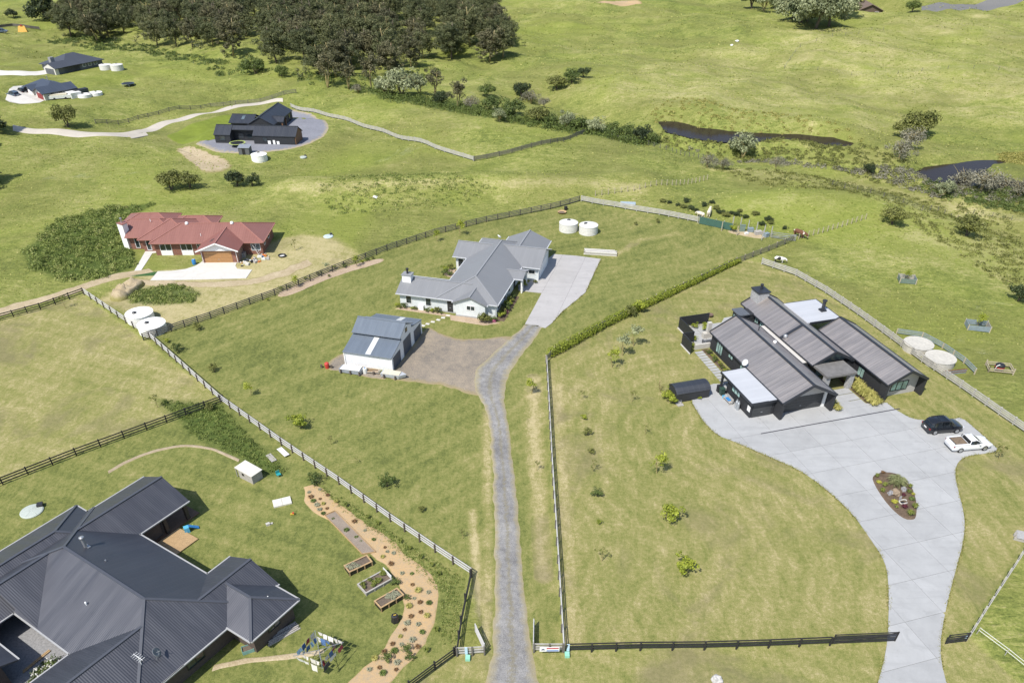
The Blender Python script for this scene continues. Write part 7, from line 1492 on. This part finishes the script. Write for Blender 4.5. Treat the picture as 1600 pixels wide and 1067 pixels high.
o = dthing('fire_bowl', 27.0, -4.7, 'dark fire bowl on the lawn behind the black house', 'fire pit'); MB().lathe([(0.35, 0), (0.4, 0.2), (0.55, 0.4), (0.5, 0.42), (0.2, 0.25)], 16).build('bowl', mat('rust', (0.14, 0.09, 0.07), 0.9), o); MB().lathe([(0.3, 0.3), (0.1, 0.33)], 10).build('ash', SOIL, o)
for k in range(14):
    s = MB().box(-0.26, 0.26, -0.62, 0.62, 0, 0.05).build('stepping_slab', CONC, None, loc=dl(17.6 - k * 0.68, 1.75 + 0.02 * k), rz=D_A + R(rnd.uniform(-2, 2))); tag(s, 'concrete stepping slab in the path beside the long black wall', 'paving', 'slabs of the side path')
for k, (u0, u1) in enumerate(((-1.9, -0.5), (-0.35, 1.05), (1.2, 2.6), (2.75, 3.9))):
    s = MB().box(u0, u1, -12.6, -9.2, 0.0, 0.09).build('entry_slab', CONC, None, loc=(D_O[0], D_O[1], 0), rz=D_A); tag(s, 'wide concrete slab of the stepped entry path, number one nearest the drive'.replace('number one nearest the drive', ['nearest the driveway', 'second from the driveway', 'third from the driveway', 'nearest the porch'][k]), 'paving')
sheet('garden_bed', loc2w(D_O, D_A, [(-1.0, -15.1), (-1.0, -12.8), (6.4, -12.9), (6.4, -15.1)]), MULCH, lift=0.06, it=0); sheet('garden_bed', loc2w(D_O, D_A, [(9.5, 0.1), (18.4, 0.1), (18.4, 1.1), (9.5, 1.0)]), MULCH, lift=0.04, it=0)
rr = random.Random(3)
for k in range(14): tuft('tus', k, dl(-0.4 + (k // 2) * 0.92 + rr.uniform(-0.2, 0.2), -13.3 - (k % 2) * 0.9 + rr.uniform(-0.15, 0.15), 0.05), rr.uniform(1.7, 2.3), 'golden tussock grass in the bed right of the entry path', 'plant', 'tussocks right of the entry')
for k in range(5): tuft('tus', k, dl(-0.2 + k * 0.7, -8.3 + rr.uniform(-0.2, 0.2), 0.05), rr.uniform(1.7, 2.2), 'golden tussock grass in the bed left of the entry path', 'plant', 'tussocks left of the entry')
for k in range(12): plant('lawnbush', k % 3, dl(10.0 + k * 0.68, 0.65 + rr.uniform(-0.2, 0.2)), rr.uniform(0.4, 0.75), 'low shrub in the bed under the long black wall', 'shrub', 'shrubs under the long black wall')
for i, (u, v) in enumerate([(24.3, 0.6), (24.3, -0.8), (24.2, -2.4), (23.2, -2.0), (19.2, 2.4), (20.9, 0.9), (23.0, 0.9)]): plant('lawnbush', 0, dl(u, v), 0.9, 'bright leafy plant inside the black courtyard screens', 'plant', 'courtyard plants')
o = dthing('wheelie_bin', 7.0, 4.0, 'dark green wheeled bin by the carport wall', 'bin'); mb = MB(); mb.add([(-0.24, -0.24, 0.05), (0.24, -0.24, 0.05), (0.24, 0.24, 0.05), (-0.24, 0.24, 0.05), (-0.3, -0.3, 0.95), (0.3, -0.3, 0.95), (0.3, 0.3, 0.95), (-0.3, 0.3, 0.95)], [(3, 2, 1, 0), (4, 5, 6, 7), (0, 1, 5, 4), (1, 2, 6, 5), (2, 3, 7, 6), (3, 0, 4, 7)]); mb.build('bin_body', mat('bin_green', (0.03, 0.06, 0.045), 0.5), o); MB().box(-0.33, 0.33, -0.33, 0.33, 0.953, 1.02).build('lid', mat('bin_green', (0.03, 0.06, 0.045), 0.5), o)
for y in (-0.2, 0.2): MB().tube([(-0.27, y - 0.03, 0.1), (-0.27, y + 0.03, 0.1)], 0.1, 10).build('wheel', TYRE, o)
o = dthing('wheelie_bin', 7.7, 4.0, 'black wheeled bin behind the green one', 'bin'); MB().box(-0.27, 0.27, -0.27, 0.27, 0.06, 0.9).build('bin_body', BLK, o); MB().box(-0.3, 0.3, -0.3, 0.3, 0.903, 0.97).build('lid', BLK, o)
for v in (0.0, 0.42): 
    o = dthing('gas_bottle', 3.3, 3.7 + v * 0.0, 'grey gas bottle by the carport wall, ' + ('nearer the door' if v == 0 else 'nearer the bench'), 'gas bottle'); o.location = dl(3.3 + v, 3.75); MB().lathe([(0.17, 0), (0.19, 0.1), (0.19, 1.0), (0.1, 1.15), (0.06, 1.17)], 16).build('cylinder', STEEL, o); MB().lathe([(0.1, 1.173), (0.1, 1.3)], 10).build('collar', STEEL, o)
o = dthing('garden_bench', 5.2, 4.1, 'cluttered wooden bench with blue cushions by the carport wall', 'bench'); MB().box(-0.8, 0.8, -0.25, 0.25, 0.38, 0.44).build('seat', TIMG, o); MB().box(-0.8, 0.8, -0.3, -0.25, 0.5, 0.85).build('backrest', TIMG, o)
for x in (-0.7, 0.7): MB().box(x - 0.04, x + 0.04, -0.24, 0.24, 0, 0.38).build('leg', TIMG, o)
MB().box(-0.4, 0.4, -0.2, 0.2, 0.443, 0.55).build('cushion', BLUE, o)
o = dthing('blue_bucket', 6.2, 4.1, 'light blue bucket between bin and bench', 'bucket'); MB().lathe([(0.18, 0), (0.25, 0.35), (0.22, 0.36), (0.15, 0.05)], 14).build('bucket', mat('plastic_sky', (0.1, 0.4, 0.6), 0.4), o); MB().tube([(-0.24, 0, 0.35), (0, 0, 0.5), (0.24, 0, 0.35)], 0.012, 6).build('handle', STEEL, o)
o = dthing('hose_rack', 6.4, 10.2, 'metal hose frame standing before the curved shed', 'rack'); MB().tube([(0, -0.2, 0), (0, -0.2, 0.6), (0, 0.2, 0.6), (0, 0.2, 0)], 0.03, 8).build('frame', STEEL, o); MB().box(-0.4, 0.4, -0.4, 0.4, 0, 0.12).build('base', TIMG, o)
MB().box(-2.18, -2.02, -16.0, 3.6, 0.073, 0.079).build('drain_channel', mat('drain_dark', (0.05, 0.05, 0.06), 0.7), None, loc=(D_O[0], D_O[1], 0), rz=D_A)['kind'] = 'structure'
o = dthing('leafless_tree', 9.7, 11.3, 'bare twiggy sapling behind the curved shed', 'sapling'); link('branches', trunk('branches', 500, 2.4, 0.04, 1.8, 12, BARKP, 0.5), o); link('twigs', trunk('twigs', 501, 2.0, 0.02, 1.2, 12, BARKP, 0.6, 2), o)

# planted island in the concrete driveway
ip = lambda x, y: (1340 + x / 5.335, 630 + y / 5.335)
isl = flat([ip(*p) for p in ((118, 640), (125, 605), (170, 582), (240, 572), (330, 590), (400, 640), (455, 705), (485, 790), (495, 880), (488, 960), (460, 978), (400, 975), (330, 930), (250, 850), (170, 740))])
sheet('island_bed', isl, MULCH, lift=0.10, it=1, rim=0.0, dome=0.12)
def frond_palm(px, s, label):
    o = thing('palm', px, 0, label, 'palm', None, 0.18); link('trunk', MB().tube([(0, 0, -0.2), (0.02, 0, 0.25), (0.0, 0.03, 0.5)], [0.17, 0.15, 0.12], 9).mesh('trunk', BARK, True), o); rg = random.Random(2)
    for k in range(24):
        a = k * 2.4 + rg.uniform(-0.2, 0.2); L = rg.uniform(1.2, 1.7); e = rg.uniform(0.25, 1.0); d = Vector((math.cos(a), math.sin(a), 0)); sd = Vector((-d.y, d.x, 0)); V = []; F = []; T = []
        rib = [Vector((0, 0, 0.5)) + d * (L * t * (0.55 + 0.35 * (1 - e))) + Vector((0, 0, L * (e * t * 0.9 - 0.8 * t * t * (0.5 + 0.5 * e)))) for t in np.linspace(0, 1, 9)]
        for j in range(1, 9):
            w = 0.34 * math.sin(math.pi * (j / 9) ** 0.7) + 0.05
            for sg_ in (-1, 1):
                n0 = len(V); b = rib[j]; V += [b, b + d * 0.06, b + sd * sg_ * w + d * 0.16 - Vector((0, 0, 0.10))]; F.append((n0, n0 + 1, n0 + 2)); T += [rg.random()] * 3
                n0 = len(V); b = (rib[j] + rib[j - 1]) / 2; V += [b, b + d * 0.06, b + sd * sg_ * w * 0.95 + d * 0.16 - Vector((0, 0, 0.08))]; F.append((n0, n0 + 1, n0 + 2)); T += [rg.random()] * 3
        for j in range(8): n0 = len(V); V += [rib[j] - sd * 0.025, rib[j] + sd * 0.025, rib[j + 1] + sd * 0.02, rib[j + 1] - sd * 0.02]; F.append((n0, n0 + 1, n0 + 2, n0 + 3)); T += [0.3] * 4
        me = bpy.data.meshes.new('frond'); me.from_pydata([tuple(v) for v in V], [], F); me.update(); attr(me, 'tint', T); me.materials.append(L_PALM); link('frond', me, o)
    o.scale = (s, s, s)
L_PALM = leaf_mat('leaf_palm', (0.12, 0.14, 0.05), (0.30, 0.31, 0.15), None, 0.25)
frond_palm(ip(320, 680), 1.05, 'feathery palm with arching pale fronds in the driveway island')
def rock(px, s, label, m, seed, dz=0.15):
    rg = random.Random(seed); bm = bmesh.new(); bmesh.ops.create_icosphere(bm, subdivisions=3, radius=1.0)
    for v in bm.verts:
        n = mnoise.noise(v.co * 1.3 + Vector((seed, 0, 0))) * 0.45 + mnoise.noise(v.co * 3.1 + Vector((seed, 5, 0))) * 0.15; v.co *= 1 + n
    me = bpy.data.meshes.new('rock'); bm.to_mesh(me); bm.free(); me.materials.append(m); o = link('rock', me, None, G(*px) + Vector((0, 0, dz)), rg.uniform(0, 6), s); return tag(o, label, 'rock')
ROCKB = mat('rock_brown', (0.25, 0.19, 0.13), 0.9, 0.35, 3, 0.4); ROCKG = mat('rock_grey', (0.24, 0.235, 0.24), 0.9, 0.35, 3, 0.4)
rock(ip(310, 760), (0.62, 0.42, 0.4), 'large brown rock in the driveway island', ROCKB, 3, 0.3); rock(ip(268, 765), (0.36, 0.3, 0.3), 'grey rock left of the large brown rock', ROCKG, 5, 0.25); rock(ip(378, 735), (0.32, 0.28, 0.32), 'bluish rock right of the palm', ROCKG, 8, 0.3); rock(ip(350, 808), (0.14, 0.14, 0.3), 'small upright stone in the driveway island', ROCKG, 9, 0.3)
o = thing('stone_ring', ip(372, 838), 0.3, 'ring of grey driftwood round a dark hollow in the driveway island', 'ornament', None, 0.2); MB().tube([(math.cos(a) * 0.45, math.sin(a) * 0.33, 0.12 + 0.05 * math.sin(3 * a)) for a in np.linspace(0, 5.6, 14)], 0.07, 8).build('ring', CONC_T, o); MB().lathe([(0.3, 0.0), (0.1, 0.03)], 10).build('hollow', BLK, o)
for i, (x, y, k, s, lb) in enumerate([(205, 590, 'rust', 0.9, 'bronze tuft at the top of the driveway island'), (155, 622, 'flax', 0.8, 'yellow green tuft at the upper left of the driveway island'), (172, 670, 'gold', 1.0, 'gold leafed plant at the left of the driveway island'), (218, 700, 'flax', 0.9, 'green mound left of the palm'), (200, 745, 'flax', 0.9, 'spiky green plant at the lower left of the driveway island'), (300, 835, 'gold', 1.2, 'golden mound below the brown rock'), (318, 880, 'flax', 0.6, 'small green tuft near the golden mound'), (382, 880, 'maroon', 1.0, 'dark red plant at the lower middle of the island'), (378, 780, 'maroon', 0.7, 'small dark red plant beside the brown rock'), (470, 880, 'flax', 1.1, 'spiky yellow green plant at the lower right of the island'), (430, 940, 'flax', 1.25, 'large spiky plant at the bottom tip of the island'), (445, 815, 'green', 1.1, 'grey green rosette at the right of the island'), (458, 768, 'gold', 0.7, 'small gold plant at the right edge of the island'), (420, 755, 'flax', 0.8, 'green tuft right of the palm'), (365, 800, 'rust', 0.5, 'small bronze tuft in the middle of the island'), (430, 710, 'flax', 0.8, 'green tuft at the upper right of the island')]):
    tuft(k, i, G(*ip(x, y)) + Vector((0, 0, 0.17)), s, lb)

# ---- bright paddock: tree guards, stock yard, pump
GAL = mat('galvanised_blue', (0.22, 0.27, 0.30), 0.5, 0.2, 2); RUST = mat('rusty_metal', (0.20, 0.10, 0.06), 0.85, 0.35, 3); GALG = mat('panel_green', (0.15, 0.20, 0.17), 0.6, 0.15)
def guard(px, az, w, d, mats, label, treel, s):
    o = thing('tree_guard', px, az, label, 'tree guard')
    for k, (a, b) in enumerate((((-w, -d), (w, -d)), ((w, -d), (w, d)), ((w, d), (-w, d)), ((-w, d), (-w, -d)))):
        m = mats[k % len(mats)]; A, B = Vector((*a, 0.45)), Vector((*b, 0.45))
        for j in range(4): MB().bar(A + Vector((0, 0, -0.28 + j * 0.2)), B + Vector((0, 0, -0.28 + j * 0.2)), 0.05, 0.17).build('panel', m, o)
        MB().box(a[0] - 0.06, a[0] + 0.06, a[1] - 0.06, a[1] + 0.06, -0.2, 0.95).build('post', FT, o)
    plant('lawntree', 2, G(*px), s, treel, 'tree')
guard((1416, 440), R(-12), 1.25, 0.95, (GALG, GAL, TIMG), 'green and blue panel tree guard in the bright paddock, upper one', 'small dark tree inside the upper tree guard', 0.8)
guard((1526, 513), R(-14), 1.5, 1.0, (GAL, TIMG, GAL), 'blue grey corrugated tree guard in the bright paddock, lower one', 'small leafy tree inside the lower tree guard', 1.0)
o = thing('water_pump', (1560, 578), R(-10), 'black pump drum with red band inside a timber frame in the paddock', 'pump'); MB().lathe([(0.55, 0), (0.6, 0.2), (0.6, 0.8), (0.4, 0.95)], 18).build('drum', BLK, o); MB().lathe([(0.615, 0.5), (0.615, 0.6)], 18).build('band', REDP, o); MB().tube([(-0.3, -0.4, 1.0), (-0.7, -0.6, 0.9), (-0.9, -0.8, 0.2)], 0.06, 8).build('pipe', TARP, o)
for a, b in (((-1.6, -0.9), (1.5, -1.0)), ((-1.6, -0.9), (-1.4, 1.0)), ((1.5, -1.0), (1.6, 0.9)), ((-1.4, 1.0), (1.6, 0.9))):
    MB().bar((*a, 0.6), (*b, 0.6), 0.06, 0.12).build('rail', FT, o); MB().bar((*a, 0.3), (*b, 0.3), 0.06, 0.12).build('rail', FT, o); MB().box(a[0] - 0.06, a[0] + 0.06, a[1] - 0.06, a[1] + 0.06, -0.2, 0.9).build('post', FT, o)
o = thing('rusty_panel', (1490, 585), R(8), 'rusty orange corrugated panel below the concrete tanks', 'panel')
for j in range(4): MB().bar((-1.8, 0, 0.12 + j * 0.17), (1.8, 0.1, 0.12 + j * 0.17), 0.05, 0.15).build('corrugation', RUST if j % 2 else GAL, o)
fence('low blue grey yard rails behind the concrete tanks', [(1400, 522), (1440, 528), (1472, 545), (1505, 568), (1522, 585)], FT, GAL, hgt=0.9, rails=3, top=0.8, bottom=0.25, rail_h=0.14, spacing=2.4)
# ---- vegetable enclosure at the back of the grey house lawn
P0, P1 = G(1092, 350), G(1143, 361); o = empty('shade_net', P0, 0, 'dark green netting panel at the end of the back rail fence', 'netting'); d_ = P1 - P0
NET = mat('net_green', (0.045, 0.11, 0.085), 0.8, 0.15, 2)
for k in range(4): MB().bar(d_ * (k / 4) + Vector((0, 0, 0.75)), d_ * ((k + 1) / 4) - d_ * 0.004 + Vector((0, 0, 0.75)), 0.04, 1.3).build('net_panel', NET, o)
for k in range(5): MB().box(d_.x * k / 4 - 0.05, d_.x * k / 4 + 0.05, d_.y * k / 4 + 0.05, d_.y * k / 4 + 0.15, -0.2, 1.5).build('post', FG, o)
for i, (x, y, h) in enumerate([(1127, 361, 1.9), (1151, 368, 1.9), (1144, 355, 2.2), (1156, 357, 2.2), (1168, 361, 2.2), (1181, 364, 2.2), (1193, 368, 2.1), (1204, 370, 2.1), (1190, 375, 1.9)]):
    q = link('garden_post', unit_box(0.12, 0.12, h, FT if i < 2 else FG, 'post'), None, G(x, y) - Vector((0, 0, 0.15)), 0.2); tag(q, 'tall thin post of the vegetable enclosure behind the lawn', 'post', 'posts of the vegetable enclosure')
sheet('vegetable_plot', flat([(1130, 362), (1146, 356), (1200, 369), (1192, 375), (1160, 369)]), DIRT, lift=0.02, jitter=0.2)
for i, (x, y, w, d, h, m, lb) in enumerate([(1128, 354, 1.6, 0.7, 0.3, TARP, 'white sheet lying at the foot of the green netting'), (1159, 362, 1.0, 0.25, 1.3, GALG, 'pale green panel leaning in the vegetable enclosure'), (1172, 362, 1.0, 0.7, 0.7, GAL, 'blue grey crate in the vegetable enclosure'), (1184, 366, 1.3, 0.9, 0.6, TIMG, 'tan crate in the vegetable enclosure'), (1166, 366, 0.7, 0.5, 0.3, TARP, 'small white tray in the vegetable enclosure'), (1197, 370, 0.9, 0.7, 0.7, GAL, 'dark crate at the right end of the vegetable enclosure')]):
    q = empty('garden_crate', G(x, y), R(-15 + 9 * i), lb, 'crate'); MB().box(-w / 2, w / 2, -d / 2, d / 2, 0, h * 0.9).build('side', m, q); MB().box(-w / 2 - 0.03, w / 2 + 0.03, -d / 2 - 0.03, d / 2 + 0.03, h * 0.9 + 0.003, h).build('top', m, q)
plant('lawnbush', 0, (1146, 362), 1.3, 'yellowish bush in the vegetable enclosure', 'bush')
gate('grey metal farm gate at the end of the vegetable enclosure', (1205, 372), 4.2, R(-22), STEEL, 1.1, 4)
o = thing('water_trough', (981, 320), R(-8), 'pale blue water trough beyond the back rail fence', 'trough'); MB().box(-1.5, 1.5, -0.6, 0.6, 0, 0.4).build('basin', mat('trough_blue', (0.42, 0.48, 0.52), 0.6), o); MB().box(-1.4, 1.4, -0.5, 0.5, 0.403, 0.42).build('water', mat('trough_water', (0.35, 0.42, 0.47), 0.2), o)

# ---- cattle
def cow(px, az, label, coat, s=1.0, grazing=False):
    me = bpy.data.meshes.new('body'); hd0 = ((1.35, 0, 1.0), (1.62, 0, 0.72), (1.72, 0, 0.45)) if grazing else ((1.30, 0, 1.45), (1.50, 0, 1.52), (1.85, 0, 1.38))
    V = [(-0.75, 0, 1.12), (-0.3, 0, 1.08), (0.3, 0, 1.05), (0.8, 0, 1.12)] + list(hd0); E_ = [(0, 1), (1, 2), (2, 3), (3, 4), (4, 5), (5, 6)]; Rr = [(0.36, 0.36), (0.42, 0.42), (0.44, 0.44), (0.36, 0.38), (0.20, 0.22), (0.17, 0.17), (0.11, 0.10)]
    for x, root in ((-0.78, 0), (0.72, 3)):
        for y in (-0.24, 0.24):
            b = len(V); sh = 0.1 if root == 0 else 0.0
            V += [(x, y, 0.85), (x + sh, y, 0.5), (x - sh * 0.6, y, 0.38), (x, y, 0.05)]; E_ += [(root, b), (b, b + 1), (b + 1, b + 2), (b + 2, b + 3)]; Rr += [(0.17, 0.17), (0.085, 0.085), (0.07, 0.07), (0.065, 0.065)]
    b = len(V); V += [(-1.08, 0, 1.2), (-1.16, 0, 0.8), (-1.15, 0, 0.5)]; E_ += [(0, b), (b, b + 1), (b + 1, b + 2)]; Rr += [(0.05, 0.05), (0.03, 0.03), (0.05, 0.05)]
    hb_ = 5
    for y in (-1, 1):
        b = len(V); h0 = Vector(hd0[1]); V += [tuple(h0 + Vector((-0.05, y * 0.28, 0.06)))]; E_ += [(hb_, b)]; Rr += [(0.06, 0.04)]
    me.from_pydata(V, E_, []); me.update(); me.materials.append(coat)
    root = thing('cow', px, az, label, 'cow'); o = link('body', me, root); m = o.modifiers.new('skin', 'SKIN')
    for i, r in enumerate(Rr): me.skin_vertices[0].data[i].radius = r
    me.skin_vertices[0].data[1].use_root = True; m.use_smooth_shade = True; o.modifiers.new('sub', 'SUBSURF').levels = 1; o.modifiers['sub'].render_levels = 2
    h0 = Vector(hd0[2]); MB().lathe([(0.09, -0.04), (0.11, 0.02), (0.06, 0.07)], 10, tuple(h0 + Vector((0.02, 0, -0.02)))).build('muzzle', mat('muzzle', (0.28, 0.18, 0.15), 0.8), root)
    root.scale = (s, s, s); return root
def coat(name, a, b, scale, thr):
    t = NT(name); t.col(t.mix(t.ramp(t.noise(scale, 2, 0.4), [(thr - 0.01, 0.0), (thr + 0.01, 1.0)]), a, b)); t.rough(0.85); return t.m
cow((1247, 371), R(-40), 'red brown cow with white face at the fence on the green knoll', coat('coat_hereford', (0.13, 0.055, 0.028), (0.62, 0.58, 0.5), 0.9, 0.60), 1.0, True)
cow((1216, 411), R(-8), 'black and white calf lying along the top of the bright paddock', coat('coat_pied', (0.02, 0.02, 0.02), (0.68, 0.66, 0.62), 0.55, 0.47), 0.8, True)
cow((1094, 341), R(120), 'cream cow behind the green netting, left one', coat('coat_cream', (0.62, 0.55, 0.42), (0.68, 0.62, 0.5), 2, 0.5), 0.85, True); cow((1107, 338), R(70), 'cream cow behind the green netting, right one', coat('coat_cream2', (0.62, 0.55, 0.42), (0.68, 0.62, 0.5), 2, 0.5), 0.9)

# ---- around the red house and the far houses
sheet('turf_mat', flat([(201, 432), (209, 426), (246, 425), (241, 431)]), mat('turf_green', (0.03, 0.09, 0.02), 0.9, 0.2), lift=0.06, it=0)
o = thing('blue_barrel', (304, 413), R(30), 'blue plastic barrel on the dry grass before the red house', 'barrel'); MB().lathe([(0.3, 0), (0.34, 0.4), (0.3, 0.85), (0.25, 0.87)], 14).build('barrel', BLUE, o); MB().lathe([(0.1, 0.873), (0.1, 0.92)], 8).build('cap', TARP, o)
rr = random.Random(9)
for i in range(26):
    x = rr.uniform(376, 424); y = 412 - (x - 376) * 0.25 + rr.uniform(-3, 5); c = rr.choice([TARP, TIMG, BLK, CONC_T, BLUE, ORNG, PLYW, TIMB]); q = empty('scrap_piece', G(x, y), rr.uniform(0, 3), 'piece of building rubbish heaped right of the red house garage', 'debris', 'building rubbish by the red house'); w = rr.uniform(0.3, 0.8)
    MB().box(-w / 2, w / 2, -w / 3, w / 3, 0, w * 0.4).build('piece', c, q); MB().cbox((w * 0.3, w * 0.2, w * 0.3), w * 0.4, w * 0.3, w * 0.25, 0.6).build('offcut', rr.choice([TARP, TIMG, PLYW]), q)
o = thing('pallet_stack', (378, 401), R(5), 'grey stacked pallets beside the red house garage wall', 'pallets')
for k in range(5): MB().box(-0.7, 0.7, -0.55, 0.55, k * 0.15, k * 0.15 + 0.12).build('pallet', TIMG, o)
o = thing('garden_tub', (441, 401), 0, 'black rubber tub on the dry grass', 'tub'); MB().lathe([(0.55, 0), (0.7, 0.3), (0.66, 0.31), (0.5, 0.06)], 16).build('tub', BLK, o); MB().lathe([(0.45, 0.1), (0.2, 0.14)], 12).build('contents', TARP, o)
o = thing('step_ladder', (401, 398), R(80), 'white step ladder leaning on the red house wall', 'ladder')
for x in (-0.25, 0.25): MB().bar((x, -0.6, 0), (x, 0.3, 1.9), 0.06, 0.06).build('stile', TARP, o)
for k in range(6): MB().bar((-0.25, -0.5 + 0.14 * k, 0.25 + 0.3 * k), (0.25, -0.5 + 0.14 * k, 0.25 + 0.3 * k), 0.05, 0.05).build('rung', TARP, o)
def trampoline(px, r, label, pad):
    o = thing('trampoline', px, 0, label, 'trampoline'); MB().lathe([(r, 0.8), (r + 0.06, 0.86), (r - 0.25, 0.88), (r - 0.27, 0.82)], 28).build('pad', pad, o); MB().lathe([(r - 0.28, 0.8), (r - 0.28, 0.83)], 28).build('mat', BLK, o)
    for k in range(6):
        a = k * math.pi / 3; MB().tube([(math.cos(a) * r, math.sin(a) * r, 0), (math.cos(a) * r, math.sin(a) * r, 0.8)], 0.04, 6).build('leg', STEEL, o)
    return o
trampoline((372, 229), 1.9, 'trampoline with yellow green rim before the black house', mat('pad_lime', (0.35, 0.42, 0.12), 0.7)); trampoline((201, 135), 1.9, 'dark trampoline on the lawn right of the far navy roofed house', mat('pad_navy', (0.05, 0.08, 0.12), 0.7))
o = thing('garden_shed', (384, 240), R(-5), 'small grey shed with sloping roof on the edge of the gravel circle', 'shed'); MB().box(-1.3, 1.3, -0.9, 0.9, -0.2, 1.5).build('wall', mat('shed_grey', (0.10, 0.105, 0.11), 0.7), o); MB().slab([(-1.45, -1.05, 1.52), (1.45, -1.05, 1.52), (1.45, 1.05, 1.85), (-1.45, 1.05, 1.85)], 0.06).build('roof', STEEL, o); MB().box(-0.4, 0.3, -0.95, -0.9, 0, 1.4).build('door', BLK, o)
o = thing('white_shed', (116, 152), R(50), 'white arched garden shed beside the far navy roofed house', 'shed'); MB().box(-1.5, 1.5, -2, 2, -0.3, 1.3).build('wall', TARP, o); MB().prism([(-1.6, -2.1), (1.6, -2.1), (1.6, 2.1), (-1.6, 2.1)], 1.303, 1.5).build('roof', TARP, o)
o = thing('caravan', (95, 155), R(20), 'long white trailer boat before the far navy roofed house', 'boat'); MB().box(-3, 3, -0.9, 0.9, 0.3, 1.1).build('hull', TARP, o); MB().box(-2.5, 2, -0.8, 0.8, 1.103, 1.4).build('cover', mat('cover_cream', (0.6, 0.55, 0.42), 0.7), o)
for x in (-1.5, 1.5): MB().tube([(x, -0.95, 0.3), (x, -0.75, 0.3)], 0.3, 12).build('wheel', TYRE, o)
o = thing('dark_container', (128, 149), R(52), 'dark storage box beside the white garden shed', 'container'); MB().box(-2, 2, -0.9, 0.9, -0.2, 1.6).build('wall', mat('container_green', (0.03, 0.045, 0.04), 0.7), o); MB().box(-2.05, 2.05, -0.95, 0.95, 1.603, 1.7).build('roof', BLK, o)
o = thing('play_tent', (36, 50), R(20), 'orange and yellow play tent on the far left field', 'tent'); mb = MB(); mb.add([(-1.8, -1.2, 0), (1.8, -1.2, 0), (1.8, 1.2, 0), (-1.8, 1.2, 0), (-1.2, 0, 2.2), (1.2, 0, 2.2)], [(3, 2, 1, 0), (0, 1, 5, 4), (2, 3, 4, 5), (1, 2, 5), (3, 0, 4)]); mb.build('tent', mat('tent_yellow', (0.6, 0.35, 0.06), 0.7), o); MB().box(-0.4, 0.4, -0.3, 0.3, 2.2, 2.5).build('peak', REDP, o)
fence('dark hedge like fence across the far left field', [(-20, 43), (20, 42), (60, 40)], FD, FD, hgt=1.2, rails=4, spacing=4, rail_h=0.3)
# ---- loose things at the lower right
rock((1120, 1062), (0.5, 0.38, 0.42), 'pale grey boulder on the grass below the black fence', mat('rock_pale', (0.42, 0.41, 0.40), 0.9, 0.25, 4, 0.3), 12, 0.12)
o = thing('timber_bundle', (1600, 842), R(-25), 'weathered grey bundle of timber under a cover at the right edge of the lawn', 'timber')
for k in range(6): MB().box(-1.0 + 0.08 * (k % 3), 1.1 - 0.1 * (k % 2), -0.6 + k * 0.2, -0.42 + k * 0.2, 0.02, 0.32 + 0.05 * (k % 3)).build('plank', TIMG, o)
MB().slab([(-0.8, -0.68, 0.44), (0.5, -0.66, 0.47), (0.55, 0.66, 0.5), (-0.75, 0.64, 0.45)], 0.05).build('cover', mat('cover_grey', (0.34, 0.335, 0.33), 0.8, 0.25, 4, 0.3), o)
for i, (x, y, w) in enumerate(((586, 310, 0.6), (1152, 66, 1.0), (1143, 72, 0.6))):
    rock((x, y), (w, w * 0.7, w * 0.5), ['white block lying in the long grass above the grey house', 'pale boulder pile in the far field, larger', 'pale boulder in the far field, smaller'][i], TARP, 20 + i, 0.2)
